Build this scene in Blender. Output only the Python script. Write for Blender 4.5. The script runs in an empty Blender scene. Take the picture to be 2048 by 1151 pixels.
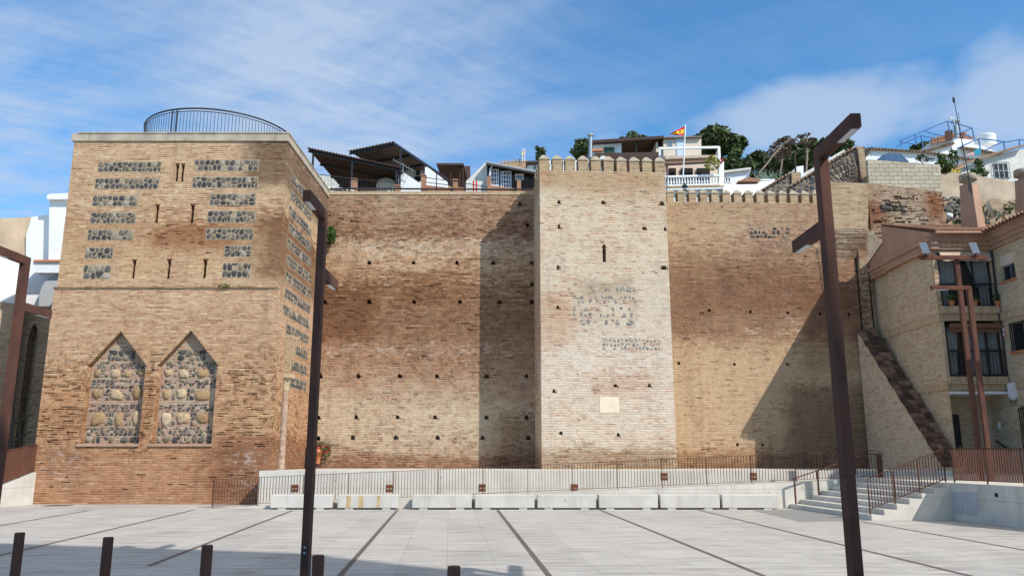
import bpy, math, random
from mathutils import Vector, Matrix
R = math.radians
rnd = random.Random(7)
scene = bpy.context.scene
COL = scene.collection

# ---------------------------------------------------------------- camera
F, W0, H0 = 1572.0, 1024.0, 575.5
PITCH = math.atan(323.0 / F)
CP, SP = math.cos(PITCH), math.sin(PITCH)
CH = 1.9
cam_d = bpy.data.cameras.new("camera")
cam_d.sensor_width = 36.0
cam_d.lens = F / 2048.0 * 36.0
cam_d.clip_end = 2000.0
cam = bpy.data.objects.new("camera", cam_d)
COL.objects.link(cam)
cam.location = (0, 0, CH)
cam.rotation_euler = (math.pi / 2 + PITCH, 0, 0)
scene.camera = cam

# ---------------------------------------------------------------- light
TOSUN = Vector((0.551, -0.503, 0.664)).normalized()
ELEV = math.asin(TOSUN.z)
AZ = math.atan2(TOSUN.x, TOSUN.y)
sun_d = bpy.data.lights.new("sun", 'SUN')
sun_d.energy = 4.2
sun_d.angle = R(0.5)
sun_d.color = (1.0, 0.94, 0.85)
sun = bpy.data.objects.new("sun", sun_d)
COL.objects.link(sun)
sun.location = (30, -30, 60)
sun.rotation_euler = (-TOSUN).to_track_quat('-Z', 'Y').to_euler()

scene.view_settings.view_transform = 'Standard'
scene.view_settings.look = 'None'
scene.view_settings.gamma = 1.0
scene.view_settings.exposure = 0.25

# ---------------------------------------------------------------- node helper
class Sh:
    """small wrapper: sockets or constants as inputs"""
    def __init__(s, tree):
        s.t = tree; s.t.nodes.clear()
    def n(s, typ, ins=None, **props):
        nd = s.t.nodes.new(typ)
        for k, v in props.items(): setattr(nd, k, v)
        for k, v in (ins or {}).items(): s.put(nd.inputs[k], v)
        return nd
    def put(s, sock, v):
        if isinstance(v, bpy.types.NodeSocket): s.t.links.new(v, sock)
        else: sock.default_value = v
    def m(s, op, a, b=0.0, c=None, clamp=False):
        nd = s.n('ShaderNodeMath', {0: a, 1: b}, operation=op, use_clamp=clamp)
        if c is not None: s.put(nd.inputs[2], c)
        return nd.outputs[0]
    def vm(s, op, a, b=(0, 0, 0)):
        nd = s.n('ShaderNodeVectorMath', {0: a, 1: b}, operation=op)
        return nd.outputs['Value'] if op in ('LENGTH', 'DOT_PRODUCT', 'DISTANCE') else nd.outputs[0]
    def mix(s, a, b, f, mode='MIX'):
        nd = s.n('ShaderNodeMix', data_type='RGBA', blend_type=mode, clamp_factor=True)
        s.put(nd.inputs[0], f); s.put(nd.inputs[6], c4(a)); s.put(nd.inputs[7], c4(b))
        return nd.outputs[2]
    def ramp(s, f, stops, interp='LINEAR'):
        nd = s.n('ShaderNodeValToRGB', {0: f}); cr = nd.color_ramp; cr.interpolation = interp
        while len(cr.elements) < len(stops): cr.elements.new(0.5)
        for e, (p, c) in zip(cr.elements, stops): e.position = p; e.color = c4(c)
        return nd.outputs[0]
    def noise(s, vec, scale=1.0, detail=4.0, rough=0.55, dist=0.0):
        nd = s.n('ShaderNodeTexNoise', {'Vector': vec, 'Scale': scale, 'Detail': detail, 'Roughness': rough, 'Distortion': dist})
        return nd.outputs['Fac']
    def mr(s, v, a, b, c=0.0, d=1.0, smooth=False):
        nd = s.n('ShaderNodeMapRange', {0: v, 1: a, 2: b, 3: c, 4: d})
        if smooth: nd.interpolation_type = 'SMOOTHSTEP'
        return nd.outputs[0]
    def scale(s, v, k): return s.vm('MULTIPLY', v, k)

def c4(c):
    if isinstance(c, bpy.types.NodeSocket): return c
    if isinstance(c, (int, float)): return (c, c, c, 1)
    return tuple(c) if len(c) == 4 else tuple(c) + (1,)

def new_mat(name):
    m = bpy.data.materials.new(name); m.use_nodes = True
    return m, Sh(m.node_tree)
def finish(s, col, rough=0.85, height=None, bump=0.5, dist=0.02, spec=0.3, metal=0.0):
    b = s.n('ShaderNodeBsdfPrincipled')
    s.put(b.inputs['Base Color'], c4(col)); s.put(b.inputs['Roughness'], rough)
    s.put(b.inputs['Specular IOR Level'], spec); s.put(b.inputs['Metallic'], metal)
    if height is not None:
        bp = s.n('ShaderNodeBump', {'Height': height, 'Strength': bump, 'Distance': dist})
        s.t.links.new(bp.outputs[0], b.inputs['Normal'])
    o = s.n('ShaderNodeOutputMaterial'); s.t.links.new(b.outputs[0], o.inputs[0])
def POS(s): return s.n('ShaderNodeNewGeometry').outputs['Position']
def UV(s): return s.n('ShaderNodeUVMap', uv_map='UVMap').outputs[0]

# ---------------------------------------------------------------- sky
def px_dir(px, py):
    u = (px - W0) / F; v = (H0 - py) / F
    return Vector((u, CP - v * SP, SP + v * CP))
world = bpy.data.worlds.new("World"); scene.world = world
world.use_nodes = True
def build_sky():
    s = Sh(world.node_tree)
    sky = s.n('ShaderNodeTexSky', sky_type='NISHITA', sun_disc=False, sun_elevation=ELEV, sun_rotation=AZ,
              altitude=50.0, air_density=1.0, dust_density=0.6, ozone_density=2.2)
    d = s.n('ShaderNodeTexCoord').outputs['Generated']
    d = s.vm('NORMALIZE', d)
    # flat cloud-layer coordinates: direction divided by its height
    sep = s.n('ShaderNodeSeparateXYZ', {0: d})
    h = s.m('MAXIMUM', sep.outputs[2], 0.06)
    pl = s.n('ShaderNodeCombineXYZ', {0: s.m('DIVIDE', sep.outputs[0], h), 1: s.m('DIVIDE', sep.outputs[1], h), 2: 0.0}).outputs[0]
    warp = s.n('ShaderNodeTexNoise', {'Vector': pl, 'Scale': 0.9, 'Detail': 3.0}).outputs['Color']
    plw = s.vm('ADD', pl, s.vm('MULTIPLY', s.vm('SUBTRACT', warp, (0.5, 0.5, 0.5)), (0.35, 0.35, 0)))
    rot = s.n('ShaderNodeVectorRotate', {'Vector': plw, 'Angle': R(28)}, rotation_type='Z_AXIS').outputs[0]
    wisps = s.noise(s.scale(rot, (0.6, 1.25, 1)), 1.5, 9.0, 0.60)
    puffs = s.noise(s.scale(d, (1, 1, 1.9)), 6.5, 9.0, 0.58)
    def blob(px, py, sx, sz, lo=0.0):
        c = px_dir(px, py).normalized()
        q = s.vm('MULTIPLY', s.vm('SUBTRACT', d, c), (1 / sx, 1 / sx, 1 / sz))
        return s.mr(s.vm('LENGTH', q), 0.0, 1.0, 1.0, 0.0, True)
    veil = s.m('MAXIMUM', blob(640, 170, 0.50, 0.32), s.m('MULTIPLY', blob(60, 250, 0.26, 0.3), 0.95))
    veil = s.m('MAXIMUM', veil, s.m('MULTIPLY', blob(1080, 215, 0.22, 0.05), 0.5))
    fib = s.noise(s.scale(s.n('ShaderNodeVectorRotate', {'Vector': plw, 'Angle': R(-38)}, rotation_type='Z_AXIS').outputs[0], (0.5, 2.6, 1)), 3.2, 8.0, 0.66)
    wisps = s.m('ADD', s.m('MULTIPLY', wisps, 0.72), s.m('MULTIPLY', fib, 0.28))
    veil = s.m('MULTIPLY', s.mr(wisps, 0.27, 0.72, 0.0, 1.0, True), s.m('ADD', s.m('MULTIPLY', veil, 1.35), 0.22))
    bank = s.m('MAXIMUM', blob(1680, 225, 0.32, 0.09), s.m('MULTIPLY', blob(2040, 190, 0.22, 0.12), 0.95))
    bank = s.m('MAXIMUM', bank, s.m('MULTIPLY', blob(1215, 275, 0.06, 0.035), 0.8))
    bank = s.mr(s.m('ADD', s.m('MULTIPLY', bank, 0.62), s.m('MULTIPLY', puffs, 0.85)), 0.60, 0.99, 0.0, 0.88, True)
    over = s.m('MULTIPLY', s.mr(sep.outputs[2], 0.56, 0.92, 0.0, 0.95, True), s.mr(wisps, 0.2, 0.6, 0.5, 1.0))  # unseen zenith cloud, added to lift the shade with neutral fill light
    cover = s.m('MINIMUM', s.m('MAXIMUM', s.m('MULTIPLY', veil, 0.80), s.m('MULTIPLY', bank, 0.86)), 0.88)
    blue = s.mix(sky.outputs[0], (0.45, 1.04, 1.36, 1), 1.0, 'MULTIPLY')
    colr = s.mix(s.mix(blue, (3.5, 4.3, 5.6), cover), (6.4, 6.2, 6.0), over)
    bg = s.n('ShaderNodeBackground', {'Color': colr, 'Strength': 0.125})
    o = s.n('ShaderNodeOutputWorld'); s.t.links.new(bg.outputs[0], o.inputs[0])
build_sky()

# ---------------------------------------------------------------- pixel -> world
def P(px, py, Y):
    d = px_dir(px, py); t = Y / d.y
    return Vector((d.x * t, Y, CH + d.z * t))
def G(px, py, z=0.0):
    d = px_dir(px, py); t = (z - CH) / d.z
    return Vector((d.x * t, d.y * t, z))
def VPn(px, py, A, B):
    """hit of the pixel ray with the vertical plane through plan points A, B"""
    d = px_dir(px, py); n = Vector((B[1] - A[1], -(B[0] - A[0])))
    t = (n.x * A[0] + n.y * A[1]) / (n.x * d.x + n.y * d.y)
    return Vector((d.x * t, d.y * t, CH + d.z * t))

# ---------------------------------------------------------------- mesh helper
WL = {}
class MB:
    def __init__(s): s.v = []; s.f = []; s.mi = []; s.sm = []
    def face(s, pts, mi=0, smooth=False):
        i = len(s.v); s.v += [Vector(p) for p in pts]; s.f.append(list(range(i, i + len(pts)))); s.mi.append(mi); s.sm.append(smooth)
    def mesh(s, vs, fs, mi=0, smooth=False):
        i = len(s.v); s.v += [Vector(p) for p in vs]
        for f in fs: s.f.append([i + k for k in f]); s.mi.append(mi); s.sm.append(smooth)
    def hexa(s, b, t, mi=0):
        s.mesh(list(b) + list(t), [(3, 2, 1, 0), (4, 5, 6, 7), (0, 1, 5, 4), (1, 2, 6, 5), (2, 3, 7, 6), (3, 0, 4, 7)], mi)
    def box(s, x0, x1, y0, y1, z0, z1, mi=0):
        s.hexa([(x0, y0, z0), (x1, y0, z0), (x1, y1, z0), (x0, y1, z0)], [(x0, y0, z1), (x1, y0, z1), (x1, y1, z1), (x0, y1, z1)], mi)
    def bbox(s, x0, x1, y0, y1, z0, z1, c=0.01, mi=0):
        """box with chamfered edges (8 corners cut back)"""
        ring = lambda x0, x1, y0, y1, z: [(x0 + c, y0, z), (x1 - c, y0, z), (x1, y0 + c, z), (x1, y1 - c, z), (x1 - c, y1, z), (x0 + c, y1, z), (x0, y1 - c, z), (x0, y0 + c, z)]
        rs = [ring(x0 + c, x1 - c, y0 + c, y1 - c, z0), ring(x0, x1, y0, y1, z0 + c), ring(x0, x1, y0, y1, z1 - c), ring(x0 + c, x1 - c, y0 + c, y1 - c, z1)]
        vs = [p for r in rs for p in r]; fs = [tuple(range(7, -1, -1)), tuple(range(24, 32))]
        for k in range(3):
            for j in range(8): fs.append((k * 8 + j, k * 8 + (j + 1) % 8, k * 8 + 8 + (j + 1) % 8, k * 8 + 8 + j))
        s.mesh(vs, fs, mi)
    def prism(s, pts, ext, mi=0):
        """closed polygon pts extruded by vector ext"""
        n = len(pts); pts = [Vector(p) for p in pts]; e = Vector(ext); q = [p + e for p in pts]
        nor = Vector((0, 0, 0))
        for k in range(n): nor += pts[k].cross(pts[(k + 1) % n])
        if nor.dot(e) > 0: pts.reverse(); q.reverse()
        s.mesh(pts + q, [tuple(range(n)), tuple(range(2 * n - 1, n - 1, -1))] + [(k, n + k, n + (k + 1) % n, (k + 1) % n) for k in range(n)], mi)
    def bar(s, p, q, w, h=None, up=(0, 0, 1), mi=0):
        p = Vector(p); q = Vector(q); d = (q - p).normalized(); h = h or w
        up = Vector(up)
        if abs(d.dot(up)) > 0.98: up = Vector((0, 1, 0))
        a = d.cross(up).normalized() * (w / 2); b = a.cross(d).normalized() * (h / 2)
        s.hexa([p - a - b, p + a - b, p + a + b, p - a + b], [q - a - b, q + a - b, q + a + b, q - a + b], mi)
    def tube(s, pts, r, n=6, mi=0, cap=True):
        pts = [Vector(p) for p in pts]; rings = []; ref = None
        for i, p in enumerate(pts):
            d = (pts[min(i + 1, len(pts) - 1)] - pts[max(i - 1, 0)]).normalized()
            if ref is None: ref = Vector((0, 0, 1)) if abs(d.z) < 0.9 else Vector((1, 0, 0))
            a = d.cross(ref).normalized(); b = d.cross(a).normalized()
            rr = r[i] if isinstance(r, (list, tuple)) else r
            rings.append([p + (a * math.cos(2 * math.pi * k / n) + b * math.sin(2 * math.pi * k / n)) * rr for k in range(n)])
        vs = [v for g in rings for v in g]; fs = []
        for i in range(len(pts) - 1):
            for k in range(n): fs.append((i * n + k, i * n + (k + 1) % n, (i + 1) * n + (k + 1) % n, (i + 1) * n + k))
        s.mesh(vs, fs, mi, True)
        if cap:
            s.mesh(rings[0], [tuple(range(n - 1, -1, -1))], mi); s.mesh(rings[-1], [tuple(range(n))], mi)
    def lathe(s, prof, c, n=16, mi=0):
        c = Vector(c); vs = []; fs = []
        for r, z in prof:
            for k in range(n): vs.append(c + Vector((r * math.cos(2 * math.pi * k / n), r * math.sin(2 * math.pi * k / n), z)))
        for i in range(len(prof) - 1):
            for k in range(n): fs.append((i * n + k, i * n + (k + 1) % n, (i + 1) * n + (k + 1) % n, (i + 1) * n + k))
        s.mesh(vs, fs, mi, True)
        s.mesh(vs[-n:], [tuple(range(n))], mi); s.mesh(vs[:n], [tuple(range(n - 1, -1, -1))], mi)
    def relief(s, A, B, z0, z1, rects=(), back=None, mi=0, miback=None, batter=0.0):
        """upright wall from plan point A (left) to B (right) with rectangular recesses (u0,u1,za,zb,depth[,mi])"""
        A = Vector((A[0], A[1], 0)); B = Vector((B[0], B[1], 0)); L = (B - A).length; U = (B - A) / L; N = Vector((U.y, -U.x, 0))
        us = sorted(set([0.0, L] + [x for r in rects for x in (r[0], r[1]) if 0 < x < L])); zs = sorted(set([z0, z1] + [x for r in rects for x in (r[2], r[3]) if z0 < x < z1]))
        def uniq(a):
            o = [a[0]]
            for x in a[1:]:
                if x - o[-1] > 1e-4: o.append(x)
            return o
        us = uniq(us); zs = uniq(zs); nu, nz = len(us) - 1, len(zs) - 1
        D = [[0.0] * nz for _ in range(nu)]; M = [[mi] * nz for _ in range(nu)]
        for r in rects:
            for i in range(nu):
                uc = (us[i] + us[i + 1]) / 2
                if r[0] < uc < r[1]:
                    for j in range(nz):
                        if r[2] < (zs[j] + zs[j + 1]) / 2 < r[3]: D[i][j] = r[4]; M[i][j] = r[5] if len(r) > 5 else mi
        pt = lambda u, z, d: A + U * u + Vector((0, 0, z)) - N * (d + batter * (z - z0))
        for i in range(nu):
            for j in range(nz):
                u0, u1, a, b, d = us[i], us[i + 1], zs[j], zs[j + 1], D[i][j]
                s.face([pt(u0, a, d), pt(u1, a, d), pt(u1, b, d), pt(u0, b, d)], M[i][j])
                if i + 1 < nu and abs(D[i + 1][j] - d) > 1e-6:
                    e = D[i + 1][j]; s.face([pt(u1, a, d), pt(u1, a, e), pt(u1, b, e), pt(u1, b, d)], mi)
                if j + 1 < nz and abs(D[i][j + 1] - d) > 1e-6:
                    e = D[i][j + 1]; s.face([pt(u0, b, d), pt(u1, b, d), pt(u1, b, e), pt(u0, b, e)], mi)
        if back:
            s.face([pt(0, z1, 0), pt(L, z1, 0), pt(L, z1, back), pt(0, z1, back)], mi)
            s.face([pt(0, z0, 0), pt(0, z1, 0), pt(0, z1, back), pt(0, z0, back)], mi)
            s.face([pt(L, z0, 0), pt(L, z0, back), pt(L, z1, back), pt(L, z1, 0)], mi)
            s.face([pt(0, z0, back), pt(0, z1, back), pt(L, z1, back), pt(L, z0, back)], mi)
    def corrug(s, a, b, c, d, pitch, amp, thick=0.0, mi=0, seg=6):
        """corrugated sheet; waves run along a->b, ridges along a->d"""
        a, b, c, d = map(Vector, (a, b, c, d)); L = (b - a).length; n = max(2, int(L / pitch * seg)); nor = (b - a).cross(d - a).normalized()
        if nor.z < 0: nor = -nor
        vs = []; fs = []
        for k in range(n + 1):
            t = k / n; o = nor * (amp * math.cos(2 * math.pi * t * L / pitch))
            p, q = a.lerp(b, t) + o, d.lerp(c, t) + o
            vs += [p, q, p - nor * thick, q - nor * thick]
        for k in range(n):
            i = 4 * k; j = i + 4
            fs.append((i, j, j + 1, i + 1))
            if thick: fs += [(i + 2, i + 3, j + 3, j + 2), (i, i + 2, j + 2, j), (i + 1, j + 1, j + 3, i + 3)]
        s.mesh(vs, fs, mi, False)
    def leaves(s, c, rad, n, size, rg, mi=0, flat=0.0):
        c = Vector(c)
        for _ in range(n):
            while True:
                p = Vector((rg.uniform(-1, 1), rg.uniform(-1, 1), rg.uniform(-1, 1)))
                if 0.03 < p.length < 1: break
            p = p.normalized() * (p.length ** 0.45)
            q = c + Vector((p.x * rad[0], p.y * rad[1], p.z * rad[2]))
            a = Vector((rg.gauss(0, 1), rg.gauss(0, 1), rg.gauss(0, 1) * (1 - flat))).normalized()
            b = a.cross(Vector((rg.gauss(0, 1), rg.gauss(0, 1), rg.gauss(0, 1)))).normalized()
            k = size * rg.uniform(0.6, 1.35); a *= k; b *= k * 0.55
            s.face([q - a, q - b * 0.9, q + a, q + b], mi)
    def blob(s, f, u, z, w, h, d0, bulge, rg, mi=0):
        n = 9; ph = rg.uniform(0, 6.28); jit = [rg.uniform(0.66, 1.14) for _ in range(n)]; ex = rg.uniform(0.6, 0.85); vs = []
        for sc, d in ((1.0, d0 - 0.004), (0.92, d0 + bulge * 0.6), (0.6, d0 + bulge)):
            for k in range(n):
                a = 2 * math.pi * k / n + ph; c, q = math.cos(a), math.sin(a)
                vs.append(f(u + w / 2 * math.copysign(abs(c) ** ex, c) * jit[k] * sc, z + h / 2 * math.copysign(abs(q) ** ex, q) * jit[k] * sc, d))
        vs.append(f(u, z, d0 + bulge * rg.uniform(0.9, 1.15)))
        fs = [(r * n + k, r * n + (k + 1) % n, (r + 1) * n + (k + 1) % n, (r + 1) * n + k) for r in (0, 1) for k in range(n)] + [(2 * n + k, 2 * n + (k + 1) % n, 3 * n) for k in range(n)]
        s.mesh(vs, fs, mi, True)
    def stones(s, f, u0, u1, z0, z1, rows, wr, gap, d0, bulge, rg, prob=1.0, mi=0):
        """packed irregular stones: cells around scattered points, shrunk and rounded"""
        W, H = u1 - u0, z1 - z0; w = (wr[0] + wr[1]) / 2; nc = max(1, int(round(W / w))); pts = []
        for r in range(rows):
            k = 0; off = rg.uniform(-0.3, 0.3)
            for c in range(nc + 1):
                x, y = (c + 0.5 + off + rg.uniform(-0.36, 0.36)) * W / nc, (r + 0.5 + rg.uniform(-0.3, 0.3)) * H / rows
                if 0.02 < x < W - 0.02: pts.append((x, y))
                if rg.random() < 0.12: pts.append((min(W - .02, max(.02, x + rg.uniform(-.5, .5) * w)), rg.uniform(.1, .9) * H))
        for i, (px, py) in enumerate(pts):
            if rg.random() > prob: continue
            poly = [(0, 0), (W, 0), (W, H), (0, H)]
            for j, (qx, qy) in enumerate(pts):
                if i == j or abs(qx - px) > 3 * w: continue
                mx, my, nx, ny = (px + qx) / 2, (py + qy) / 2, qx - px, qy - py; out = []
                for k in range(len(poly)):
                    a, b = poly[k], poly[(k + 1) % len(poly)]; da = (a[0] - mx) * nx + (a[1] - my) * ny; db = (b[0] - mx) * nx + (b[1] - my) * ny
                    if da <= 0: out.append(a)
                    if (da < 0 < db) or (db < 0 < da): t = da / (da - db); out.append((a[0] + (b[0] - a[0]) * t, a[1] + (b[1] - a[1]) * t))
                poly = out
                if len(poly) < 3: break
            if len(poly) < 3: continue
            cx = sum(v[0] for v in poly) / len(poly); cy = sum(v[1] for v in poly) / len(poly)
            hw = (max(v[0] for v in poly) - min(v[0] for v in poly)) / 2; hh = (max(v[1] for v in poly) - min(v[1] for v in poly)) / 2
            if hw < gap or hh < gap: continue
            sx, sy = 1 - gap * rg.uniform(0.8, 1.5) / 2 / hw, 1 - gap * rg.uniform(0.8, 1.5) / 2 / hh
            poly = [(cx + (x - cx) * sx, cy + (y - cy) * sy) for x, y in poly]
            o = []
            for k in range(len(poly)):
                a, b = poly[k], poly[(k + 1) % len(poly)]; o += [(a[0] * .72 + b[0] * .28, a[1] * .72 + b[1] * .28), (a[0] * .28 + b[0] * .72, a[1] * .28 + b[1] * .72)]
            n = len(o); vs = []
            for sc, d in ((1.0, d0 - 0.004), (0.93, d0 + bulge * 0.65), (0.6, d0 + bulge)):
                for x, y in o: vs.append(f(u0 + cx + (x - cx) * sc, z0 + cy + (y - cy) * sc, d))
            vs.append(f(u0 + cx, z0 + cy, d0 + bulge * rg.uniform(0.9, 1.15)))
            s.mesh(vs, [(r * n + k, r * n + (k + 1) % n, (r + 1) * n + (k + 1) % n, (r + 1) * n + k) for r in (0, 1) for k in range(n)] + [(2 * n + k, 2 * n + (k + 1) % n, 3 * n) for k in range(n)], mi, True)
    def build(s, name, mats, parent=None, origin=None):
        me = bpy.data.meshes.new(name)
        if origin is None:
            lo = [min(v[k] for v in s.v) for k in range(3)]; hi = [max(v[k] for v in s.v) for k in range(3)]
            origin = ((lo[0] + hi[0]) / 2, (lo[1] + hi[1]) / 2, lo[2])
        O = Vector(origin)
        me.from_pydata([v - O for v in s.v], [], s.f)
        for m in (mats if isinstance(mats, (list, tuple)) else [mats]): me.materials.append(m)
        uvl = me.uv_layers.new(name='UVMap')
        for p in me.polygons:
            p.material_index = s.mi[p.index]; p.use_smooth = s.sm[p.index]
            n = p.normal
            if abs(n.z) < 0.75:
                h = math.hypot(n.x, n.y) or 1; tx, ty = -n.y / h, n.x / h
                for li in p.loop_indices:
                    w = me.vertices[me.loops[li].vertex_index].co + O
                    uvl.data[li].uv = (w.x * tx + w.y * ty, w.z)
            else:
                for li in p.loop_indices:
                    w = me.vertices[me.loops[li].vertex_index].co + O
                    uvl.data[li].uv = (w.x, w.y)
        o = bpy.data.objects.new(name, me); COL.objects.link(o)
        if parent is not None:
            o.parent = parent; o.location = O - WL[parent]
        else: o.location = O
        WL[o] = O
        return o
def tag(o, label=None, cat=None, group=None, kind=None):
    if label: o['label'] = label
    if cat: o['category'] = cat
    if group: o['group'] = group
    if kind: o['kind'] = kind
    return o
def thing(name, label, cat, loc, group=None):
    o = bpy.data.objects.new(name, None); COL.objects.link(o); o.empty_display_size = 0.2
    o.location = loc; WL[o] = Vector(loc)
    return tag(o, label, cat, group)
def dup(root, loc=None, label=None, group=None, rotz=None):
    def rec(o, par):
        c = o.copy(); COL.objects.link(c)
        if par is not None: c.parent = par
        for ch in [x for x in KIDS.get(o.name, ())]: rec(ch, c)
        return c
    r = rec(root, None)
    if loc is not None: r.location = loc
    if rotz is not None: r.rotation_euler = (0, 0, rotz)
    if label: r['label'] = label
    if group: r['group'] = group
    return r
KIDS = {}
def index_kids():
    KIDS.clear()
    for o in COL.objects:
        if o.parent: KIDS.setdefault(o.parent.name, []).append(o)
def pprism(mb, pix, Y, depth, mi=0):
    mb.prism([P(x, y, Y) for x, y in pix], (0, depth, 0), mi)
def zy(py, Y): return P(W0, py, Y).z
# ---------------------------------------------------------------- materials
def brick_mat(name, stops, mortar, course=0.1, length=0.30, joint=0.018, wash=0.0, washcol=(0.6, 0.5, 0.38), washth=0.5,
              bands=None, gaps=0.0, gapz=None, stain=0.25, zones=(), dark=(), white=(), bump=0.7, spread=0.55, seed=0.0, patch=0.35, dash=0.55, washb=None, rowk=0.85, vjoint=0.4, sat=0.98):
    m, s = new_mat(name); uv = UV(s); pos = s.vm('ADD', POS(s), (seed, seed * 1.7, 0))
    sep = s.n('ShaderNodeSeparateXYZ', {0: POS(s)}); X, Z = sep.outputs[0], sep.outputs[2]
    wob = s.noise(pos, 0.6, 3.0); fine = s.noise(pos, 9.0, 3.0)
    dv = s.m('ADD', s.m('MULTIPLY', s.m('SUBTRACT', wob, 0.5), 0.10), s.m('MULTIPLY', s.m('SUBTRACT', fine, 0.5), 0.022))
    su = s.n('ShaderNodeSeparateXYZ', {0: uv}); vv = s.m('ADD', su.outputs[1], dv)
    rowi = s.m('FLOOR', s.m('DIVIDE', vv, course))
    wn_ = s.n('ShaderNodeTexWhiteNoise', {1: rowi}, noise_dimensions='1D').outputs['Value']
    lv = s.n('ShaderNodeTexNoise', {'Vector': s.n('ShaderNodeCombineXYZ', {0: s.m('MULTIPLY', su.outputs[0], 1.3), 1: s.m('MULTIPLY', rowi, 3.7), 2: 0.0}).outputs[0], 'Scale': 1.0, 'Detail': 1.0}).outputs['Fac']
    uu = s.m('ADD', s.m('ADD', su.outputs[0], s.m('MULTIPLY', wn_, length)), s.m('MULTIPLY', lv, 0.45))
    uvw = s.n('ShaderNodeCombineXYZ', {0: s.m('ADD', uu, s.m('MULTIPLY', s.m('SUBTRACT', fine, 0.5), 0.10)), 1: vv, 2: 0.0}).outputs[0]
    bk = s.n('ShaderNodeTexBrick', {'Vector': uvw, 'Color1': c4(0), 'Color2': c4(1), 'Mortar': c4(0.5), 'Scale': 1.0, 'Mortar Size': joint,
             'Mortar Smooth': 0.25, 'Bias': 0.0, 'Brick Width': length, 'Row Height': course}, offset=0.0, squash=1.0)
    tint = s.n('ShaderNodeSeparateColor', {0: bk.outputs['Color']}).outputs[0]
    rf = s.m('FRACT', s.m('DIVIDE', vv, course)); hj = s.m('MULTIPLY', s.m('MINIMUM', rf, s.m('SUBTRACT', 1.0, rf)), course)
    hj = s.mr(s.m('ADD', hj, s.m('MULTIPLY', s.m('SUBTRACT', s.noise(pos, 14.0, 3.0, 0.7), 0.5), 0.014)), joint * 0.75, joint * 1.2, 1.0, 0.0, True)
    fac = s.m('MAXIMUM', hj, s.m('MULTIPLY', bk.outputs['Fac'], vjoint))
    big = s.noise(pos, 0.22, 5.0, 0.6); mid = s.noise(s.scale(pos, (0.55, 0.55, 2.6)), 0.9, 6.0, 0.65)
    def rown(k, off, det=3.0): return s.noise(s.n('ShaderNodeCombineXYZ', {0: s.m('MULTIPLY', su.outputs[0], k), 1: s.m('MULTIPLY', rowi, 0.83), 2: off + seed}).outputs[0], 1.0, det, 0.65)
    row = rown(0.9, 3.0); small = s.noise(s.scale(pos, (0.8, 0.8, 1.3)), 6.5, 5.0, 0.72)
    val = s.m('MULTIPLY', tint, spread)
    val = s.m('ADD', val, s.m('MULTIPLY', s.m('SUBTRACT', mid, 0.5), 1.1)); val = s.m('ADD', val, s.m('MULTIPLY', s.m('SUBTRACT', row, 0.5), rowk))
    val = s.m('ADD', val, s.m('MULTIPLY', s.m('SUBTRACT', big, 0.5), patch * 2)); val = s.m('ADD', val, s.m('MULTIPLY', s.m('SUBTRACT', small, 0.5), 1.1))
    val = s.m('ADD', val, s.m('MULTIPLY', s.m('SUBTRACT', s.noise(s.scale(pos, (0.9, 0.9, 1.5)), 1.1, 6.0, 0.7), 0.5), 0.7))
    val = s.m('ADD', val, 0.5 - spread / 2, clamp=True)
    col = s.ramp(val, stops)
    mcol = s.mix(mortar, s.mix(mortar, (0.55, 0.5, 0.45, 1), 1.0, 'MULTIPLY'), s.mr(mid, 0.4, 0.7))
    col = s.mix(col, mcol, s.m('MULTIPLY', fac, s.mr(small, 0.3, 0.6, 0.65, 1.0)))
    if wash:
        wn = s.noise(s.scale(pos, (0.65, 0.65, 2.6)), 1.7, 9.0, 0.74); wn = s.m('ADD', wn, s.m('MULTIPLY', s.m('SUBTRACT', big, 0.5), 0.6))
        if washb:
            z0, z1 = washb[0][0], washb[-1][0]; zz = s.m('ADD', Z, s.m('MULTIPLY', s.m('SUBTRACT', big, 0.5), 2.6))
            wn = s.m('ADD', wn, s.m('MULTIPLY', s.m('SUBTRACT', s.ramp(s.mr(zz, z0, z1), [((z - z0) / (z1 - z0), v) for z, v in washb]), 0.5), 0.5))
        wm = s.m('MULTIPLY', s.mr(wn, washth - 0.09, washth + 0.09, 0.0, 1.0, True), wash)
        wm = s.m('MULTIPLY', wm, s.mr(s.m('ADD', s.m('MULTIPLY', tint, 0.5), small), 0.45, 0.75, 0.35, 1.0))
        col = s.mix(col, s.mix(washcol, s.mix(washcol, (0.72, 0.66, 0.6, 1), 1.0, 'MULTIPLY'), s.mr(small, 0.35, 0.7)), wm)
    if dash:
        dn = rown(1.7, 17.0); dp = s.noise(pos, 0.7, 4.0, 0.6)
        dm = s.m('MULTIPLY', s.mr(dn, 0.53, 0.66, 0, 1, True), s.mr(dp, 0.38, 0.62)); col = s.mix(col, s.mix(col, (0.48, 0.36, 0.30, 1), 1.0, 'MULTIPLY'), s.m('MULTIPLY', dm, dash))
        ln = s.mr(rown(1.2, 31.0), 0.55, 0.70, 0, 1, True); col = s.mix(col, s.mix(mortar, col, 0.35), s.m('MULTIPLY', ln, dash * 0.75))
    def zone(x0, x1, z0, z1, soft=0.5, ns=1.0):
        q = s.m('MULTIPLY', s.m('SUBTRACT', s.noise(pos, 1.3, 6.0, 0.7), 0.5), 1.6 * ns); q = s.m('ADD', q, s.m('ADD', s.m('MULTIPLY', s.m('SUBTRACT', tint, 0.5), 0.5), s.m('MULTIPLY', s.m('SUBTRACT', row, 0.5), 1.0)))
        xa = s.m('ADD', X, q); za = s.m('ADD', Z, s.m('MULTIPLY', q, 0.6))
        a = s.m('MULTIPLY', s.mr(xa, x0 - soft, x0 + soft, 0, 1, True), s.mr(xa, x1 - soft, x1 + soft, 1, 0, True))
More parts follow.
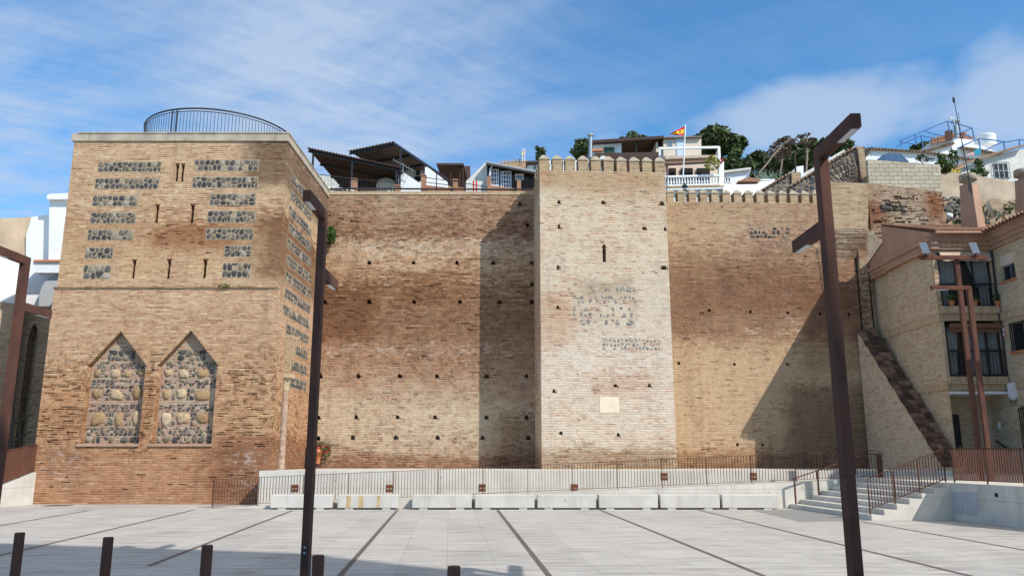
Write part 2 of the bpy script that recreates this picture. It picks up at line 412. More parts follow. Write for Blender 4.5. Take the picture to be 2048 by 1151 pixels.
        b = s.m('MULTIPLY', s.mr(za, z0 - soft * 0.6, z0 + soft * 0.6, 0, 1, True), s.mr(za, z1 - soft * 0.6, z1 + soft * 0.6, 1, 0, True))
        return s.m('MULTIPLY', a, b)
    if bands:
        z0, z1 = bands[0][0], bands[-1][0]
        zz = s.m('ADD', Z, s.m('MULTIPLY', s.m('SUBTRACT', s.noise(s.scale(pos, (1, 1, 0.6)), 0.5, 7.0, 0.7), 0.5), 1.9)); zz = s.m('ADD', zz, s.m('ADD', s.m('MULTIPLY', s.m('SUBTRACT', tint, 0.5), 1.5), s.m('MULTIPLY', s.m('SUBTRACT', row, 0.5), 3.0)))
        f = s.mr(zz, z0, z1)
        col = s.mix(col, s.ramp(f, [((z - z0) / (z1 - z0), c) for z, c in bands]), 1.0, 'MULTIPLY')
    for (x0, x1, z0, z1, c, amt) in dark:
        col = s.mix(col, s.mix(col, c, 1.0, 'MULTIPLY'), s.m('MULTIPLY', zone(x0, x1, z0, z1), amt))
    for (x0, x1, z0, z1, c, amt) in white:
        e = s.mr(s.noise(s.scale(pos, (0.8, 0.8, 2.2)), 3.5, 9.0, 0.8), 0.50, 0.62, 0, 1, True)
        col = s.mix(col, c, s.m('MULTIPLY', s.m('MULTIPLY', zone(x0, x1, z0, z1, 0.4), e), amt))
    cob = None
    for (x0, x1, z0, z1) in zones:
        vx = s.n('ShaderNodeCombineXYZ', {0: s.m('MULTIPLY', X, 1.0), 1: s.m('MULTIPLY', Z, 1.5), 2: 0.0}).outputs[0]
        ed = s.n('ShaderNodeTexVoronoi', {'Vector': vx, 'Scale': 5.2}, feature='DISTANCE_TO_EDGE', voronoi_dimensions='2D').outputs['Distance']
        vc = s.n('ShaderNodeTexVoronoi', {'Vector': vx, 'Scale': 5.2}, feature='F1', voronoi_dimensions='2D').outputs['Color']
        r = s.n('ShaderNodeSeparateColor', {0: vc}).outputs[0]
        stone = s.ramp(r, [(0.0, (0.07, 0.075, 0.085)), (0.45, (0.16, 0.16, 0.165)), (0.7, (0.33, 0.28, 0.2)), (1.0, (0.42, 0.36, 0.27))])
        zc = s.mix((0.58, 0.50, 0.39), stone, s.m('MULTIPLY', s.mr(s.m('ADD', ed, s.m('MULTIPLY', s.m('SUBTRACT', small, 0.5), 0.2)), 0.12, 0.2), s.mr(s.m('ADD', r, s.m('MULTIPLY', small, 0.6)), 0.80, 0.62, 0.05, 1.0)))
        col = s.mix(col, zc, s.m('MULTIPLY', zone(x0, x1, z0, z1, 0.22, 0.8), 0.9))
    if stain:
        st = s.noise(s.scale(pos, (1.6, 1.6, 0.22)), 1.4, 5.0, 0.6)
        st = s.m('MULTIPLY', s.mr(st, 0.52, 0.75), stain); col = s.mix(col, (0.10, 0.075, 0.055), st)
    h = s.m('ADD', s.m('MULTIPLY', s.m('SUBTRACT', 1.0, fac), 0.8), s.m('MULTIPLY', small, 0.8)); h = s.m('ADD', h, s.m('MULTIPLY', mid, 2.2)); h = s.m('ADD', h, s.m('MULTIPLY', row, 0.9))
    if gaps:
        gn = rown(2.6, 47.0, 2.0); pn = s.noise(pos, 0.75, 4.0)
        gp = s.m('MULTIPLY', s.mr(gn, 0.53, 0.57), s.mr(pn, 0.40, 0.52)); gp = s.m('MULTIPLY', gp, s.mr(hj, 0.05, 0.3))
        if gapz: gp = s.m('MULTIPLY', gp, s.m('MULTIPLY', s.mr(Z, gapz[0], gapz[0] + 1.0), s.mr(Z, gapz[1] - 1.0, gapz[1], 1, 0)))
        gp = s.m('MULTIPLY', gp, gaps); col = s.mix(col, (0.02, 0.014, 0.01), gp); h = s.m('SUBTRACT', h, s.m('MULTIPLY', gp, 1.5))
    col = s.n('ShaderNodeHueSaturation', {'Hue': 0.502, 'Saturation': sat, 'Value': 0.97, 'Color': col}).outputs[0]
    finish(s, col, 0.92, h, bump, 0.03, 0.15)
    return m

def cobble_mat(name, scale=4.4, mortar=(0.40, 0.31, 0.205)):
    m, s = new_mat(name); uv = UV(s); pos = POS(s)
    w = s.n('ShaderNodeTexNoise', {'Vector': pos, 'Scale': 3.0, 'Detail': 2.0}).outputs['Color']
    v = s.vm('ADD', s.scale(uv, (1.0, 1.3, 1)), s.vm('MULTIPLY', s.vm('SUBTRACT', w, (0.5, 0.5, 0.5)), (0.12, 0.12, 0)))
    ed = s.n('ShaderNodeTexVoronoi', {'Vector': v, 'Scale': scale, 'Randomness': 0.9}, feature='DISTANCE_TO_EDGE', voronoi_dimensions='2D').outputs['Distance']
    vc = s.n('ShaderNodeTexVoronoi', {'Vector': v, 'Scale': scale, 'Randomness': 0.9}, feature='F1', voronoi_dimensions='2D').outputs['Color']
    r = s.n('ShaderNodeSeparateColor', {0: vc}); n = s.noise(pos, 22.0, 4.0)
    stone = s.ramp(r.outputs[0], [(0.0, (0.065, 0.067, 0.073)), (0.3, (0.115, 0.116, 0.12)), (0.55, (0.165, 0.158, 0.15)), (0.75, (0.22, 0.19, 0.145)), (0.9, (0.36, 0.33, 0.28)), (1.0, (0.48, 0.43, 0.36))])
    stone = s.mix(stone, s.mix(stone, 0.55, 1.0, 'MULTIPLY'), s.mr(n, 0.35, 0.7))
    mor = s.mix(mortar, s.mix(mortar, 0.7, 1.0, 'MULTIPLY'), n)
    t = s.mr(s.m('ADD', ed, s.m('MULTIPLY', s.m('SUBTRACT', n, 0.5), 0.06)), 0.075, 0.13, 0, 1, True); col = s.mix(mor, stone, t)
    finish(s, col, 0.85, s.m('ADD', s.mr(ed, 0.04, 0.3), s.m('MULTIPLY', n, 0.3)), 0.8, 0.04, 0.25)
    return m

def niche_mat(name, z0):
    """coursed rubble: bands of dark cobbles, big ochre blocks and thin brick rows"""
    m, s = new_mat(name); pos = POS(s); uv = UV(s); sep = s.n('ShaderNodeSeparateXYZ', {0: pos}); Z = sep.outputs[2]
    w = s.n('ShaderNodeTexNoise', {'Vector': pos, 'Scale': 2.5, 'Detail': 3.0}).outputs['Color']
    v = s.vm('ADD', uv, s.vm('MULTIPLY', s.vm('SUBTRACT', w, (0.5, 0.5, 0.5)), (0.2, 0.14, 0)))
    def vor(sc, st):
        q = s.scale(v, (1.0, st, 1))
        e = s.n('ShaderNodeTexVoronoi', {'Vector': q, 'Scale': sc, 'Randomness': 0.85}, feature='DISTANCE_TO_EDGE', voronoi_dimensions='2D').outputs['Distance']
        c = s.n('ShaderNodeTexVoronoi', {'Vector': q, 'Scale': sc, 'Randomness': 0.85}, feature='F1', voronoi_dimensions='2D').outputs['Color']
        return e, s.n('ShaderNodeSeparateColor', {0: c}).outputs[0]
    n = s.noise(pos, 14.0, 5.0, 0.65)
    e1, r1 = vor(4.6, 2.0); e2, r2 = vor(1.75, 1.55)
    mort = s.mix((0.44, 0.37, 0.30), (0.30, 0.23, 0.175), s.noise(pos, 3.0, 5.0))
    dk = s.mix(mort, s.ramp(r1, [(0, (0.04, 0.042, 0.048)), (0.6, (0.10, 0.098, 0.10)), (0.76, (0.17, 0.14, 0.11)), (0.86, (0.27, 0.115, 0.07)), (1, (0.36, 0.29, 0.19))]), s.mr(s.m('ADD', e1, s.m('MULTIPLY', s.m('SUBTRACT', n, 0.5), 0.10)), 0.20, 0.27, 0, 1, True))
    dk = s.mix(dk, mort, s.mr(r1, 0.30, 0.33, 0.85, 0.0))
    big = s.mix(dk, s.ramp(s.m('ADD', s.m('MULTIPLY', n, 0.8), s.m('MULTIPLY', r2, 0.3)), [(0.2, (0.24, 0.15, 0.075)), (0.5, (0.46, 0.34, 0.2)), (0.85, (0.6, 0.5, 0.36))]),
                s.m('MULTIPLY', s.mr(s.m('ADD', e2, s.m('MULTIPLY', s.m('SUBTRACT', n, 0.5), 0.15)), 0.12, 0.2, 0, 1, True), s.mr(r2, 0.34, 0.38)))
    bk = s.n('ShaderNodeTexBrick', {'Vector': v, 'Color1': c4((0.30, 0.12, 0.07)), 'Color2': c4((0.42, 0.22, 0.14)), 'Mortar': c4((0.42, 0.36, 0.28)), 'Scale': 1.0,
             'Mortar Size': 0.018, 'Brick Width': 0.3, 'Row Height': 0.085}).outputs['Color']
    f = s.m('FRACT', s.m('DIVIDE', s.m('ADD', s.m('SUBTRACT', Z, z0), s.m('MULTIPLY', s.m('SUBTRACT', s.noise(pos, 1.2, 2.0), 0.5), 0.12)), 0.93))
    col = s.mix(dk, big, s.m('MULTIPLY', s.mr(f, 0.40, 0.44), s.mr(f, 0.84, 0.88, 1, 0)))
    col = s.mix(col, bk, s.m('MULTIPLY', s.mr(f, 0.87, 0.90), s.mr(n, 0.3, 0.45, 0.4, 1)))
    finish(s, col, 0.9, s.m('ADD', s.mr(e1, 0.03, 0.2), s.m('MULTIPLY', n, 0.6)), 0.9, 0.05, 0.15)
    return m

def plain(name, col, rough=0.7, var=0.12, scale=3.0, metal=0.0, spec=0.3, bump=0.0, streak=0.0, dirt=(0.25, 0.2, 0.15), grain=None):
    m, s = new_mat(name); pos = POS(s); n = s.noise(pos, scale, 6.0, 0.65)
    c = s.mix(s.mix(col, 1.0 - var, 1.0, 'MULTIPLY'), s.mix(col, 1.0 + var, 1.0, 'MULTIPLY'), s.mr(n, 0.3, 0.7))
    if streak:
        st = s.noise(s.scale(pos, (2.2, 2.2, 0.28)), 2.0, 6.0, 0.65); c = s.mix(c, dirt, s.m('MULTIPLY', s.mr(st, 0.48, 0.78), streak))
        st2 = s.noise(pos, 0.8, 6.0, 0.7); c = s.mix(c, s.mix(c, dirt, 0.5), s.m('MULTIPLY', s.mr(st2, 0.5, 0.75), streak))
    finish(s, c, rough, s.noise(pos, scale * 9, 4.0) if bump else None, bump, 0.02, spec, metal)
    return m

def corten_mat(name, a=(0.135, 0.060, 0.042), b=(0.075, 0.037, 0.029), rough=0.62):
    m, s = new_mat(name); pos = POS(s); n = s.noise(s.scale(pos, (1, 1, 0.45)), 2.4, 7.0, 0.7); k = s.noise(pos, 30.0, 4.0, 0.7)
    c = s.mix(b, a, s.mr(n, 0.35, 0.68)); c = s.mix(c, s.mix(a, (1.5, 1.25, 1.0, 1), 1.0, 'MULTIPLY'), s.m('MULTIPLY', s.mr(k, 0.55, 0.75), 0.5))
    finish(s, c, rough + 0.15, k, 0.2, 0.005, 0.14)
    return m

def concrete_mat(name, col=(0.60, 0.565, 0.505), joints=True):
    m, s = new_mat(name); pos = POS(s); uv = UV(s)
    n = s.noise(pos, 1.1, 7.0, 0.65); k = s.noise(pos, 40.0, 3.0); st = s.noise(s.scale(pos, (1.8, 1.8, 0.2)), 1.5, 6.0, 0.6)
    c = s.mix(s.mix(col, 0.84, 1.0, 'MULTIPLY'), s.mix(col, 1.08, 1.0, 'MULTIPLY'), s.mr(n, 0.32, 0.68))
    c = s.mix(c, (0.36, 0.29, 0.2), s.m('MULTIPLY', s.mr(st, 0.53, 0.76), 0.5))
    c = s.mix(c, (0.30, 0.295, 0.28), s.m('MULTIPLY', s.mr(k, 0.62, 0.72), 0.35))
    pit = s.n('ShaderNodeTexVoronoi', {'Vector': pos, 'Scale': 2.1}).outputs['Distance']; c = s.mix(c, (0.2, 0.19, 0.18), s.mr(pit, 0.06, 0.045))
    if joints:
        b = s.n('ShaderNodeTexBrick', {'Vector': uv, 'Scale': 1.0, 'Mortar Size': 0.006, 'Brick Width': 2.44, 'Row Height': 0.61}, offset=0.0).outputs['Fac']
        c = s.mix(c, s.mix(c, 0.55, 1.0, 'MULTIPLY'), b)
    finish(s, c, 0.8, s.m('ADD', k, n), 0.12, 0.01, 0.3)
    return m

def tile_mat(name, a=(0.33, 0.15, 0.085), b=(0.2, 0.11, 0.075), moss=0.4):
    m, s = new_mat(name); pos = POS(s); n = s.noise(pos, 3.2, 6.0, 0.7); k = s.noise(s.scale(pos, (1, 1, 1)), 9.0, 3.0)
    c = s.mix(b, a, s.mr(n, 0.35, 0.65)); c = s.mix(c, (0.42, 0.33, 0.24), s.m('MULTIPLY', s.mr(k, 0.5, 0.7), 0.6)); c = s.mix(c, (0.07, 0.06, 0.045), s.m('MULTIPLY', s.mr(s.noise(pos, 1.7, 6.0), 0.5, 0.7), moss))
    finish(s, c, 0.85, k, 0.3, 0.02, 0.2); return m

def leaf_mat(name, a, b, c3=None):
    m, s = new_mat(name); pos = POS(s)
    r = s.n('ShaderNodeNewGeometry').outputs['Random Per Island']
    c = s.mix(a, b, s.m('ADD', s.m('MULTIPLY', r, 0.65), s.m('MULTIPLY', s.noise(pos, 0.9, 3.0), 0.4), clamp=True))
    if c3: c = s.mix(c, c3, s.mr(r, 0.9, 0.92))
    finish(s, c, 0.6, spec=0.25); return m

def paving_mat():
    m, s = new_mat('granite_paving'); pos = POS(s)
    ang = math.atan2(STRIP.x, STRIP.y)
    q = s.n('ShaderNodeVectorRotate', {'Vector': s.vm('SUBTRACT', pos, tuple(STRIP0)), 'Angle': ang}, rotation_type='Z_AXIS').outputs[0]
    sw = s.n('ShaderNodeSeparateXYZ', {0: q}); v = s.n('ShaderNodeCombineXYZ', {0: sw.outputs[1], 1: sw.outputs[0], 2: 0.0}).outputs[0]
    b = s.n('ShaderNodeTexBrick', {'Vector': v, 'Color1': c4(0), 'Color2': c4(1), 'Mortar': c4(0.5), 'Scale': 1.0, 'Mortar Size': 0.005, 'Mortar Smooth': 0.1, 'Brick Width': 3.1, 'Row Height': PITCHS / 4}, offset=0.37)
    t = s.n('ShaderNodeSeparateColor', {0: b.outputs['Color']}).outputs[0]
    g = s.noise(s.scale(q, (0.32, 2.6, 1)), 2.4, 8.0, 0.68); g2 = s.noise(s.scale(q, (0.5, 4.0, 1)), 6.0, 6.0, 0.7); big = s.noise(pos, 0.28, 6.0, 0.65); k = s.noise(pos, 60.0, 2.0)
    f = s.m('ADD', s.m('MULTIPLY', s.m('SUBTRACT', s.m('MULTIPLY', g, 1.7), 0.47), 0.75), s.m('MULTIPLY', t, 0.07)); f = s.m('ADD', f, s.m('MULTIPLY', g2, 0.35)); f = s.m('ADD', f, s.m('MULTIPLY', big, 0.35))
    c = s.ramp(s.m('MULTIPLY', f, 0.68), [(0.30, (0.24, 0.226, 0.207)), (0.43, (0.38, 0.36, 0.335)), (0.55, (0.475, 0.45, 0.415)), (0.72, (0.545, 0.52, 0.475))])
    c = s.mix(c, (0.40, 0.31, 0.2), s.m('MULTIPLY', s.mr(s.noise(s.scale(q, (0.6, 1.4, 1)), 0.9, 7.0, 0.7), 0.56, 0.78), 0.4))
    c = s.mix(c, (0.2, 0.2, 0.2), s.m('MULTIPLY', s.mr(s.noise(s.scale(q, (0.7, 2.0, 1)), 1.4, 6.0, 0.75), 0.58, 0.76), 0.55))
    c = s.mix(c, s.mix(c, 0.5, 1.0, 'MULTIPLY'), s.m('MULTIPLY', b.outputs['Fac'], s.mr(g2, 0.35, 0.6, 0.3, 1.0)))
    c = s.mix(c, s.mix(c, 0.75, 1.0, 'MULTIPLY'), s.mr(k, 0.6, 0.75))
    finish(s, c, 0.72, k, 0.08, 0.004, 0.3); return m

def glass_mat(name='window_glass', tint=(0.03, 0.035, 0.04), see=0.55):
    m, s = new_mat(name)
    d = s.n('ShaderNodeBsdfPrincipled'); d.inputs['Base Color'].default_value = c4(tint); d.inputs['Roughness'].default_value = 0.06; d.inputs['Specular IOR Level'].default_value = 0.6
    t = s.n('ShaderNodeBsdfTransparent'); mx = s.n('ShaderNodeMixShader', {0: see}); s.t.links.new(d.outputs[0], mx.inputs[1]); s.t.links.new(t.outputs[0], mx.inputs[2])
    o = s.n('ShaderNodeOutputMaterial'); s.t.links.new(mx.outputs[0], o.inputs[0]); return m

# plaza strips first: the paving pattern follows them
_sa, _sb = G(795, 1020), G(680, 1151)
_sc, _sd = G(995, 1020), G(1098, 1151)
STRIP = ((_sa - _sb).normalized() + (_sc - _sd).normalized()).normalized()
STRIP0 = (_sa.x, _sa.y, 0.0)
PERP = Vector((STRIP.y, -STRIP.x, 0))
PITCHS = abs((G(1397, 1019) - G(178, 1020)).dot(PERP)) / 6.0

YW = 36.0
zt = lambda y, Y=YW: zy(y, Y)
M = {}
TAN = [(0.0, (0.15, 0.062, 0.035)), (0.25, (0.325, 0.15, 0.082)), (0.5, (0.455, 0.265, 0.16)), (0.75, (0.565, 0.39, 0.255)), (1.0, (0.68, 0.545, 0.40))]
M['tower_brick'] = brick_mat('tower_brick', TAN, (0.64, 0.51, 0.375), course=0.083, length=0.25, joint=0.017, spread=0.28, patch=0.25, stain=0.3,
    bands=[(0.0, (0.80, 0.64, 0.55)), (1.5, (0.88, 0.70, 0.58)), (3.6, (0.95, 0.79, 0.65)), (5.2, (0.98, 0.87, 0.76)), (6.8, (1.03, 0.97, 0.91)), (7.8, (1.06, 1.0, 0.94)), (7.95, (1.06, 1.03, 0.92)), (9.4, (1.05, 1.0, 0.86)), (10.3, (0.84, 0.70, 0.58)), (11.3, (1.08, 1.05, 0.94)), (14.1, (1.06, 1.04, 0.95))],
    gaps=1.0, gapz=(0.9, 6.0), white=[(-16.9, -15.5, 0.6, 1.9, (0.60, 0.52, 0.47), 0.6), (-10.0, -8.9, 0.3, 1.9, (0.60, 0.55, 0.52), 0.7)],
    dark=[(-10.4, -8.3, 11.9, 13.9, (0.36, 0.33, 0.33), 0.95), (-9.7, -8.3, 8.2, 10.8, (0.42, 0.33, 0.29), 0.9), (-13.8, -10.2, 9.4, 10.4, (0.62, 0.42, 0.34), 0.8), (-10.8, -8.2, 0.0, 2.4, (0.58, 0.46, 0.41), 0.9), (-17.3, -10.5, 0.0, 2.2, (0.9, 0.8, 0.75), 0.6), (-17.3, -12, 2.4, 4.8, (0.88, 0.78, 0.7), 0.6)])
WALLC = [(0.0, (0.075, 0.03, 0.02)), (0.25, (0.195, 0.082, 0.05)), (0.5, (0.315, 0.165, 0.103)), (0.75, (0.43, 0.29, 0.20)), (1.0, (0.58, 0.475, 0.36))]
M['wall_brick'] = brick_mat('wall_brick', WALLC, (0.56, 0.475, 0.375), course=0.102, length=0.22, joint=0.021, wash=0.9, washcol=(0.55, 0.455, 0.35), washth=0.55, spread=0.22, patch=0.3, seed=11.0, washb=[(1.0, 0.5), (2.0, 0.68), (3.6, 0.80), (4.4, 0.62), (5.4, 0.45), (7.5, 0.34), (9.8, 0.36), (10.8, 0.5), (11.6, 0.62), (11.9, 0.3), (12.6, 0.42), (14.1, 0.5)],
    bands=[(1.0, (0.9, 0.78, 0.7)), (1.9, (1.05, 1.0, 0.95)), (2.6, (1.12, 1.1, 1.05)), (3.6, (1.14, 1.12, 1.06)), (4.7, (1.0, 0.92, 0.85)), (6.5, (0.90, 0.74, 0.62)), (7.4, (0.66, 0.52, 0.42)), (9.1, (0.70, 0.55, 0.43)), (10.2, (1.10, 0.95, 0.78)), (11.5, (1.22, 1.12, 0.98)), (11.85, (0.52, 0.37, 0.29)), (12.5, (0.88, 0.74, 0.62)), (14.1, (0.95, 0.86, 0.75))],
    gaps=0.5, white=[(-7.5, 1.2, 10.9, 11.6, (0.64, 0.54, 0.48), 0.8), (-9, 1.2, 6.2, 6.6, (0.64, 0.54, 0.48), 0.7), (-9.2, -6.8, 1.8, 4.6, (0.6, 0.48, 0.33), 0.9), (-5.0, -1.8, 2.6, 4.4, (0.58, 0.49, 0.38), 0.6)],
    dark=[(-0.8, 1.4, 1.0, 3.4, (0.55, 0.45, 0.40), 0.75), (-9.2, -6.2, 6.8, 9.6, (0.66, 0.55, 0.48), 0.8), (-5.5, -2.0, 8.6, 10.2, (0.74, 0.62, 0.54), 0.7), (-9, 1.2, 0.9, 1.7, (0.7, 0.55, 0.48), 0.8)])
PALE = [(0.0, (0.22, 0.085, 0.05)), (0.25, (0.41, 0.195, 0.12)), (0.45, (0.54, 0.36, 0.24)), (0.7, (0.655, 0.54, 0.42)), (1.0, (0.73, 0.65, 0.545))]
M['keep_brick'] = brick_mat('keep_brick', PALE, (0.71, 0.635, 0.525), course=0.105, length=0.22, joint=0.024, wash=0.95, washcol=(0.71, 0.64, 0.535), washth=0.46, spread=0.34, patch=0.6, stain=0.2, seed=23.0,
    bands=[(1.0, (0.82, 0.75, 0.68)), (1.8, (0.95, 0.92, 0.9)), (4.0, (0.98, 0.95, 0.95)), (6.4, (1.0, 0.97, 0.98)), (8.0, (0.97, 0.95, 0.92)), (10.6, (1.0, 0.94, 0.86)), (12.5, (1.0, 0.95, 0.87)), (13.6, (0.85, 0.74, 0.62)), (15.0, (0.82, 0.70, 0.58))],
    white=[(0.8, 7.2, 5.2, 6.3, (0.66, 0.60, 0.53), 0.85), (5.0, 7.2, 2.5, 6.5, (0.66, 0.60, 0.53), 0.6), (4.2, 6.6, 10.6, 12.2, (0.68, 0.52, 0.36), 0.6)],
    dark=[(0.8, 7.2, 0.9, 2.0, (0.62, 0.52, 0.44), 0.9), (2.9, 5.2, 8.4, 9.2, (0.72, 0.68, 0.64), 0.9), (0.8, 7.2, 13.3, 14.4, (0.84, 0.74, 0.64), 0.7), (1.2, 2.6, 6.2, 8.6, (0.86, 0.7, 0.6), 0.7), (3.2, 5.8, 4.2, 5.0, (0.85, 0.72, 0.64), 0.7)])
M['right_wall_brick'] = brick_mat('right_wall_brick', WALLC, (0.56, 0.475, 0.375), course=0.10, length=0.22, joint=0.021, wash=0.85, washcol=(0.52, 0.40, 0.275), washth=0.52, spread=0.22, patch=0.35, seed=37.0, washb=[(1.0, 0.45), (2.0, 0.8), (4.5, 0.9), (6.6, 0.88), (7.0, 0.42), (9.5, 0.34), (11.0, 0.4), (12.4, 0.52), (14.4, 0.5)], stain=0.3,
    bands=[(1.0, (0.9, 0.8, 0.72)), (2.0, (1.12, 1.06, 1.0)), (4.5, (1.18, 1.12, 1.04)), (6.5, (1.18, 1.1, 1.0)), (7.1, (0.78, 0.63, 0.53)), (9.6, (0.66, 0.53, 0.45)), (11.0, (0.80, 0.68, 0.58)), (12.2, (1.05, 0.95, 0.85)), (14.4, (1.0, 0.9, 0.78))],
    white=[(10.6, 13.6, 7.0, 7.6, (0.58, 0.44, 0.3), 0.95), (12.8, 13.5, 7.7, 8.2, (0.6, 0.5, 0.38), 0.9), (7.4, 9.4, 2.2, 6.6, (0.56, 0.41, 0.25), 0.7), (10.0, 12.6, 11.9, 12.6, (0.55, 0.45, 0.34), 0.6)],
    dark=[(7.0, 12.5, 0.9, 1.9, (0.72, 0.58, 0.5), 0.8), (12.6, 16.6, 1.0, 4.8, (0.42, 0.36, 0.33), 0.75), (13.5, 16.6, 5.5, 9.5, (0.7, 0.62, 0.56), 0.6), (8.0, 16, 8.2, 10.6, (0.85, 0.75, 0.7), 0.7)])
M['ruin_brick'] = brick_mat('ruin_brick', [(0.0, (0.12, 0.05, 0.028)), (0.3, (0.26, 0.105, 0.055)), (0.55, (0.36, 0.19, 0.105)), (0.8, (0.43, 0.28, 0.17)), (1.0, (0.5, 0.39, 0.27))], (0.46, 0.37, 0.27), course=0.1, joint=0.02, wash=0.9, washcol=(0.47, 0.38, 0.28), washth=0.55, patch=0.55, seed=51.0, gaps=0.9, stain=0.35, rowk=1.0,
    dark=[(P(1852, 400, 37.3).x, P(1893, 400, 37.3).x, zy(442, 37.3), zy(386, 37.3), (0.66, 0.36, 0.26), 0.95), (P(1728, 430, 37.3).x, P(1772, 430, 37.3).x, zy(456, 37.3), zy(404, 37.3), (0.6, 0.34, 0.25), 0.95), (P(1700, 520, 36.6).x, P(1760, 520, 37).x, zy(520, 37), zy(476, 37), (0.6, 0.42, 0.34), 0.8)],
    white=[(P(1765, 388, 37.3).x, P(1815, 388, 37.3).x, zy(396, 37.3), zy(382, 37.3), (0.6, 0.55, 0.5), 0.8), (P(1792, 450, 37.3).x, P(1885, 450, 37.3).x, zy(475, 37.3), zy(428, 37.3), (0.52, 0.44, 0.35), 0.9), (P(1740, 480, 37.3).x, P(1762, 480, 37.3).x, zy(470, 37.3), zy(452, 37.3), (0.5, 0.43, 0.35), 0.8)])
M['buff_brick'] = brick_mat('buff_brick', [(0.0, (0.22, 0.13, 0.075)), (0.5, (0.44, 0.29, 0.165)), (1.0, (0.56, 0.42, 0.27))], (0.5, 0.4, 0.28), course=0.1, joint=0.018, patch=0.3, seed=61.0)
M['butt_brick'] = brick_mat('butt_brick', [(0.0, (0.25, 0.12, 0.075)), (0.5, (0.58, 0.40, 0.27)), (1.0, (0.72, 0.59, 0.45))], (0.70, 0.60, 0.47), course=0.1, joint=0.022, wash=0.9, washcol=(0.72, 0.62, 0.48), washth=0.47, seed=71.0)
M['apt_brick'] = brick_mat('apt_brick', [(0.0, (0.45, 0.325, 0.205)), (0.5, (0.61, 0.47, 0.315)), (1.0, (0.70, 0.57, 0.41))], (0.46, 0.355, 0.24), course=0.075, length=0.26, joint=0.012, spread=0.8, patch=0.08, stain=0.12, bump=0.3, dash=0.3, rowk=0.5)
M['band_brick'] = brick_mat('band_brick', [(0.0, (0.42, 0.29, 0.18)), (0.5, (0.52, 0.38, 0.245)), (1.0, (0.6, 0.46, 0.31))], (0.38, 0.28, 0.19), course=0.45, length=0.075, joint=0.01, spread=0.8, patch=0.08, stain=0.1, bump=0.3, dash=0.2, rowk=0.3)
M['dark_brick'] = brick_mat('dark_brick', [(0.0, (0.13, 0.07, 0.04)), (0.5, (0.25, 0.16, 0.095)), (1.0, (0.36, 0.26, 0.17))], (0.3, 0.24, 0.17), course=0.1, seed=81.0)
M['red_brick'] = brick_mat('red_brick', [(0.0, (0.33, 0.11, 0.05)), (0.5, (0.42, 0.16, 0.075)), (1.0, (0.5, 0.24, 0.12))], (0.45, 0.36, 0.28), course=0.09, seed=91.0, stain=0.1)
M['old_stone'] = brick_mat('old_stone', [(0.0, (0.26, 0.16, 0.1)), (0.5, (0.42, 0.28, 0.18)), (1.0, (0.55, 0.42, 0.3))], (0.46, 0.36, 0.27), course=0.12, length=0.3, wash=0.95, washcol=(0.55, 0.42, 0.3), washth=0.42, seed=97.0)
M['cobble'] = cobble_mat('cobble_panel')
M['eroded_brick'] = brick_mat('eroded_brick', [(0.0, (0.10, 0.035, 0.02)), (0.5, (0.25, 0.10, 0.055)), (1.0, (0.38, 0.2, 0.12))], (0.3, 0.2, 0.13), course=0.1, joint=0.02, gaps=1.0, seed=13.0)
M['niche'] = brick_mat('niche_back', [(0.0, (0.26, 0.095, 0.055)), (0.5, (0.44, 0.25, 0.165)), (1.0, (0.5, 0.4, 0.31))], (0.48, 0.40, 0.31), course=0.085, joint=0.02, wash=0.95, washcol=(0.50, 0.41, 0.30), washth=0.52, patch=0.5, seed=29.0)
def stone_mat(name, stops, bump=0.6):
    m, s = new_mat(name); pos = POS(s); r = s.n('ShaderNodeNewGeometry').outputs['Random Per Island']; n = s.noise(pos, 13.0, 5.0, 0.7)
    c = s.ramp(r, stops); c = s.mix(c, s.mix(c, 0.5, 1.0, 'MULTIPLY'), s.mr(n, 0.4, 0.75)); c = s.mix(c, s.mix(c, (0.4, 0.33, 0.24), 0.5), s.mr(s.noise(pos, 5.0, 4.0), 0.55, 0.75)); finish(s, c, 0.85, n, bump, 0.02, 0.2); return m
M['cobbles'] = stone_mat('dark_cobbles', [(0.0, (0.05, 0.05, 0.052)), (0.35, (0.092, 0.09, 0.09)), (0.6, (0.14, 0.13, 0.118)), (0.78, (0.225, 0.18, 0.125)), (0.92, (0.31, 0.26, 0.2)), (1.0, (0.45, 0.39, 0.31))])
M['ochre_stone'] = stone_mat('ochre_blocks', [(0.0, (0.30, 0.18, 0.085)), (0.5, (0.45, 0.305, 0.16)), (1.0, (0.58, 0.46, 0.31))], 1.2)
M['grey_cobbles'] = stone_mat('weathered_cobbles', [(0.0, (0.2, 0.195, 0.19)), (0.5, (0.35, 0.33, 0.29)), (0.8, (0.38, 0.33, 0.26)), (1.0, (0.52, 0.43, 0.3))])
M['panel_mortar'] = plain('panel_mortar', (0.36, 0.275, 0.185), 0.95, 0.2, 8.0, bump=0.6)
M['rubble'] = cobble_mat('gable_rubble', 3.0, (0.33, 0.235, 0.15))
M['dark_rubble'] = cobble_mat('dark_rubble', 2.6, (0.16, 0.12, 0.09))
M['concrete'] = concrete_mat('concrete')
M['bench_stone'] = concrete_mat('bench_stone', (0.56, 0.53, 0.485), False)
M['rust_bench'] = plain('rust_streak', (0.47, 0.34, 0.17), 0.8, 0.2, 6.0)
M['coping'] = plain('coping_plaster', (0.42, 0.355, 0.27), 0.9, 0.3, 1.6, bump=0.3, streak=0.6, dirt=(0.2, 0.16, 0.11))
M['mortar'] = plain('grey_mortar', (0.30, 0.25, 0.19), 0.95, 0.4, 3.0, bump=1.0, streak=0.5, dirt=(0.16, 0.13, 0.1))
M['capstone'] = plain('merlon_cap', (0.36, 0.305, 0.225), 0.95, 0.35, 6.0, bump=0.5, streak=0.4, dirt=(0.12, 0.1, 0.075))
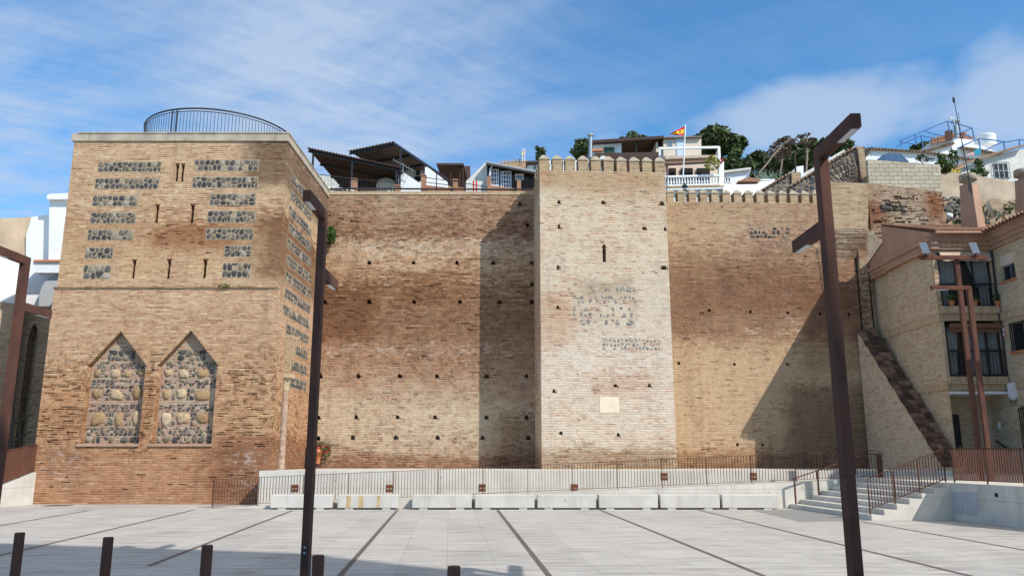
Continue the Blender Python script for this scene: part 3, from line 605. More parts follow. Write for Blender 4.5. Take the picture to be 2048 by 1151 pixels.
M['white'] = plain('whitewash', (0.78, 0.78, 0.78), 0.85, 0.05, 1.2, bump=0.1, streak=0.10, dirt=(0.5, 0.46, 0.4))
M['offwhite'] = plain('weathered_whitewash', (0.64, 0.62, 0.57), 0.9, 0.15, 1.0, bump=0.3, streak=0.4, dirt=(0.3, 0.25, 0.19))
M['cream'] = plain('cream_render', (0.68, 0.56, 0.45), 0.85, 0.06, 1.0, streak=0.12)
M['ochre'] = plain('old_ochre_render', (0.56, 0.42, 0.285), 0.95, 0.3, 0.8, bump=0.5, streak=0.45, dirt=(0.33, 0.2, 0.11))
M['salmon'] = plain('salmon_render', (0.42, 0.255, 0.175), 0.9, 0.12, 1.5, bump=0.1, streak=0.3, dirt=(0.12, 0.08, 0.055))
M['plaque'] = plain('pale_plaque', (0.70, 0.60, 0.47), 0.85, 0.08, 5.0, bump=0.3)
M['corten'] = corten_mat('corten_steel')
M['corten_light'] = corten_mat('corten_panel', (0.15, 0.062, 0.04), (0.085, 0.04, 0.03), 0.7)
M['rust'] = corten_mat('rusty_steel', (0.22, 0.075, 0.03), (0.09, 0.035, 0.02), 0.7)
M['strip'] = plain('steel_strip', (0.115, 0.09, 0.08), 0.6, 0.25, 4.0, spec=0.4)
M['black_metal'] = plain('black_metal', (0.018, 0.018, 0.02), 0.45, 0.2, 8.0, spec=0.5)
M['grey_metal'] = plain('grey_metal', (0.34, 0.35, 0.36), 0.4, 0.1, 8.0, metal=0.6, spec=0.5)
M['white_metal'] = plain('white_metal', (0.75, 0.76, 0.77), 0.45, 0.06, 6.0, spec=0.4)
M['blue_metal'] = plain('blue_metal', (0.05, 0.16, 0.38), 0.5, 0.1, 6.0, spec=0.4)
M['dark_sheet'] = plain('dark_roof_sheet', (0.075, 0.05, 0.042), 0.8, 0.3, 2.0, streak=0.4, dirt=(0.03, 0.02, 0.018))
M['grey_sheet'] = plain('grey_roof_sheet', (0.20, 0.165, 0.135), 0.85, 0.2, 2.0, streak=0.3, dirt=(0.09, 0.07, 0.06))
M['brown_wood'] = plain('dark_brown_wood', (0.05, 0.024, 0.017), 0.6, 0.3, 5.0)
M['tile'] = tile_mat('roof_tile')
M['tile_old'] = tile_mat('old_roof_tile', (0.36, 0.24, 0.155), (0.22, 0.15, 0.1), 0.6)
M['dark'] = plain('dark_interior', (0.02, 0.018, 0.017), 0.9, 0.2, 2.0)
M['curtain'] = plain('curtain_cloth', (0.62, 0.63, 0.64), 0.9, 0.06, 4.0)
M['glass'] = glass_mat(); M['dim_glass'] = glass_mat('dark_window_glass', (0.02, 0.03, 0.045), 0.2)
M['lens'] = plain('lamp_lens', (0.62, 0.63, 0.64), 0.25, 0.2, 60.0, spec=0.6)
M['terracotta'] = plain('terracotta', (0.52, 0.2, 0.095), 0.8, 0.1, 8.0)
M['blockwork'] = None
def block_mat():
    m, s = new_mat('concrete_blockwork'); uv = UV(s); pos = POS(s); n = s.noise(pos, 3.0, 6.0, 0.7)
    b = s.n('ShaderNodeTexBrick', {'Vector': uv, 'Color1': c4((0.44, 0.385, 0.29)), 'Color2': c4((0.53, 0.47, 0.36)), 'Mortar': c4((0.24, 0.18, 0.12)), 'Scale': 1.0, 'Mortar Size': 0.014, 'Brick Width': 0.44, 'Row Height': 0.21})
    c = s.mix(b.outputs['Color'], s.mix(b.outputs['Color'], 0.75, 1.0, 'MULTIPLY'), s.mr(n, 0.4, 0.7))
    finish(s, c, 0.95, s.m('ADD', s.m('SUBTRACT', 1.0, b.outputs['Fac']), s.m('MULTIPLY', n, 0.5)), 0.4, 0.02, 0.15); return m
M['blockwork'] = block_mat()
M['pine'] = leaf_mat('pine_foliage', (0.03, 0.055, 0.02), (0.12, 0.145, 0.05))
M['shrub'] = leaf_mat('shrub_foliage', (0.03, 0.06, 0.015), (0.10, 0.15, 0.04))
M['agave'] = leaf_mat('agave_leaf', (0.05, 0.085, 0.06), (0.13, 0.18, 0.13))
M['seed'] = leaf_mat('dry_flower_head', (0.06, 0.045, 0.032), (0.15, 0.11, 0.075))
M['bark'] = plain('bark', (0.13, 0.095, 0.065), 0.95, 0.3, 6.0, bump=0.5)
M['stalk'] = plain('dry_stalk', (0.26, 0.205, 0.15), 0.9, 0.2, 6.0)
M['red_petal'] = leaf_mat('red_petal', (0.35, 0.012, 0.02), (0.55, 0.03, 0.05))
M['yellow_petal'] = leaf_mat('yellow_petal', (0.6, 0.38, 0.02), (0.75, 0.55, 0.05))
M['soil'] = plain('dry_soil', (0.24, 0.175, 0.115), 0.95, 0.35, 1.6, bump=0.8, streak=0.2)
M['flag_red'] = plain('flag_red', (0.62, 0.02, 0.025), 0.8, 0.05); M['flag_yellow'] = plain('flag_yellow', (0.85, 0.52, 0.02), 0.8, 0.05); M['flag_green'] = plain('flag_green', (0.03, 0.3, 0.09), 0.8, 0.05); M['flag_white'] = plain('flag_white', (0.8, 0.8, 0.8), 0.8, 0.05)
M['crest'] = plain('crest_red_brown', (0.35, 0.1, 0.05), 0.8, 0.3, 12.0)
M['tarp'] = plain('blue_tarp', (0.025, 0.085, 0.19), 0.5, 0.3, 2.5); M['pink'] = plain('pink_cloth', (0.55, 0.06, 0.16), 0.85, 0.1); M['teal'] = plain('teal_cloth', (0.02, 0.26, 0.36), 0.85, 0.1)
M['awning'] = plain('striped_awning', (0.50, 0.38, 0.29), 0.85, 0.15, 3.0); M['brown_awning'] = plain('brown_awning', (0.16, 0.09, 0.06), 0.85, 0.15, 3.0); M['orange_box'] = plain('awning_case', (0.2, 0.09, 0.055), 0.7, 0.1)
M['pale_blue'] = plain('pale_blue_door', (0.5, 0.6, 0.68), 0.7, 0.05); M['green_metal'] = plain('green_metal', (0.06, 0.12, 0.06), 0.6, 0.1)
M['castle'] = plain('castle_stone', (0.40, 0.255, 0.15), 0.95, 0.25, 0.8, bump=0.4)
M['rough_paving'] = plain('rough_granite', (0.24, 0.235, 0.23), 0.9, 0.25, 18.0, bump=0.4)
M['paving'] = paving_mat()
# ================================================================ SETTING: ground
mb = MB(); mb.face([(-700, -700, 0), (700, -700, 0), (700, 900, 0), (-700, 900, 0)])
plaza = tag(mb.build('plaza_paving', M['paving'], origin=(0, 0, 0)), kind='structure')
def strip_at(px, py, x0, x1):
    p = G(px, py); k = (p - Vector(STRIP0)).dot(PERP)
    o = Vector(STRIP0) + PERP * k; a, b = o + STRIP * x0, o + STRIP * x1
    w = PERP * 0.047; z = Vector((0, 0, 0.004)); m_ = MB()
    m_.face([a - w + z, a + w + z, b + w + z, b - w + z]); m_.build('steel_strip', M['strip'], plaza)
o0 = Vector(STRIP0)
def along(px, py): return (G(px, py) - o0).dot(STRIP)
strip_at(178, 1020, -16, along(178, 1020)); strip_at(387, 1019, -20, along(387, 1019)); strip_at(585, 1020, along(290, 1131), along(585, 1020))
for a in (795, 995, 1200, 1397): strip_at(a, 1019, -26, along(a, 1019))
strip_at(1722, 1042, -26, along(1722, 1042))
mb = MB(); q = [G(1504, 1019.5), G(1599, 1042), G(1738, 1040), G(1588, 1018)]
mb.face([p + Vector((0, 0, 0.004)) for p in q]); tag(mb.build('rough_paving', M['rough_paving']), kind='structure')
mb = MB(); mb.box(-16.2, -15.3, 28.0, 28.5, 0.0, 0.006); mb.build('drain_grate', M['black_metal'], plaza)

# hill behind the walls
def hill_z(x, y):
    b = 12.6 + max(0, y - 44) * 0.20 + max(0, y - 80) * 0.12
    return b + 0.35 * math.sin(x * 0.21 + y * 0.13) - max(0, -x - 12) * 0.35 * (1 if y < 60 else 1)
mb = MB(); nx, ny = 44, 30; vs = []; fs = []
for j in range(ny + 1):
    for i in range(nx + 1):
        x = -120 + 240 * i / nx; y = 37.6 + 260 * (j / ny) ** 1.6; vs.append((x, y, min(hill_z(x, y), 60) if x < 16 else max(hill_z(x, y), 0)))
for j in range(ny):
    for i in range(nx): fs.append((j * (nx + 1) + i, j * (nx + 1) + i + 1, (j + 1) * (nx + 1) + i + 1, (j + 1) * (nx + 1) + i))
mb.mesh(vs, fs, 0, True); tag(mb.build('hill_terrain', M['soil']), kind='structure')

def erode(n, u0, u1, z0, z1, wr, hr, dr, course=0.1, avoid=()):
    o = []
    for _ in range(n):
        w, h = rnd.uniform(*wr), rnd.choice(hr); u = rnd.uniform(u0, u1 - w); z = round(rnd.uniform(z0, z1) / course) * course + rnd.uniform(-.01, .01)
        if any(a[0] - w < u < a[1] and a[2] - h < z < a[3] for a in avoid): continue
        o.append((u, u + w, z, z + h, rnd.uniform(*dr)))
    return o
# ================================================================ LEFT TOWER
TX0, TX1, TY, TYL = -17.2, -8.8, 29.0, 28.92
TZ, TS = zy(268, TY), zy(577, TYL)
tower = thing('brick_tower', 'big square brick tower with cobble panels, arrow slits and two blind pointed niches', 'tower', (-13, 30, 0))
def fu(px, py, Y=TY): return P(px, py, Y).x - TX0
mb = MB(); slits = []
for (x0, x1, y0, y1) in [(348.6, 352.5, 328, 363), (359.5, 363.8, 328, 363), (308.2, 312.8, 410, 446), (378.6, 383.4, 409, 446), (261.5, 266.3, 519.5, 557), (331.5, 336.3, 519, 557), (403.5, 408.6, 519, 556)]:
    yc = (y0 + y1) / 2; a, b = fu(x0, yc), fu(x1, yc); c = (a + b) / 2; w = max(b - a, 0.085) * 1.35; t, bo = zy(y0, TY), zy(y1, TY)
    slits += [(c - w * 0.8, c + w * 0.8, t - 0.02, t + 0.03, 0.10), (c - w * 0.62, c + w * 0.62, t - 0.2, t, 0.45), (c - w * 0.5, c + w * 0.5, bo, t - 0.15, 0.45)]
mb.relief((TX0 + 0.06, TY), (TX1, TY), TS, TZ - 0.3, erode(22, fu(270, 470), fu(410, 470), zy(492, TY), zy(445, TY), (0.1, 0.4), (0.03, 0.036), (0.05, 0.09), 0.083, slits) + erode(10, 0.3, 8, 8.2, 12, (0.1, 0.3), (0.03,), (0.04, 0.08), 0.083, slits) + slits)
niches = []
NICHE = []
for (l, r, apx, apy, shy) in [(174.5, 294, 241.4, 662.7, 733), (315, 437, 383, 661, 732)]:
    a, b = fu(l, shy, TYL), fu(r, shy, TYL); zs, za, zb = zy(shy, TYL), zy(apy, TYL), zy(887, TYL); dep = 0.27
    niches.append((a + 0.04, b - 0.05, zb, zs, dep, 1)); NICHE.append((a, b, zb, zs, za)); n = 17; c = (a + b) / 2
    for k in range(n):
        f = 1 - (k + 0.15) / n; niches.append((c - (c - a) * f, c + (b - c) * f, zs + (za - zs) * k / n, zs + (za - zs) * (k + 1) / n, dep, 1))
dash = []
for (xa, xb, ya, yb, n) in [(75, 165, 745, 890, 48), (432, 540, 735, 905, 60), (282, 312, 745, 880, 14), (60, 520, 905, 985, 16), (300, 340, 690, 740, 6)]:
    dash += erode(n, fu(xa, (ya + yb) / 2, TYL), fu(xb, (ya + yb) / 2, TYL), zy(yb, TYL), zy(ya, TYL), (0.12, 0.42), (0.03, 0.036, 0.042), (0.06, 0.11), 0.083, niches)
mb.relief((TX0, TYL), (TX1 - 0.0, TYL), -0.05, TS, dash + niches)
mb.face([(TX0, TYL, TS), (TX1, TYL, TS), (TX1, TY, TS), (TX0, TY, TS)])
mb.relief((TX1, TY), (TX1, 37.5), TS, TZ - 0.3); mb.relief((TX1, TYL), (TX1, 37.5), -0.05, TS)
mb.relief((TX0, 37.5), (TX0, TYL), -0.05, TS); mb.relief((TX0 + 0.06, 37.5), (TX0 + 0.06, TY), TS, TZ - 0.3)
mb.relief((TX1, 37.5), (TX0, 37.5), -0.05, TZ - 0.3)
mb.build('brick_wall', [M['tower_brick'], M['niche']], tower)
mb = MB()
mb.box(TX0 - 0.04, TX1 + 0.05, TY - 0.06, TY + 0.45, TZ - 0.3, TZ); mb.box(TX1 - 0.4, TX1 + 0.05, TY + 0.45, 37.55, TZ - 0.3, TZ); mb.box(TX0 - 0.04, TX0 + 0.4, TY + 0.45, 37.55, TZ - 0.3, TZ)
mb.box(TX0 + 0.2, TX1 + 0.08, TY - 0.09, TY + 0.1, TZ, TZ + 0.05); mb.box(TX1 - 0.05, TX1 + 0.08, TY + 0.1, 37.5, TZ, TZ + 0.05)
mb.build('coping', M['coping'], tower)
mb = MB(); mb.box(TX0 + 0.4, TX1 - 0.4, TY + 0.45, 37.5, TZ - 0.28, TZ - 0.2); mb.build('roof_floor', M['concrete'], tower)
mb = MB(); mb.box(TX0 - 0.02, TX1 + 0.012, TYL - 0.035, TY + 0.02, TS + 0.003, TS + 0.06); mb.build('string_course', M['dark_brick'], tower)
for (l, r, apx, apy) in [(152, 277, 0, 0), (296, 424, 0, 0)]:
    mb = MB(); a, b = P(l, 889, TYL - 0.06).x, P(r, 889, TYL - 0.06).x; z = zy(889, TYL - 0.06); mb.box(a, b, TYL - 0.06, TYL + 0.29, z - 0.05, z + 0.035); mb.build('niche_sill', M['salmon'], tower)
for (x0, x1, y0, y1) in [(196, 323, 323, 344), (190, 318, 356, 378), (185, 276, 390, 413), (181, 272, 424, 447), (175, 268, 458, 481), (170, 227, 494, 517), (167, 222, 529, 558),
                         (388, 518, 319, 342), (385, 516, 353, 376), (420, 512, 387, 411), (415, 511, 421, 445), (412, 508, 456, 479), (448, 504, 490, 514), (445, 502, 525, 555)]:
    yc = (y0 + y1) / 2; mb = MB(); a, b = P(x0, yc, TY).x, P(x1, yc, TY).x; mb.box(a, b, TY - 0.006, TY + 0.05, zy(y1, TY), zy(y0, TY)); mb.stones(lambda u, z, d: Vector((u, TY - 0.006 - d, z)), a + 0.01, b - 0.01, zy(y1, TY) + 0.01, zy(y0, TY) - 0.01, 2, (0.13, 0.25), 0.028, 0.0, 0.014, rnd, 0.97, 1); mb.build('stone_panel', [M['panel_mortar'], M['cobbles']], tower)
z = 12.72
for k in range(13):
    y0 = 29.75 + (0.1 if k % 2 else 0.0) + (0.25 if k > 9 else 0); y1 = (31.9, 33.0)[k > 0] + min(k, 6) * 0.12
    if k == 11: y0 = 31.3
    mb = MB(); mb.box(TX1 - 0.05, TX1 + 0.006, y0, y1, z - 0.42, z); mb.stones(lambda u, v, d: Vector((TX1 + 0.006 + d, u, v)), y0 + 0.01, y1 - 0.01, z - 0.41, z - 0.01, 2, (0.14, 0.25), 0.028, 0.0, 0.014, rnd, 0.97, 1); mb.build('stone_panel', [M['panel_mortar'], M['cobbles']], tower); z -= 0.665
# coursed rubble filling the two niches
rows = [(886, 870, 'm'), (871, 852, 'd'), (850, 822, 'o'), (822, 806, 'd'), (799, 775, 'o'), (775, 757, 'd'), (753, 736, 'o'), (736, 721, 'd'), (720, 697, 'D')]
for ni, (a, b, zb, zs, za) in enumerate(NICHE):
    mb = MB(); fn = lambda u, z, d: Vector((TX0 + u, TYL + 0.268 - d, z)); cc = (a + b) / 2
    mb.prism([fn(a + 0.05, zb, 0), fn(b - 0.06, zb, 0), fn(b - 0.06, zs, 0), fn(cc, za - 0.1, 0), fn(a + 0.05, zs, 0)], (0, 0.02, 0), 2)
    for y1, y0, kind in rows:
        z0, z1 = zy(y1, TYL), zy(y0, TYL); hw = (b - a) / 2 - 0.07
        if z1 > zs: hw = max(0.1, (b - a) / 2 * (za - z1) / (za - zs) - 0.03)
        pr = 0.86 if not (ni == 1 and kind == 'd') else 0.7
        if kind == 'o':
            u = cc - hw + rnd.uniform(0, 0.12)
            while u < cc + hw - 0.15:
                w = min(rnd.uniform(0.30, 0.62), cc + hw - u); h = (z1 - z0) * rnd.uniform(0.8, 1.2); mb.blob(fn, u + w / 2, (z0 + z1) / 2 + rnd.uniform(-.04, .04), w - 0.02, h, 0, 0.06, rnd, 1); u += w
                w = rnd.uniform(0.08, 0.34)
                if u + w < cc + hw: mb.stones(fn, u, u + w, z0, z1, 3, (0.08, 0.17), 0.03, 0, 0.025, rnd, 0.75, 0); u += w
        elif kind == 'm': mb.stones(fn, cc - hw, cc + hw, z0, z1, 1, (0.2, 0.32), 0.05, 0, 0.04, rnd, 0.9, 0)
        elif kind == 'D': mb.stones(fn, cc - hw, cc + hw, z0, z1, 2, (0.18, 0.28), 0.04, 0, 0.035, rnd, 0.92, 0)
        else: mb.stones(fn, cc - hw, cc + hw, z0, z1, 2 if (z1 - z0) < 0.22 else 3, (0.11, 0.22), 0.03, 0, 0.022, rnd, pr, 0)
    mb.build('niche_rubble', [M['cobbles'], M['ochre_stone'], M['niche']], tower)
# corner pier, colonnette, capital and the stub of an arch on the side
mb = MB(); mb.relief((TX1, TYL + 0.003), (TX1 + 0.16, TYL + 0.003), -0.05, TS - 0.9, back=0.85); mb.face([(TX1, TYL, TS - 0.9), (TX1 + 0.16, TYL, TS - 0.9), (TX1 + 0.16, TYL + 0.85, TS - 0.9), (TX1, TYL + 0.85, TS - 0.9)])
mb.build('corner_pier', M['tower_brick'], tower)
cx, cy = TX1 + 0.17, 30.05; zc = VPn(568, 768, (cx, 0), (cx, 50)).z
mb = MB(); mb.lathe([(0.17, 1.12), (0.17, 1.25), (0.15, 1.3), (0.145, 2.2), (0.15, 3.0), (0.135, zc - 0.25)], (cx, cy, 0), 12); mb.build('colonnette', plain('marble_shaft', (0.37, 0.27, 0.205), 0.8, 0.5, 7.0, bump=0.6, streak=0.7, dirt=(0.36, 0.2, 0.13)), tower)
mb = MB(); mb.lathe([(0.13, zc - 0.25), (0.16, zc - 0.2), (0.14, zc - 0.1), (0.2, zc + 0.15), (0.25, zc + 0.25)], (cx, cy, 0), 12); mb.box(cx - 0.17, cx + 0.27, cy - 0.27, cy + 0.27, zc + 0.25, zc + 0.4); mb.build('capital', plain('capital_stone', (0.50, 0.38, 0.25), 0.8, 0.3, 9.0, bump=0.6), tower)
mb = MB(); pts = []
for k in range(9):
    a = math.pi - (math.pi * 0.40) * k / 8; pts.append((TX1 + 0.001, cy + 1.75 + 1.75 * math.cos(a) - 0.05, zc + 0.4 + 1.45 * math.sin(a)))
top = [(TX1 + 0.001, pts[-1][1], pts[-1][2] + 0.22), (TX1 + 0.001, cy - 0.25, zc + 1.9), (TX1 + 0.001, cy - 0.25, zc + 0.4)]
mb.prism(pts + top, (0.36, 0, 0)); mb.build('arch_stub', M['buff_brick'], tower)

# circular railing on the tower roof
rc = Vector((-12.7, 32.4, TZ + 0.02)); RR = 3.09; RH = 1.2
rail = thing('roof_railing', 'black circular metal railing standing on the flat roof of the left tower', 'railing', rc)
angs = [R(178) + R(182) * k / 73 for k in range(74)]
cp = lambda a, z, r=RR: rc + Vector((r * math.cos(a), r * math.sin(a), z))
for z, r in ((RH, 0.035), (RH - 0.12, 0.017), (0.08, 0.02)):
    mb = MB(); mb.tube([cp(R(170) + R(200) * k / 60, z) for k in range(61)], r, 6); mb.build('rail', M['black_metal'], rail)
bar0 = None
for i, a in enumerate(angs):
    if bar0 is None:
        mb = MB(); mb.tube([cp(a, 0.08), cp(a, RH - 0.12)], 0.011, 5); bar0 = mb.build('bar', M['black_metal'], rail); base = cp(a, 0)
    else:
        b = bar0.copy(); COL.objects.link(b); b.parent = rail; b.location = bar0.location + (cp(a, 0) - base)
for a in (R(253), R(257), R(180), R(358)):
    mb = MB(); mb.tube([cp(a, 0), cp(a, RH)], 0.03, 6); mb.build('post', M['black_metal'], rail)

# ================================================================ CURTAIN WALL 1
PX = lambda px, py, Y: P(px, py, Y).x
ZT1 = zy(383, YW)
w1 = thing('curtain_wall', 'tall brown brick wall with rows of square putlog holes between the two towers', 'wall', (-4, YW, 1))
X1a, X1b = TX1, 1.08; H1 = []
for yy, xs in [(525, (738, 827, 914, 986.5, 1064)), (603.5, (649, 738, 828, 919.5, 999, 1064)), (752, (716, 799, 873.6, 973, 1053)), (834, (712, 795, 870, 973, 1053)), (875, (705, 791, 875, 965, 1057)), (408, (1040,)), (450, (1055,)), (568, (1064,)), (834.5, (636,)), (876, (636,)), (752.5, (640,))]:
    for x in xs: u = PX(x, yy, YW) - X1a; z = zy(yy, YW); w = rnd.uniform(0.075, 0.095); h = rnd.uniform(0.07, 0.085); H1 += [(u - w - rnd.uniform(0, .09), u + w + rnd.uniform(0, .09), z - h - rnd.uniform(0, .05), z + h * rnd.uniform(-.5, .9), 0.05), (u - w * rnd.uniform(.3, .9), u + w * rnd.uniform(.3, .9), z + h, z + h + rnd.uniform(.01, .06), 0.12), (u - w, u + w, z - h, z + h, 0.4)]
H1 = erode(70, 0.1, X1b - X1a - 0.1, 1.0, ZT1 - 0.4, (0.1, 0.5), (0.05, 0.06, 0.1), (0.012, 0.04)) + erode(34, 0.2, 9.5, 6.0, 12.2, (0.15, 0.4), (0.04,), (0.05, 0.1)) + H1
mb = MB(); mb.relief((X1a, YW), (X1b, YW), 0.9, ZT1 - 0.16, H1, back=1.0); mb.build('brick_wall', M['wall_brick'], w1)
mb = MB(); mb.box(X1a, X1b - 0.01, YW - 0.03, YW + 1.0, ZT1 - 0.16, ZT1); mb.build('brick_coping', M['band_brick'], w1)

# ================================================================ MIDDLE TOWER
KA, KB = Vector((1.24, 33.5, 0)), Vector((6.93, 33.85, 0)); KL = (KB - KA).length; KU = (KB - KA) / KL; KN = Vector((KU.y, -KU.x, 0))
KZ = zy(340.5, 33.55)
keep = thing('wall_tower', 'pale brick tower with pointed merlons standing out from the middle of the wall', 'tower', (4, 35, 1))
def ku(px, py):
    p = VPn(px, py, KA, KB); return (Vector((p.x, p.y, 0)) - KA).dot(KU), p.z
KH = []
for (x, y, w, h) in [(1118, 404, 6, 6.5), (1206.5, 405, 7, 7), (1324, 407, 9.5, 7), (1118, 453, 4.5, 8), (1289, 456.5, 9, 6), (1330.5, 458, 5, 8), (1116, 535, 5, 8), (1328, 535, 10.5, 7.5), (1115.6, 614, 5, 6), (1108, 782, 5.5, 6), (1231, 771, 7, 5), (1299, 771, 6, 5), (1122, 865.5, 6, 5.5), (1236.7, 869, 5.5, 5.5)]:
    u, z = ku(x, y); w *= 34 / 1572 / 2; h *= 34 / 1572 / 2; KH += [(u - w - rnd.uniform(0, .08), u + w + rnd.uniform(0, .08), z - h - rnd.uniform(0, .05), z + h * rnd.uniform(-.5, .9), 0.05), (u - w * .8, u + w * .5, z + h, z + h + rnd.uniform(.01, .05), 0.12), (u - w, u + w, z - h, z + h, 0.4)]
(u, z), (_, z2) = ku(1209, 524), ku(1209, 491); KH += [(u - 0.075, u + 0.075, z, z2, 0.6), (u - 0.095, u + 0.095, z2 - 0.09, z2 - 0.03, 0.2), (u - 0.05, u + 0.05, z2, z2 + 0.06, 0.3)]
KH = erode(60, 0.1, KL - 0.1, 1.0, KZ - 0.2, (0.1, 0.36), (0.05, 0.06, 0.1), (0.012, 0.035)) + KH
mb = MB(); mb.relief(KA, KB, 0.9, KZ, KH)
mb.relief((1.02, 36.2), KA, 0.9, KZ); mb.relief(KB, (6.98, 36.5), 0.9, KZ)
a, b, c, d = [Vector((p[0], p[1], KZ)) for p in (KA, KB, (6.98, 36.5), (1.02, 36.2))]
mb.face([a, b, c, d]); mb.build('brick_wall', M['keep_brick'], keep)
def merlon(parent, o, U, N, w, dep, h, hc):
    """brick block with a hipped stone cap; o = front left foot"""
    up = Vector((0, 0, 1)); mb = MB(); q = lambda u, d, z: o + U * u - N * d + up * z
    mb.hexa([q(0, 0, 0), q(w, 0, 0), q(w, dep, 0), q(0, dep, 0)], [q(0, 0, h), q(w, 0, h), q(w, dep, h), q(0, dep, h)])
    m_ = mb.build('merlon', M['buff_brick'], parent)
    e = 0.025; mb = MB(); j = lambda: rnd.uniform(-0.015, 0.015)
    b0 = [q(-e, -e, h), q(w + e, -e, h), q(w + e, dep + e, h), q(-e, dep + e, h)]; b1 = [p + up * 0.06 for p in b0]; k = 0.36
    t = [q(w * k + j(), dep * 0.3, h + hc + j()), q(w * (1 - k) + j(), dep * 0.3, h + hc + j()), q(w * (1 - k), dep * 0.7, h + hc), q(w * k, dep * 0.7, h + hc)]
    mb.hexa(b0, b1); mb.hexa(b1, t); mb.build('merlon_cap', M['capstone'], m_)
KM = 10; MW = 0.44; pit = (KL - MW) / (KM - 1)
for k in range(KM): merlon(keep, KA + KU * (k * pit) + Vector((0, 0, KZ)), KU, KN, MW, 0.5, 0.50, 0.27)
for k in (1, 2, 3): merlon(keep, Vector((1.02 + 0.06 * k, 36.2 - 0.66 * k + 0.44, KZ)) , Vector((0.08, -0.997, 0)), Vector((-0.997, -0.08, 0)), MW, 0.5, 0.50, 0.27)
q = lambda u, z, d: KA + KU * u + Vector((0, 0, z)) + KN * d
for (xa, xb, y1, y0, pr, nr) in [(1150, 1275, 583, 571, .6, 1), (1146, 1278, 606, 590, .55, 2), (1146, 1276, 634, 612, .6, 2), (1160, 1270, 650, 637, .5, 1), (1204, 1322, 700, 676, .8, 3)]:
    (ua, za), (ub, zb) = ku(xa, y1), ku(xb, y0); mb = MB(); mb.hexa([q(ua, za, 0.004), q(ub, za, 0.004), q(ub, za, -0.03), q(ua, za, -0.03)], [q(ua, zb, 0.004), q(ub, zb, 0.004), q(ub, zb, -0.03), q(ua, zb, -0.03)], 1)
    mb.stones(q, ua, ub, za, zb, nr, (0.11, 0.22), 0.06, 0.004, 0.018, rnd, pr); mb.build('exposed_cobbles', [M['grey_cobbles'], M['keep_brick']], keep)
u0, z1 = ku(1198.7, 792.5); u1, z0 = ku(1238.4, 824.5); mb = MB(); q = lambda u, z, d: KA + KU * u + Vector((0, 0, z)) + KN * d
mb.hexa([q(u0, z0, 0.015), q(u1, z0, 0.015), q(u1, z0, -0.05), q(u0, z0, -0.05)], [q(u0, z1, 0.015), q(u1, z1, 0.015), q(u1, z1, -0.05), q(u0, z1, -0.05)]); mb.build('blank_plaque', M['plaque'], keep)

# ================================================================ CURTAIN WALL 2 with merlons
WA, WB = Vector((6.9, 36.3, 0)), Vector((16.45, 36.65, 0)); WU = (WB - WA).normalized(); WLn = (WB - WA).length; WN = Vector((WU.y, -WU.x, 0))
Z2 = zy(404.5, 36.45)
w2 = thing('battlement_wall', 'brick wall topped by a row of pointed merlons right of the middle tower', 'wall', (11, 36.5, 1))
def wu(px, py):
    p = VPn(px, py, WA, WB); return (Vector((p.x, p.y, 0)) - WA).dot(WU), p.z
H2 = []
for x, y in [(1418.5, 620.5), (1501, 623), (1576, 625), (1640, 627), (1698, 628), (1357.7, 726), (1469, 728), (1575, 728), (1475, 888.5), (1525.5, 889), (1344, 400)]:
    u, z = wu(x, y); H2.append((u - 0.065, u + 0.065, z - 0.065, z + 0.065, 0.35))
H2 = erode(70, 0.1, WLn - 0.1, 1.0, Z2 - 0.2, (0.1, 0.4), (0.05, 0.06, 0.1), (0.012, 0.04)) + H2
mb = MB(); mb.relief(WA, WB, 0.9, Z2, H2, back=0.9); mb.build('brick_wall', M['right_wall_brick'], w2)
q = lambda u, z, d: WA + WU * u + Vector((0, 0, z)) + WN * d; mb = MB(); (ua, za), (ub, zb) = wu(1500, 476), wu(1580, 453)
mb.hexa([q(ua, za, 0.004), q(ub, za, 0.004), q(ub, za, -0.03), q(ua, za, -0.03)], [q(ua, zb, 0.004), q(ub, zb, 0.004), q(ub, zb, -0.03), q(ua, zb, -0.03)], 1)
mb.stones(q, ua, ub, za, zb, 3, (0.14, 0.28), 0.06, 0.004, 0.03, rnd, 0.65); mb.build('exposed_cobbles', [M['cobbles'], M['right_wall_brick']], w2)
for k in range(15):
    u, _ = wu(1339.8 + k * 22.5, 395); merlon(w2, WA + WU * (u - 0.16) + Vector((0, 0, Z2)), WU, WN, 0.36, 0.5, 0.43, 0.25)
u0, z1 = wu(1711, 476); u1, _ = wu(1734, 560); q = lambda u, z, d: WA + WU * u + Vector((0, 0, z)) + WN * d
mb = MB(); n = 14
for k in range(n):
    za, zb = 0.95 + (z1 - 0.95) * k / n, 0.95 + (z1 - 0.95) * (k + 1) / n; dd = 0.16 + rnd.uniform(-0.03, 0.03)
    mb.hexa([q(u0, za, dd), q(u1, za, dd), q(u1, za, -0.3), q(u0, za, -0.3)], [q(u0, zb, dd), q(u1, zb, dd), q(u1, zb, -0.3), q(u0, zb, -0.3)])
mb.build('brick_pilaster', M['ruin_brick'], w2)

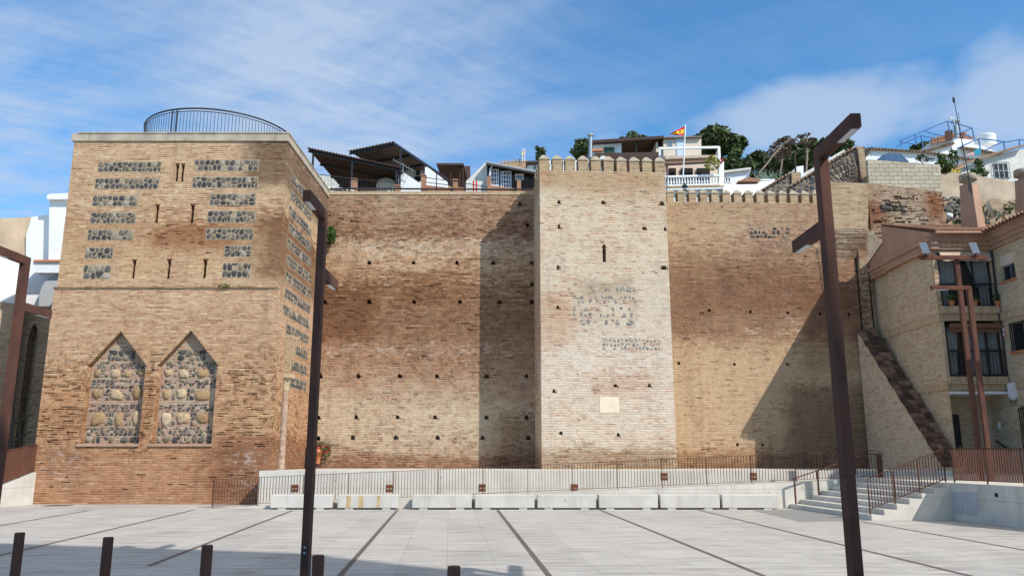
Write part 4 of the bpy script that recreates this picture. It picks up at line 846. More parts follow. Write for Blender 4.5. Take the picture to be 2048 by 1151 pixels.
# ================================================================ RUINED WALL, upper right
ruin = thing('ruined_wall', 'crumbling red brick wall patched with grey mortar above the gabled building', 'wall', (18, 37.4, 9))
def jag(pts, amp, n=6):
    o = []
    for i in range(len(pts) - 1):
        a, b = Vector(pts[i]), Vector(pts[i + 1])
        for k in range(n): p = a.lerp(b, k / n); o.append(p if k == 0 else p + Vector((rnd.uniform(-amp, amp), 0, rnd.uniform(-amp, amp))))
    o.append(Vector(pts[-1])); return o
PP = lambda Y, *l: [P(x, y, Y) for x, y in l]
top = jag(PP(37.3, (1660, 362), (1735, 366), (1800, 373), (1885, 384)), 0.03, 7); rt = jag(PP(37.3, (1885, 384), (1893, 440), (1897, 560)), 0.12, 7)
mb = MB(); mb.prism(top + rt[1:] + PP(37.3, (1900, 700), (1660, 700)), (0, 1.2, 0)); ra, rb = P(1738, 420, 37.26), P(1882, 420, 37.26); mb.relief((ra.x, 37.22), (rb.x, 37.24), 9.0, zy(388, 37.2), erode(170, 0.05, rb.x - ra.x - 0.05, 9.6, zy(392, 37.2), (0.1, 0.5), (0.05, 0.06, 0.1, 0.1), (0.03, 0.12)), back=0.3)
for k in range(40):
    x = rnd.uniform(1740, 1880); u = P(x, 385, 37.2).x; w = rnd.uniform(.12, .3); z = zy(388, 37.2) + rnd.choice((0, 0, .09)); mb.box(u - w / 2, u + w / 2, 37.23 + rnd.uniform(0, .05), 37.6, z - 0.05, z + rnd.uniform(.05, .11))
mb.build('brick_core', M['ruin_brick'], ruin)
mb = MB(); pts = PP(36.25, (1657, 365), (1735, 366), (1737, 428), (1735, 458), (1661, 458)); mb.prism(pts, (0, 1.3, 0)); mb.build('bastion_block', M['buff_brick'], ruin)
mb = MB()
for k in range(15):
    f = k / 14; ya, yb = 458 + 3.8 * k, 463 + 3.8 * k; dy = 36.27 + 0.34 * f + rnd.uniform(-.012, .012); xl, xr = 1661 + 13 * f + rnd.uniform(-3, 3), 1736 - 8 * f * f + rnd.uniform(-3, 3)
    pprism(mb, [(xl, yb), (xl, ya), (xr, ya), (xr, yb)], dy, 1.0)
mb.build('corbelled_rubble', M['ruin_brick'], ruin)
mb = MB(); pts = jag(PP(36.95, (1726, 452), (1752, 470), (1764, 500), (1750, 545), (1736, 565), (1726, 520), (1722, 480), (1726, 452)), 0.13, 5)[:-1]; mb.prism(pts, (0, 0.5, 0)); mb.build('mortar_mass', M['mortar'], ruin)
mb = MB()
for k in range(34):
    x = rnd.uniform(1760, 1818); y = 412 + abs(x - 1788) * 0.12 + rnd.uniform(-6, 8); c = P(x, y, 37.27); r = rnd.uniform(0.07, 0.17)
    mb.lathe([(r * 0.3, -r * 0.6), (r, -r * 0.2), (r * 0.9, r * 0.25), (r * 0.3, r * 0.55)], c, 6)
mb.build('rubble_core', M['dark_rubble'], ruin)
mb = MB(); mb.prism(PP(37.5, (1735, 319), (1880, 329), (1886, 384), (1738, 370)), (0, 0.22, 0))
tag(mb.build('block_wall', M['blockwork']), 'unpainted concrete block wall built on top of the ruined brick wall', 'wall')
# rubble gables with tiled edges and an iron fan
def gable(Y, poly, ridge, name, label, pier=None):
    t = thing(name, label, 'wall', P(poly[0][0], poly[0][1], Y))
    mb = MB(); pprism(mb, poly, Y, 0.45); mb.build('rubble_masonry', M['rubble'], t)
    mb = MB()
    for i in range(len(ridge) - 1):
        a, b = P(ridge[i][0], ridge[i][1], Y), P(ridge[i + 1][0], ridge[i + 1][1], Y); n = int((b - a).length / 0.23)
        for k in range(n):
            p = a.lerp(b, k / n); e = a.lerp(b, (k + 0.55) / n); mb.bar(p + Vector((0, 0.15, 0.02)), e + Vector((0, 0.15, 0.07 + rnd.uniform(0, .03))), 0.7, 0.09)
    mb.build('tile_edge', M['tile_old'], t)
    if pier: mb = MB(); pprism(mb, pier, Y - 0.1, 0.6); mb.build('brick_pier', M['buff_brick'], t)
    return t
gable(42.5, [(1512, 400), (1516, 387), (1580, 348), (1602, 346), (1602, 400)], [(1514, 388), (1581, 347)], 'rubble_gable', 'lower rubble gable wall with a tiled raking edge behind the merlons', [(1583, 344), (1601, 344), (1601, 400), (1585, 400)])
gable(41.0, [(1578, 400), (1580, 374), (1640, 338), (1700, 303), (1730, 293), (1731, 366), (1700, 400)], [(1579, 375), (1640, 338), (1700, 302), (1716, 296)], 'fan_gable', 'higher rubble gable wall carrying an iron fan beside the block wall', [(1713, 294), (1726, 292), (1740, 367), (1725, 367)])
mb = MB(); c = P(1722, 364, 40.6); tips = [(1634, 352), (1638, 336), (1648, 327), (1660, 319), (1672, 312), (1684, 306), (1696, 301), (1706, 298), (1715, 297)]
for x, y in tips: mb.tube([c, P(x, y, 40.6)], 0.022, 4)
for f in (0.45, 0.9): mb.tube([c.lerp(P(x, y, 40.6), f) for x, y in tips], 0.018, 4)
tag(mb.build('iron_fan', M['brown_wood']), 'fan of rusty iron rods fixed across the higher rubble gable', 'barrier')

# ================================================================ RETAINING WALL, RAMP, STAIRS, LANDING
RY = 27.9; RX0, RX1 = -8.74, PX(1905, 945, RY)
ret = thing('retaining_wall', 'long low concrete retaining wall below the brick walls with rusty recessed lights', 'wall', (0, RY, 0))
mb = MB(); mb.prism([(RX0, RY, -0.02), (RX0, RY, 1.19), (RX0, 35.99, 1.08), (RX0, 35.99, -0.02)], (RX1 - RX0, 0, 0)); mb.build('concrete_body', M['concrete'], ret)
for x, y in [(590, 975.5), (779, 975.5), (964.5, 974.5), (1148.5, 974.5), (1328.5, 952), (1507, 951.5)]:
    p = P(x, y, RY); mb = MB(); s = 0.12
    mb.relief((p.x - s, RY - 0.012), (p.x + s, RY - 0.012), p.z - s, p.z + s, [(s - 0.085, s - 0.02, s * 0 + p.z - 0.035, p.z + 0.012, 0.05), (s + 0.02, s + 0.085, p.z - 0.035, p.z + 0.012, 0.05)], back=0.03)
    mb.build('recessed_light', M['rust'], ret)
RPX0, RPX1, RPZ = PX(420, 1015, 27.0), 12.0, 0.95; RF = 27.02
ramp = tag(MB().__class__() and None or plaza, None) if False else None
mb = MB(); mb.prism([(RPX0, RF, -0.01), (RPX1, RF, RPZ), (RPX1, RF, -0.02)], (0, RY - RF - 0.004, 0)); tag(mb.build('ramp', M['concrete']), kind='structure')
rz = lambda x: RPZ * max(0, min(1, (x - RPX0) / (RPX1 - RPX0)))
rr = thing('ramp_railing', 'long thin rusty steel railing of upright bars climbing along the ramp behind the benches', 'railing', (0, RF + 0.06, 0.5))
RYY = RF + 0.07; n = int((12.25 - RPX0) / 0.1); xs = [RPX0 + 0.02 + 0.1 * k for k in range(n + 1)]
near = set(sorted(range(len(xs)), key=lambda k: abs(xs[k] - 1.5))[:100]); b0 = None; mb2 = MB()
for k, x in enumerate(xs):
    if k in near:
        if b0 is None:
            mb = MB(); mb.box(x - 0.006, x + 0.006, RYY - 0.015, RYY + 0.015, rz(x) + 0.07, rz(x) + 0.93); b0 = mb.build('bar', M['corten'], rr); bx = x
        else:
            b = b0.copy(); COL.objects.link(b); b.parent = rr; b.location = b0.location + Vector((x - bx, 0, rz(x) - rz(bx)))
    else: mb2.box(x - 0.006, x + 0.006, RYY - 0.015, RYY + 0.015, rz(x) + 0.07, rz(x) + 0.93)
o = mb2.build('far_bars', M['corten'], rr); o['kind'] = 'stuff'
for h, w in ((0.93, 0.014), (0.075, 0.014)):
    mb = MB(); mb.bar((xs[0], RYY, rz(xs[0]) + h), (12.0, RYY, rz(12) + h), 0.035, w); mb.bar((12.0, RYY, rz(12) + h), (12.25, RYY, rz(12) + h), 0.035, w); mb.build('rail', M['corten'], rr)
k = 0
while RPX0 + 0.05 + 1.5 * k < 12.2:
    x = RPX0 + 0.05 + 1.5 * k; mb = MB(); mb.box(x - 0.008, x + 0.008, RYY - 0.018, RYY + 0.018, rz(x) - 0.03, rz(x) + 0.93); mb.build('post', M['corten'], rr); k += 1

SN, SFY, SFX, TR, NS = G(1744, 1040), 27.0, 9.22, 0.36, 7
LZ = 1.0; RI = LZ / NS; LE = Vector((11.9, SN.y, 0))
mb = MB()
for k in range(NS):
    a, b = (SN.x + TR * k, SN.y), (SFX + TR * k, SFY); z0, z1 = (RI * k if k else -0.02), RI * (k + 1); e = 12.6
    mb.hexa([(a[0], a[1], z0), (e, a[1], z0), (e, b[1], z0), (b[0], b[1], z0)], [(a[0], a[1], z1), (e, a[1], z1), (e, b[1], z1), (b[0], b[1], z1)])
tag(mb.build('concrete_steps', M['concrete']), kind='structure')
LF = Vector((12.62, 20.1, 0)); LD = Vector((13.0, 19.2, 0)); LG = Vector((15.2, 14.0, 0))
mb = MB(); lp = [(12.15, SN.y + 0.002), (LF.x, LF.y), (LD.x, LD.y), (LG.x, LG.y), (32, 14), (32, 36.6), (RX1 + 0.004, 36.6), (RX1 + 0.004, 27.896), (12.604, 27.896), (12.604, SN.y + 0.002)]
land = thing('landing_terrace', 'raised grey concrete terrace at the right with two pale access doors in its front', 'terrace', (14, 21, 0))
mb.prism([(x, y, -0.02) for x, y in lp], (0, 0, LZ + 0.023)); mb.build('concrete_body', M['concrete'], land)
LA = Vector((12.15, SN.y, 0)); LU = (LF - LA).normalized(); LNn = Vector((LU.y, -LU.x, 0))
def lpt(px, py):
    p = VPn(px, py, LA, LF); return p
for (x0, x1, y0, y1) in [(1901, 1927, 982, 1026), (1929, 1956, 983, 1027.5)]:
    a, b, c, d = lpt(x0 + 2, y1 - 1), lpt(x1 + 1, y1), lpt(x1, y0 + 1), lpt(x0, y0); mb = MB(); mb.hexa([p - LNn * 0.03 for p in (a, b, c, d)], [p + LNn * 0.012 for p in (a, b, c, d)]); mb.build('access_door', plain('pale_steel_door', (0.40, 0.42, 0.43), 0.55, 0.05), land)
a = lpt(1993.5, 993); mb = MB(); mb.hexa([a + LU * -0.05 + LNn * 0.01 + Vector((0, 0, z)) for z in (0,)] + [a + LU * 0.05 + LNn * 0.01, a + LU * 0.05 - LNn * 0.05, a - LU * 0.05 - LNn * 0.05], [p + Vector((0, 0, 0.1)) for p in (a - LU * 0.05 + LNn * 0.01, a + LU * 0.05 + LNn * 0.01, a + LU * 0.05 - LNn * 0.05, a - LU * 0.05 - LNn * 0.05)]); mb.build('vent', M['dark'], land)

def railing(name, label, pts, h, sp, bw, bd, posts=(), rail_w=0.04, sec=None, bot=0.08):
    """bars between a top and a bottom rail along a foot line pts"""
    t = thing(name, label, 'railing', pts[0]); up = Vector((0, 0, 1)); ndone = 0
    for i in range(len(pts) - 1):
        a, b = Vector(pts[i]), Vector(pts[i + 1]); L = (b - a).length; d = (b - a) / L; hd = Vector((d.x, d.y, 0)).normalized(); nn = Vector((hd.y, -hd.x, 0)); n = max(1, int(L / sp))
        for z in (bot, h): mb = MB(); mb.bar(a + up * z, b + up * z, rail_w, 0.016); mb.build('rail', M['corten'], t)
        first = None
        for k in range(n + (i == len(pts) - 2)):
            p = a.lerp(b, k / n)
            if first is None:
                mb = MB(); q = [p + hd * (sx * bw / 2) + nn * (sy * bd / 2) for sx, sy in ((-1, -1), (1, -1), (1, 1), (-1, 1))]
                mb.hexa([v + up * bot for v in q], [v + up * h for v in q]); first = mb.build('bar', M['corten'], t); fp = p
            else: c = first.copy(); COL.objects.link(c); c.parent = t; c.location = first.location + (p - fp)
    for p in posts: p = Vector(p); mb = MB(); mb.bar(p, p + up * h, 0.03, 0.03); mb.build('post', M['corten'], t)
    return t
ry = SN.y + 0.18; s0 = Vector((SN.x + 0.05, ry, 0.20)); s1 = Vector((12.1, ry, 1.02))
railing('stair_railing', 'rusty steel bar railing climbing the near side of the concrete steps', [s0, s1], 0.9, 0.088, 0.012, 0.03, [s0 - Vector((0, 0, .15)), s0.lerp(s1, 0.33) - Vector((0, 0, .06)), s0.lerp(s1, 0.66) - Vector((0, 0, .06)), s1])
e1 = LA + Vector((0.12, 0.03, LZ + 0.01)); e2 = LF + Vector((0.14, 0.05, LZ + 0.01)); e3 = LD + Vector((0.14, 0.05, LZ + 0.01)); e4 = LG + Vector((0.14, 0.05, LZ + 0.01))
railing('terrace_railing', 'rusty steel railing of flat fins along the raised terrace at far right', [e1, e2, e3, e3.lerp(e4, 0.6)], 0.93, 0.082, 0.012, 0.045, [e1, e1.lerp(e2, 0.5), e2, e3])
hr = thing('stair_handrail', 'rusty handrail on two slim posts along the far side of the concrete steps', 'handrail', (9.34, 26.75, 0)); hy = 26.75
a, b, c = Vector((9.32, hy, 0.96)), Vector((11.78, hy, 1.76)), Vector((12.3, hy, 1.76))
mb = MB(); mb.bar(a, b, 0.05, 0.03); mb.bar(b, c, 0.05, 0.03); mb.build('rail', M['corten'], hr)
for x, z0, z1 in ((9.34, 0.0, 0.96), (10.12, 0.43, 1.22), (11.2, 0.85, 1.58)): mb = MB(); mb.box(x - 0.025, x + 0.025, hy - 0.02, hy + 0.02, z0, z1); mb.build('post', M['corten'], hr)
mb = MB(); mb.box(12.12, 12.3, hy - 0.02, hy + 0.02, LZ, 1.74); mb.build('end_plate', M['corten'], hr)

# ================================================================ BENCHES
seats = ['leftmost', 'second from the left, with yellow rust streaks,', 'third from the left', 'fourth from the left', 'fourth from the right', 'third from the right', 'second from the right', 'rightmost']
bench0 = None
for k, (a, b) in enumerate([(540, 663), (675, 795), (824, 943), (950, 1069), (1075, 1192), (1198, 1316), (1321, 1440), (1445, 1558)]):
    xa, xb = PX(a, 1010, 26.4), PX(b, 1010, 26.4); xc = (xa + xb) / 2; w = (xb - xa) / 2
    lab = ['pale concrete block bench at the left end of the row', 'concrete block bench with yellow rust streaks down its front', 'concrete block bench just right of the widest gap in the row', 'concrete block bench fourth from the left in the row',
           'concrete block bench right below the pale middle tower, fifth from the left', 'concrete block bench third from the right in the row', 'concrete block bench second from the right in the row', 'concrete block bench at the right end nearest the steps'][k]
    t = thing('stone_bench', lab, 'bench', (xc, 26.65, 0), 'concrete benches in front of the ramp')
    mb = MB(); mb.bbox(xc - w, xc + w, 26.4, 26.9, 0.05, 0.46, 0.012); mb.build('seat_block', M['bench_stone'], t)
    for sx in (-0.62, 0.62): mb = MB(); mb.box(xc + sx * w - 0.13, xc + sx * w + 0.13, 26.42, 26.88, -0.01, 0.05); mb.build('foot', M['bench_stone'], t)
    if k == 1:
        for dx, ww in ((-0.62, 0.14), (-0.22, 0.16), (0.35, 0.1)):
            mb = MB(); mb.box(xc + dx - ww / 2, xc + dx + ww / 2, 26.3975, 26.405, 0.065, 0.445); mb.build('rust_streak', M['rust_bench'], t)

# ================================================================ LAMPS, POLES, BOLLARDS
def lamp(x, y, H, label, cover=True, lower=True):
    t = thing('street_lamp', label, 'street lamp', (x, y, 0), 'rusty steel street lamps'); w, d = 0.057, 0.09
    mb = MB(); mb.box(x - w, x + w, y - d, y + d, -0.02, H); mb.build('post', M['corten'], t)
    mb = MB(); mb.box(x - w, x + w, y - d - 0.95, y - d, H - 0.16, H); a = mb.build('arm', M['corten'], t)
    mb = MB(); mb.box(x - w * 0.62, x + w * 0.62, y - d - 0.9, y - d - 0.5, H - 0.172, H - 0.159); mb.build('lamp_lens', M['lens'], a)
    if lower:
        h = H - 0.93
        mb = MB(); mb.box(x - w, x + w, y + d, y + d + 0.95, h - 0.16, h); a = mb.build('arm', M['corten'], t)
        mb = MB(); mb.box(x - w * 0.62, x + w * 0.62, y + d + 0.5, y + d + 0.9, h - 0.172, h - 0.159); mb.build('lamp_lens', M['lens'], a)
    mb = MB(); mb.box(x - w - 0.012, x + w + 0.012, y - d - 0.006, y + d - 0.03, 1.62, 1.92); mb.build('collar', M['corten'], t)
    mb = MB(); mb.box(x - w * 0.75, x + w * 0.75, y - d - 0.012, y - d - 0.0065, 0.22, 0.55); c = mb.build('cover_plate', M['brown_wood'], t)
    mb = MB()
    for z in (0.48, 0.40): mb.box(x - 0.016, x + 0.016, y - d - 0.016, y - d - 0.0115, z, z + 0.03)
    mb.build('cover_screw', M['grey_metal'], c)
    return t
lamp(-3.05, 12.2, 5.68, 'tall rusty lamp post standing in front of the left tower corner')
lamp(3.86, 9.3, 5.6, 'nearest rusty lamp post with two arms at the right of the square')
lamp(-9.93, 15.6, 5.75, 'rusty lamp post at the left edge beside the white building')
def flood_pole(px, Y, top_y, bar0, bar1, lights, label):
    p = P(px, 700, Y); z = zy(top_y, Y); t = thing('light_pole', label, 'light pole', (p.x, Y, LZ), 'rusty poles before the flats'); w = 0.065
    mb = MB(); mb.box(p.x - w, p.x + w, Y - 0.055, Y + 0.055, LZ - 0.01, z); mb.build('post', M['corten'], t)
    xa, xb = P(bar0, top_y, Y).x, P(bar1, top_y, Y).x
    mb = MB(); mb.box(xa, xb, Y - 0.177, Y - 0.057, z - 0.12, z); a = mb.build('cross_arm', M['corten_light'], t)
    if not lights: mb = MB(); mb.box(xa + 0.08, xa + 0.5, Y - 0.16, Y - 0.075, z - 0.132, z - 0.119); mb.build('lamp_lens', M['lens'], a)
    for lx in lights:
        q = P(lx, top_y, Y).x; mb = MB(); c = Vector((q, Y - 0.12, z + 0.2))
        mb.hexa([c + Vector((-0.13, -0.12, -0.16)), c + Vector((0.05, -0.2, -0.16)), c + Vector((0.11, -0.1, -0.17)), c + Vector((-0.07, -0.02, -0.17))], [c + Vector((-0.2, -0.06, 0.2)), c + Vector((-0.02, -0.14, 0.2)), c + Vector((0.03, -0.08, 0.2)), c + Vector((-0.15, 0.0, 0.2))])
        f = mb.build('floodlight', M['grey_metal'], a); mb = MB()
        mb.bar(c + Vector((-0.05, -0.1, -0.18)), (q, Y - 0.12, z), 0.05); mb.build('bracket', M['black_metal'], f)
    return t
flood_pole(1934, 24.0, 513, 1836, 1968, (1847, 1946), 'taller rusty pole with two small floodlights on its cross arm, before the flats')
flood_pole(1952, 23.4, 573, 1858, 1935, (), 'shorter rusty pole with a single left arm, before the flats')
for k, (px, py) in enumerate([(40, 1064), (217, 1073), (415, 1089), (637, 1109), (908, 1131)]):
    z = 0.9; p = G(px, py, z)
    mb = MB(); mb.lathe([(0.058, -0.01), (0.058, z - 0.008), (0.052, z), (0.02, z)], (p.x, p.y, 0), 20)
    tag(mb.build('steel_bollard', M['corten']), ['rusty steel bollard at the far left of the row', 'rusty steel bollard second from the left in the row', 'rusty steel bollard in the middle of the row of five', 'rusty steel bollard right beside the foot of the tall lamp post', 'shortest looking rusty steel bollard at the right end of the row'][k], 'bollard', 'bollards in the foreground')
# ================================================================ generic facade bits
class Fac:
    """coordinates on an upright wall: along, height, outwards"""
    def __init__(s, A, B):
        s.A = Vector((A[0], A[1], 0)); s.B = Vector((B[0], B[1], 0)); s.L = (s.B - s.A).length; s.U = (s.B - s.A) / s.L; s.N = Vector((s.U.y, -s.U.x, 0))
    def __call__(s, u, z, d=0.0): return s.A + s.U * u + Vector((0, 0, z)) + s.N * d
    def px(s, x, y):
        p = VPn(x, y, s.A, s.B); return (Vector((p.x, p.y, 0)) - s.A).dot(s.U), p.z
    def box(s, mb, u0, u1, z0, z1, d0, d1, mi=0):
        mb.hexa([s(u0, z0, d1), s(u1, z0, d1), s(u1, z0, d0), s(u0, z0, d0)], [s(u0, z1, d1), s(u1, z1, d1), s(u1, z1, d0), s(u0, z1, d0)], mi)
def window(parent, f, u0, u1, z0, z1, d, fm, mull=1, rails=(), bars=0, curtain=None, fw=0.05, glass=None, sill=None, barm=None, name='window'):
    """frame on the wall with pane, cloth and grille as its pieces; d = depth of the frame face (negative = recessed)"""
    mb = MB()
    for a, b in ((u0, u0 + fw), (u1 - fw, u1)): f.box(mb, a, b, z0, z1, d - 0.05, d)
    for a, b in ((z0, z0 + fw), (z1 - fw, z1)): f.box(mb, u0 + fw, u1 - fw, a, b, d - 0.05, d)
    for k in range(1, mull + 1): u = u0 + (u1 - u0) * k / (mull + 1); f.box(mb, u - fw / 2, u + fw / 2, z0 + fw, z1 - fw, d - 0.045, d - 0.002)
    for r in rails: z = z0 + (z1 - z0) * r; f.box(mb, u0 + fw, u1 - fw, z - fw / 2, z + fw / 2, d - 0.043, d + 0.003)
    w = mb.build(name, fm, parent)
    mb = MB(); mb.face([f(u0 + fw, z0 + fw, d - 0.03), f(u1 - fw, z0 + fw, d - 0.03), f(u1 - fw, z1 - fw, d - 0.03), f(u0 + fw, z1 - fw, d - 0.03)]); mb.build('pane', glass or M['glass'], w)
    for (a, b, za, zb, tie) in (curtain or ()):
        mb = MB(); n = max(6, int((u1 - u0) * (b - a) / 0.05)); top = []; bot = []
        for k in range(n + 1):
            t = k / n; dd = d - 0.12 + 0.025 * (1 if k % 2 else -1) + rnd.uniform(-.008, .008); ua = u0 + (u1 - u0) * (a + (b - a) * t)
            ub = ua if not tie else u0 + (u1 - u0) * (a + (b - a) * (t * (1 - abs(tie)) + (abs(tie) if tie > 0 else 0)))
            top.append(f(ua, z0 + (z1 - z0) * zb, dd)); bot.append(f(ub, z0 + (z1 - z0) * za, dd))
        mb.mesh(top + bot, [(k, n + 1 + k, n + 2 + k, k + 1) for k in range(n)], 0, False); mb.build('curtain', M['curtain'], w)
    if bars:
        mb = MB()
        for k in range(bars + 1): u = u0 + (u1 - u0) * k / bars; mb.bar(f(u, z0, d + 0.1), f(u, z1, d + 0.1), 0.022)
        for z in (z0, z0 + (z1 - z0) * 0.33, z1): mb.bar(f(u0, z, d + 0.1), f(u1, z, d + 0.1), 0.03, 0.02)
        mb.build('grille', barm or M['black_metal'], w)
    if sill: mb = MB(); f.box(mb, u0 - 0.06, u1 + 0.06, z0 - 0.07, z0 - 0.003, d - 0.05, d + 0.2); mb.build('sill', sill, w)
    return w

# ================================================================ FLATS on the right
apt = thing('apartment_block', 'tan brick block of flats with salmon cornice, glazed balconies and tiled roof', 'building', (18.3, 31, LZ))
bA, bB, bC, bD = (17.2, 36.9), (17.1, 31.0), (19.5, 31.0), (19.2, 18.6); ZC = 9.83
fS, fF, fW = Fac(bA, bB), Fac(bB, bC), Fac(bC, bD)
us, _ = fS.px(1786, 640)
mb = MB(); mb.relief(bA, bB, 0.9, ZC, [(0, us, 0.9, ZC, 0.10)])
fr = [(0.14, 2.28, 7.5, 9.74, 0.5, 1), (0.14, 2.34, 4.72, 6.95, 0.5, 1), (0.05, 2.36, 1.0, 4.05, 1.3)]
mb.relief(bB, bC, 0.9, ZC, fr)
wwin = []
uw0, zw1 = fW.px(1996, 512); uw1, _ = fW.px(2026, 508); _, zw0 = fW.px(2004, 566)
bw0, bz1 = fW.px(2018, 648); _, bz0 = fW.px(2022, 706); bw1 = bw0 + 1.5
mb.relief(bC, bD, 0.9, ZC, [(uw0, uw1, zw0, zw1, 0.22, 1), (bw0, bw1, bz0, bz1, 0.15, 1)])
mb.relief(bD, (32, 18.6), 0.9, ZC)
mb.face([(bA[0], bA[1], 0.9), (32, bA[1], 0.9), (32, bA[1], ZC), (bA[0], bA[1], ZC)])
mb.build('brick_wall', [M['apt_brick'], M['dark']], apt)
# salmon gable over the side wall, stepped
GX = 17.0
mb = MB(); g = [(37.3, 9.83), (37.3, 10.28), (34.8, 11.22), (34.8, 11.95), (30.75, 10.5), (30.75, 9.83)]
mb.prism([(GX - 0.06, y, z) for y, z in g[2:] + [(34.8, 9.83)]], (0.3, 0, 0)); mb.prism([(GX + 0.05, y, z) for y, z in [(37.3, 9.83), (37.3, 10.28), (34.803, 11.22), (34.803, 9.83)]], (0.3, 0, 0)); mb.build('gable', M['salmon'], apt)
mb = MB(); H = fW.L
for k, (dz, dd) in enumerate(((0.0, 0.10), (0.17, 0.17), (0.35, 0.26))):
    z0, z1 = ZC + dz - 0.02, ZC + dz + 0.165
    fS.box(mb, 0, fS.L + dd, z0, z1 - (0.05 if k == 2 else 0), 0.004, dd + 0.02); fF.box(mb, -0.0, fF.L - dd * 0, z0, z1, 0.004, dd); fW.box(mb, -0.0, fW.L, z0, z1, 0.004, dd + 0.001)
fF.box(mb, 0, fF.L, ZC + 0.517, ZC + 0.66, 0.004, 0.30); fW.box(mb, 0, fW.L, ZC + 0.517, ZC + 0.66, 0.004, 0.30); mb.build('cornice', M['salmon'], apt)
for za, zb in ((6.93, 7.22), (4.20, 4.50)):
    mb = MB(); fS.box(mb, 0, us, za, zb, -0.1, -0.05); fS.box(mb, us, fS.L + 0.05, za, zb, 0.003, 0.05); fF.box(mb, 0, fF.L - 0.05, za, zb, 0.003, 0.05); fW.box(mb, 0, fW.L, za, zb, 0.003, 0.05); mb.build('brick_band', M['band_brick'], apt)
# balcony slabs
for z in (7.42, 4.62):
    mb = MB(); fF.box(mb, 0.02, fF.L - 0.06, z - 0.2, z + 0.08, 0.054, 0.16); mb.build('balcony_slab', M['cream'] if False else M['band_brick'], apt)
mb = MB(); fF.box(mb, 0.05, 2.36, 4.03, 4.12, -1.3, 0.1); mb.build('porch_ceiling', M['white'], apt)
mb = MB(); fF.box(mb, -0.05, 0.12, 7.5, ZC, 0.003, 0.035); mb.build('corner_strip', M['buff_brick'], apt)
# glazed balconies
window(apt, fF, 0.16, 2.26, 7.52, 9.72, -0.06, M['black_metal'], 2, (0.42,), 0, [(0.0, 0.45, 0.40, 1.0, 0), (0.55, 1.0, 0.36, 1.0, 0.45), (0.05, 0.2, 0, 0.4, 0), (0.78, 0.98, 0, 0.4, 0)], 0.06)
window(apt, fF, 0.16, 2.32, 4.74, 6.75, -0.06, M['brown_wood'], 3, (0.50,), 0, [(0.0, 0.28, 0.0, 1.0, -0.35), (0.42, 1.0, 0.0, 1.0, 0)], 0.07)
for z0, z1, n in ((7.5, 8.42, 17), (4.72, 5.75, 15)):
    t = MB()
    for k in range(n + 1): u = 0.16 + 2.12 * k / n; t.bar(fF(u, z0, 0.08), fF(u, z1, 0.08), 0.016)
    for z in (z0 + 0.03, z1): t.bar(fF(0.14, z, 0.08), fF(2.3, z, 0.08), 0.03)
    t.build('balcony_grille', M['black_metal'], apt)
mb = MB(); pts = []
n = 16
for k in range(n):
    a, b = 0.2 + 2.0 * k / n, 0.2 + 2.0 * (k + 1) / n; za, zb = [9.36 - 0.05 * abs(math.sin(math.pi * (q / n) * 5)) for q in (k, k + 1)]
    mb.hexa([fF(a, za, 0.28), fF(b, zb, 0.28), fF(b, zb, 0.26), fF(a, za, 0.26)], [fF(a, 9.72, 0.12), fF(b, 9.72, 0.12), fF(b, 9.72, 0.1), fF(a, 9.72, 0.1)])
mb.build('awning', M['awning'], apt)
mb = MB(); fF.box(mb, 0.3, 2.3, 6.62, 6.80, 0.05, 0.2); fF.box(mb, 0.3, 2.3, 6.47, 6.60, 0.05, 0.13); mb.build('awning_case', M['orange_box'], apt)
window(apt, fW, uw0 + 0.02, uw1 - 0.02, zw0 + 0.03, zw1 - 0.45, -0.12, M['grey_metal'], 1, (), 0, [(0.35, 0.65, 0, 1, 0), (0.85, 1.0, 0, 1, 0)], 0.05, sill=M['terracotta'])
mb = MB(); fW.box(mb, uw0, uw1, zw1 - 0.45, zw1, -0.2, -0.06); mb.build('shutter_box', M['cream'], apt)
window(apt, fW, bw0 + 0.02, bw1, bz0 + 0.03, bz1, -0.08, M['grey_metal'], 1, (), 11, [(0.0, 1.0, 0.12, 1.0, 0)], 0.05, sill=M['terracotta'])
# porch: door, lamp, handrail
mb = MB(); fF.box(mb, 0.12, 1.0, 1.0, 3.3, -1.29, -1.22); d_ = mb.build('door', M['black_metal'], apt); mb = MB(); fF.box(mb, 0.86, 0.92, 1.95, 2.05, -1.22, -1.17); mb.build('handle', M['grey_metal'], d_)
u, z = fW.px(2030, 780)
mt = MB(); fW.box(mt, u - 0.14, u + 0.14, z - 0.28, z + 0.28, 0.003, 0.2); fW.box(mt, u - 0.09, u + 0.09, z - 0.36, z - 0.28, 0.02, 0.17); mt.build('meter_box', M['white_metal'], apt)
mt = MB(); mt.tube([fW(u + 0.2 * math.cos(a) - 0.1, z - 0.25 + 0.25 * math.sin(a), 0.05) for a in [k * 0.35 for k in range(19)]], 0.012, 4); mt.build('cable_loop', M['black_metal'], apt)
u, z = fW.px(2003, 850); mt = MB(); fW.box(mt, u - 0.05, u + 0.05, z - 0.13, z + 0.13, 0.003, 0.12); mt.build('wall_light', M['white_metal'], apt)
a, b = fW.px(1996, 880), fW.px(2030, 903); mt = MB(); mt.bar(fW(a[0], a[1], 0.1), fW(b[0], b[1], 0.1), 0.05); mt.build('porch_handrail', M['black_metal'], apt)
a, b = fW.px(2040, 816), fW.px(2046, 905); mt = MB()
for k in range(9): u = a[0] + k * 0.13; mt.bar(fW(u, 1.05, 0.06), fW(u, a[1] + 0.12 * math.sin(k / 8 * math.pi), 0.06), 0.028)
for z in (1.1, 2.0, a[1]): mt.bar(fW(a[0], z, 0.06), fW(a[0] + 1.05, z, 0.06), 0.035)
mt.build('gate_grille', M['black_metal'], apt)
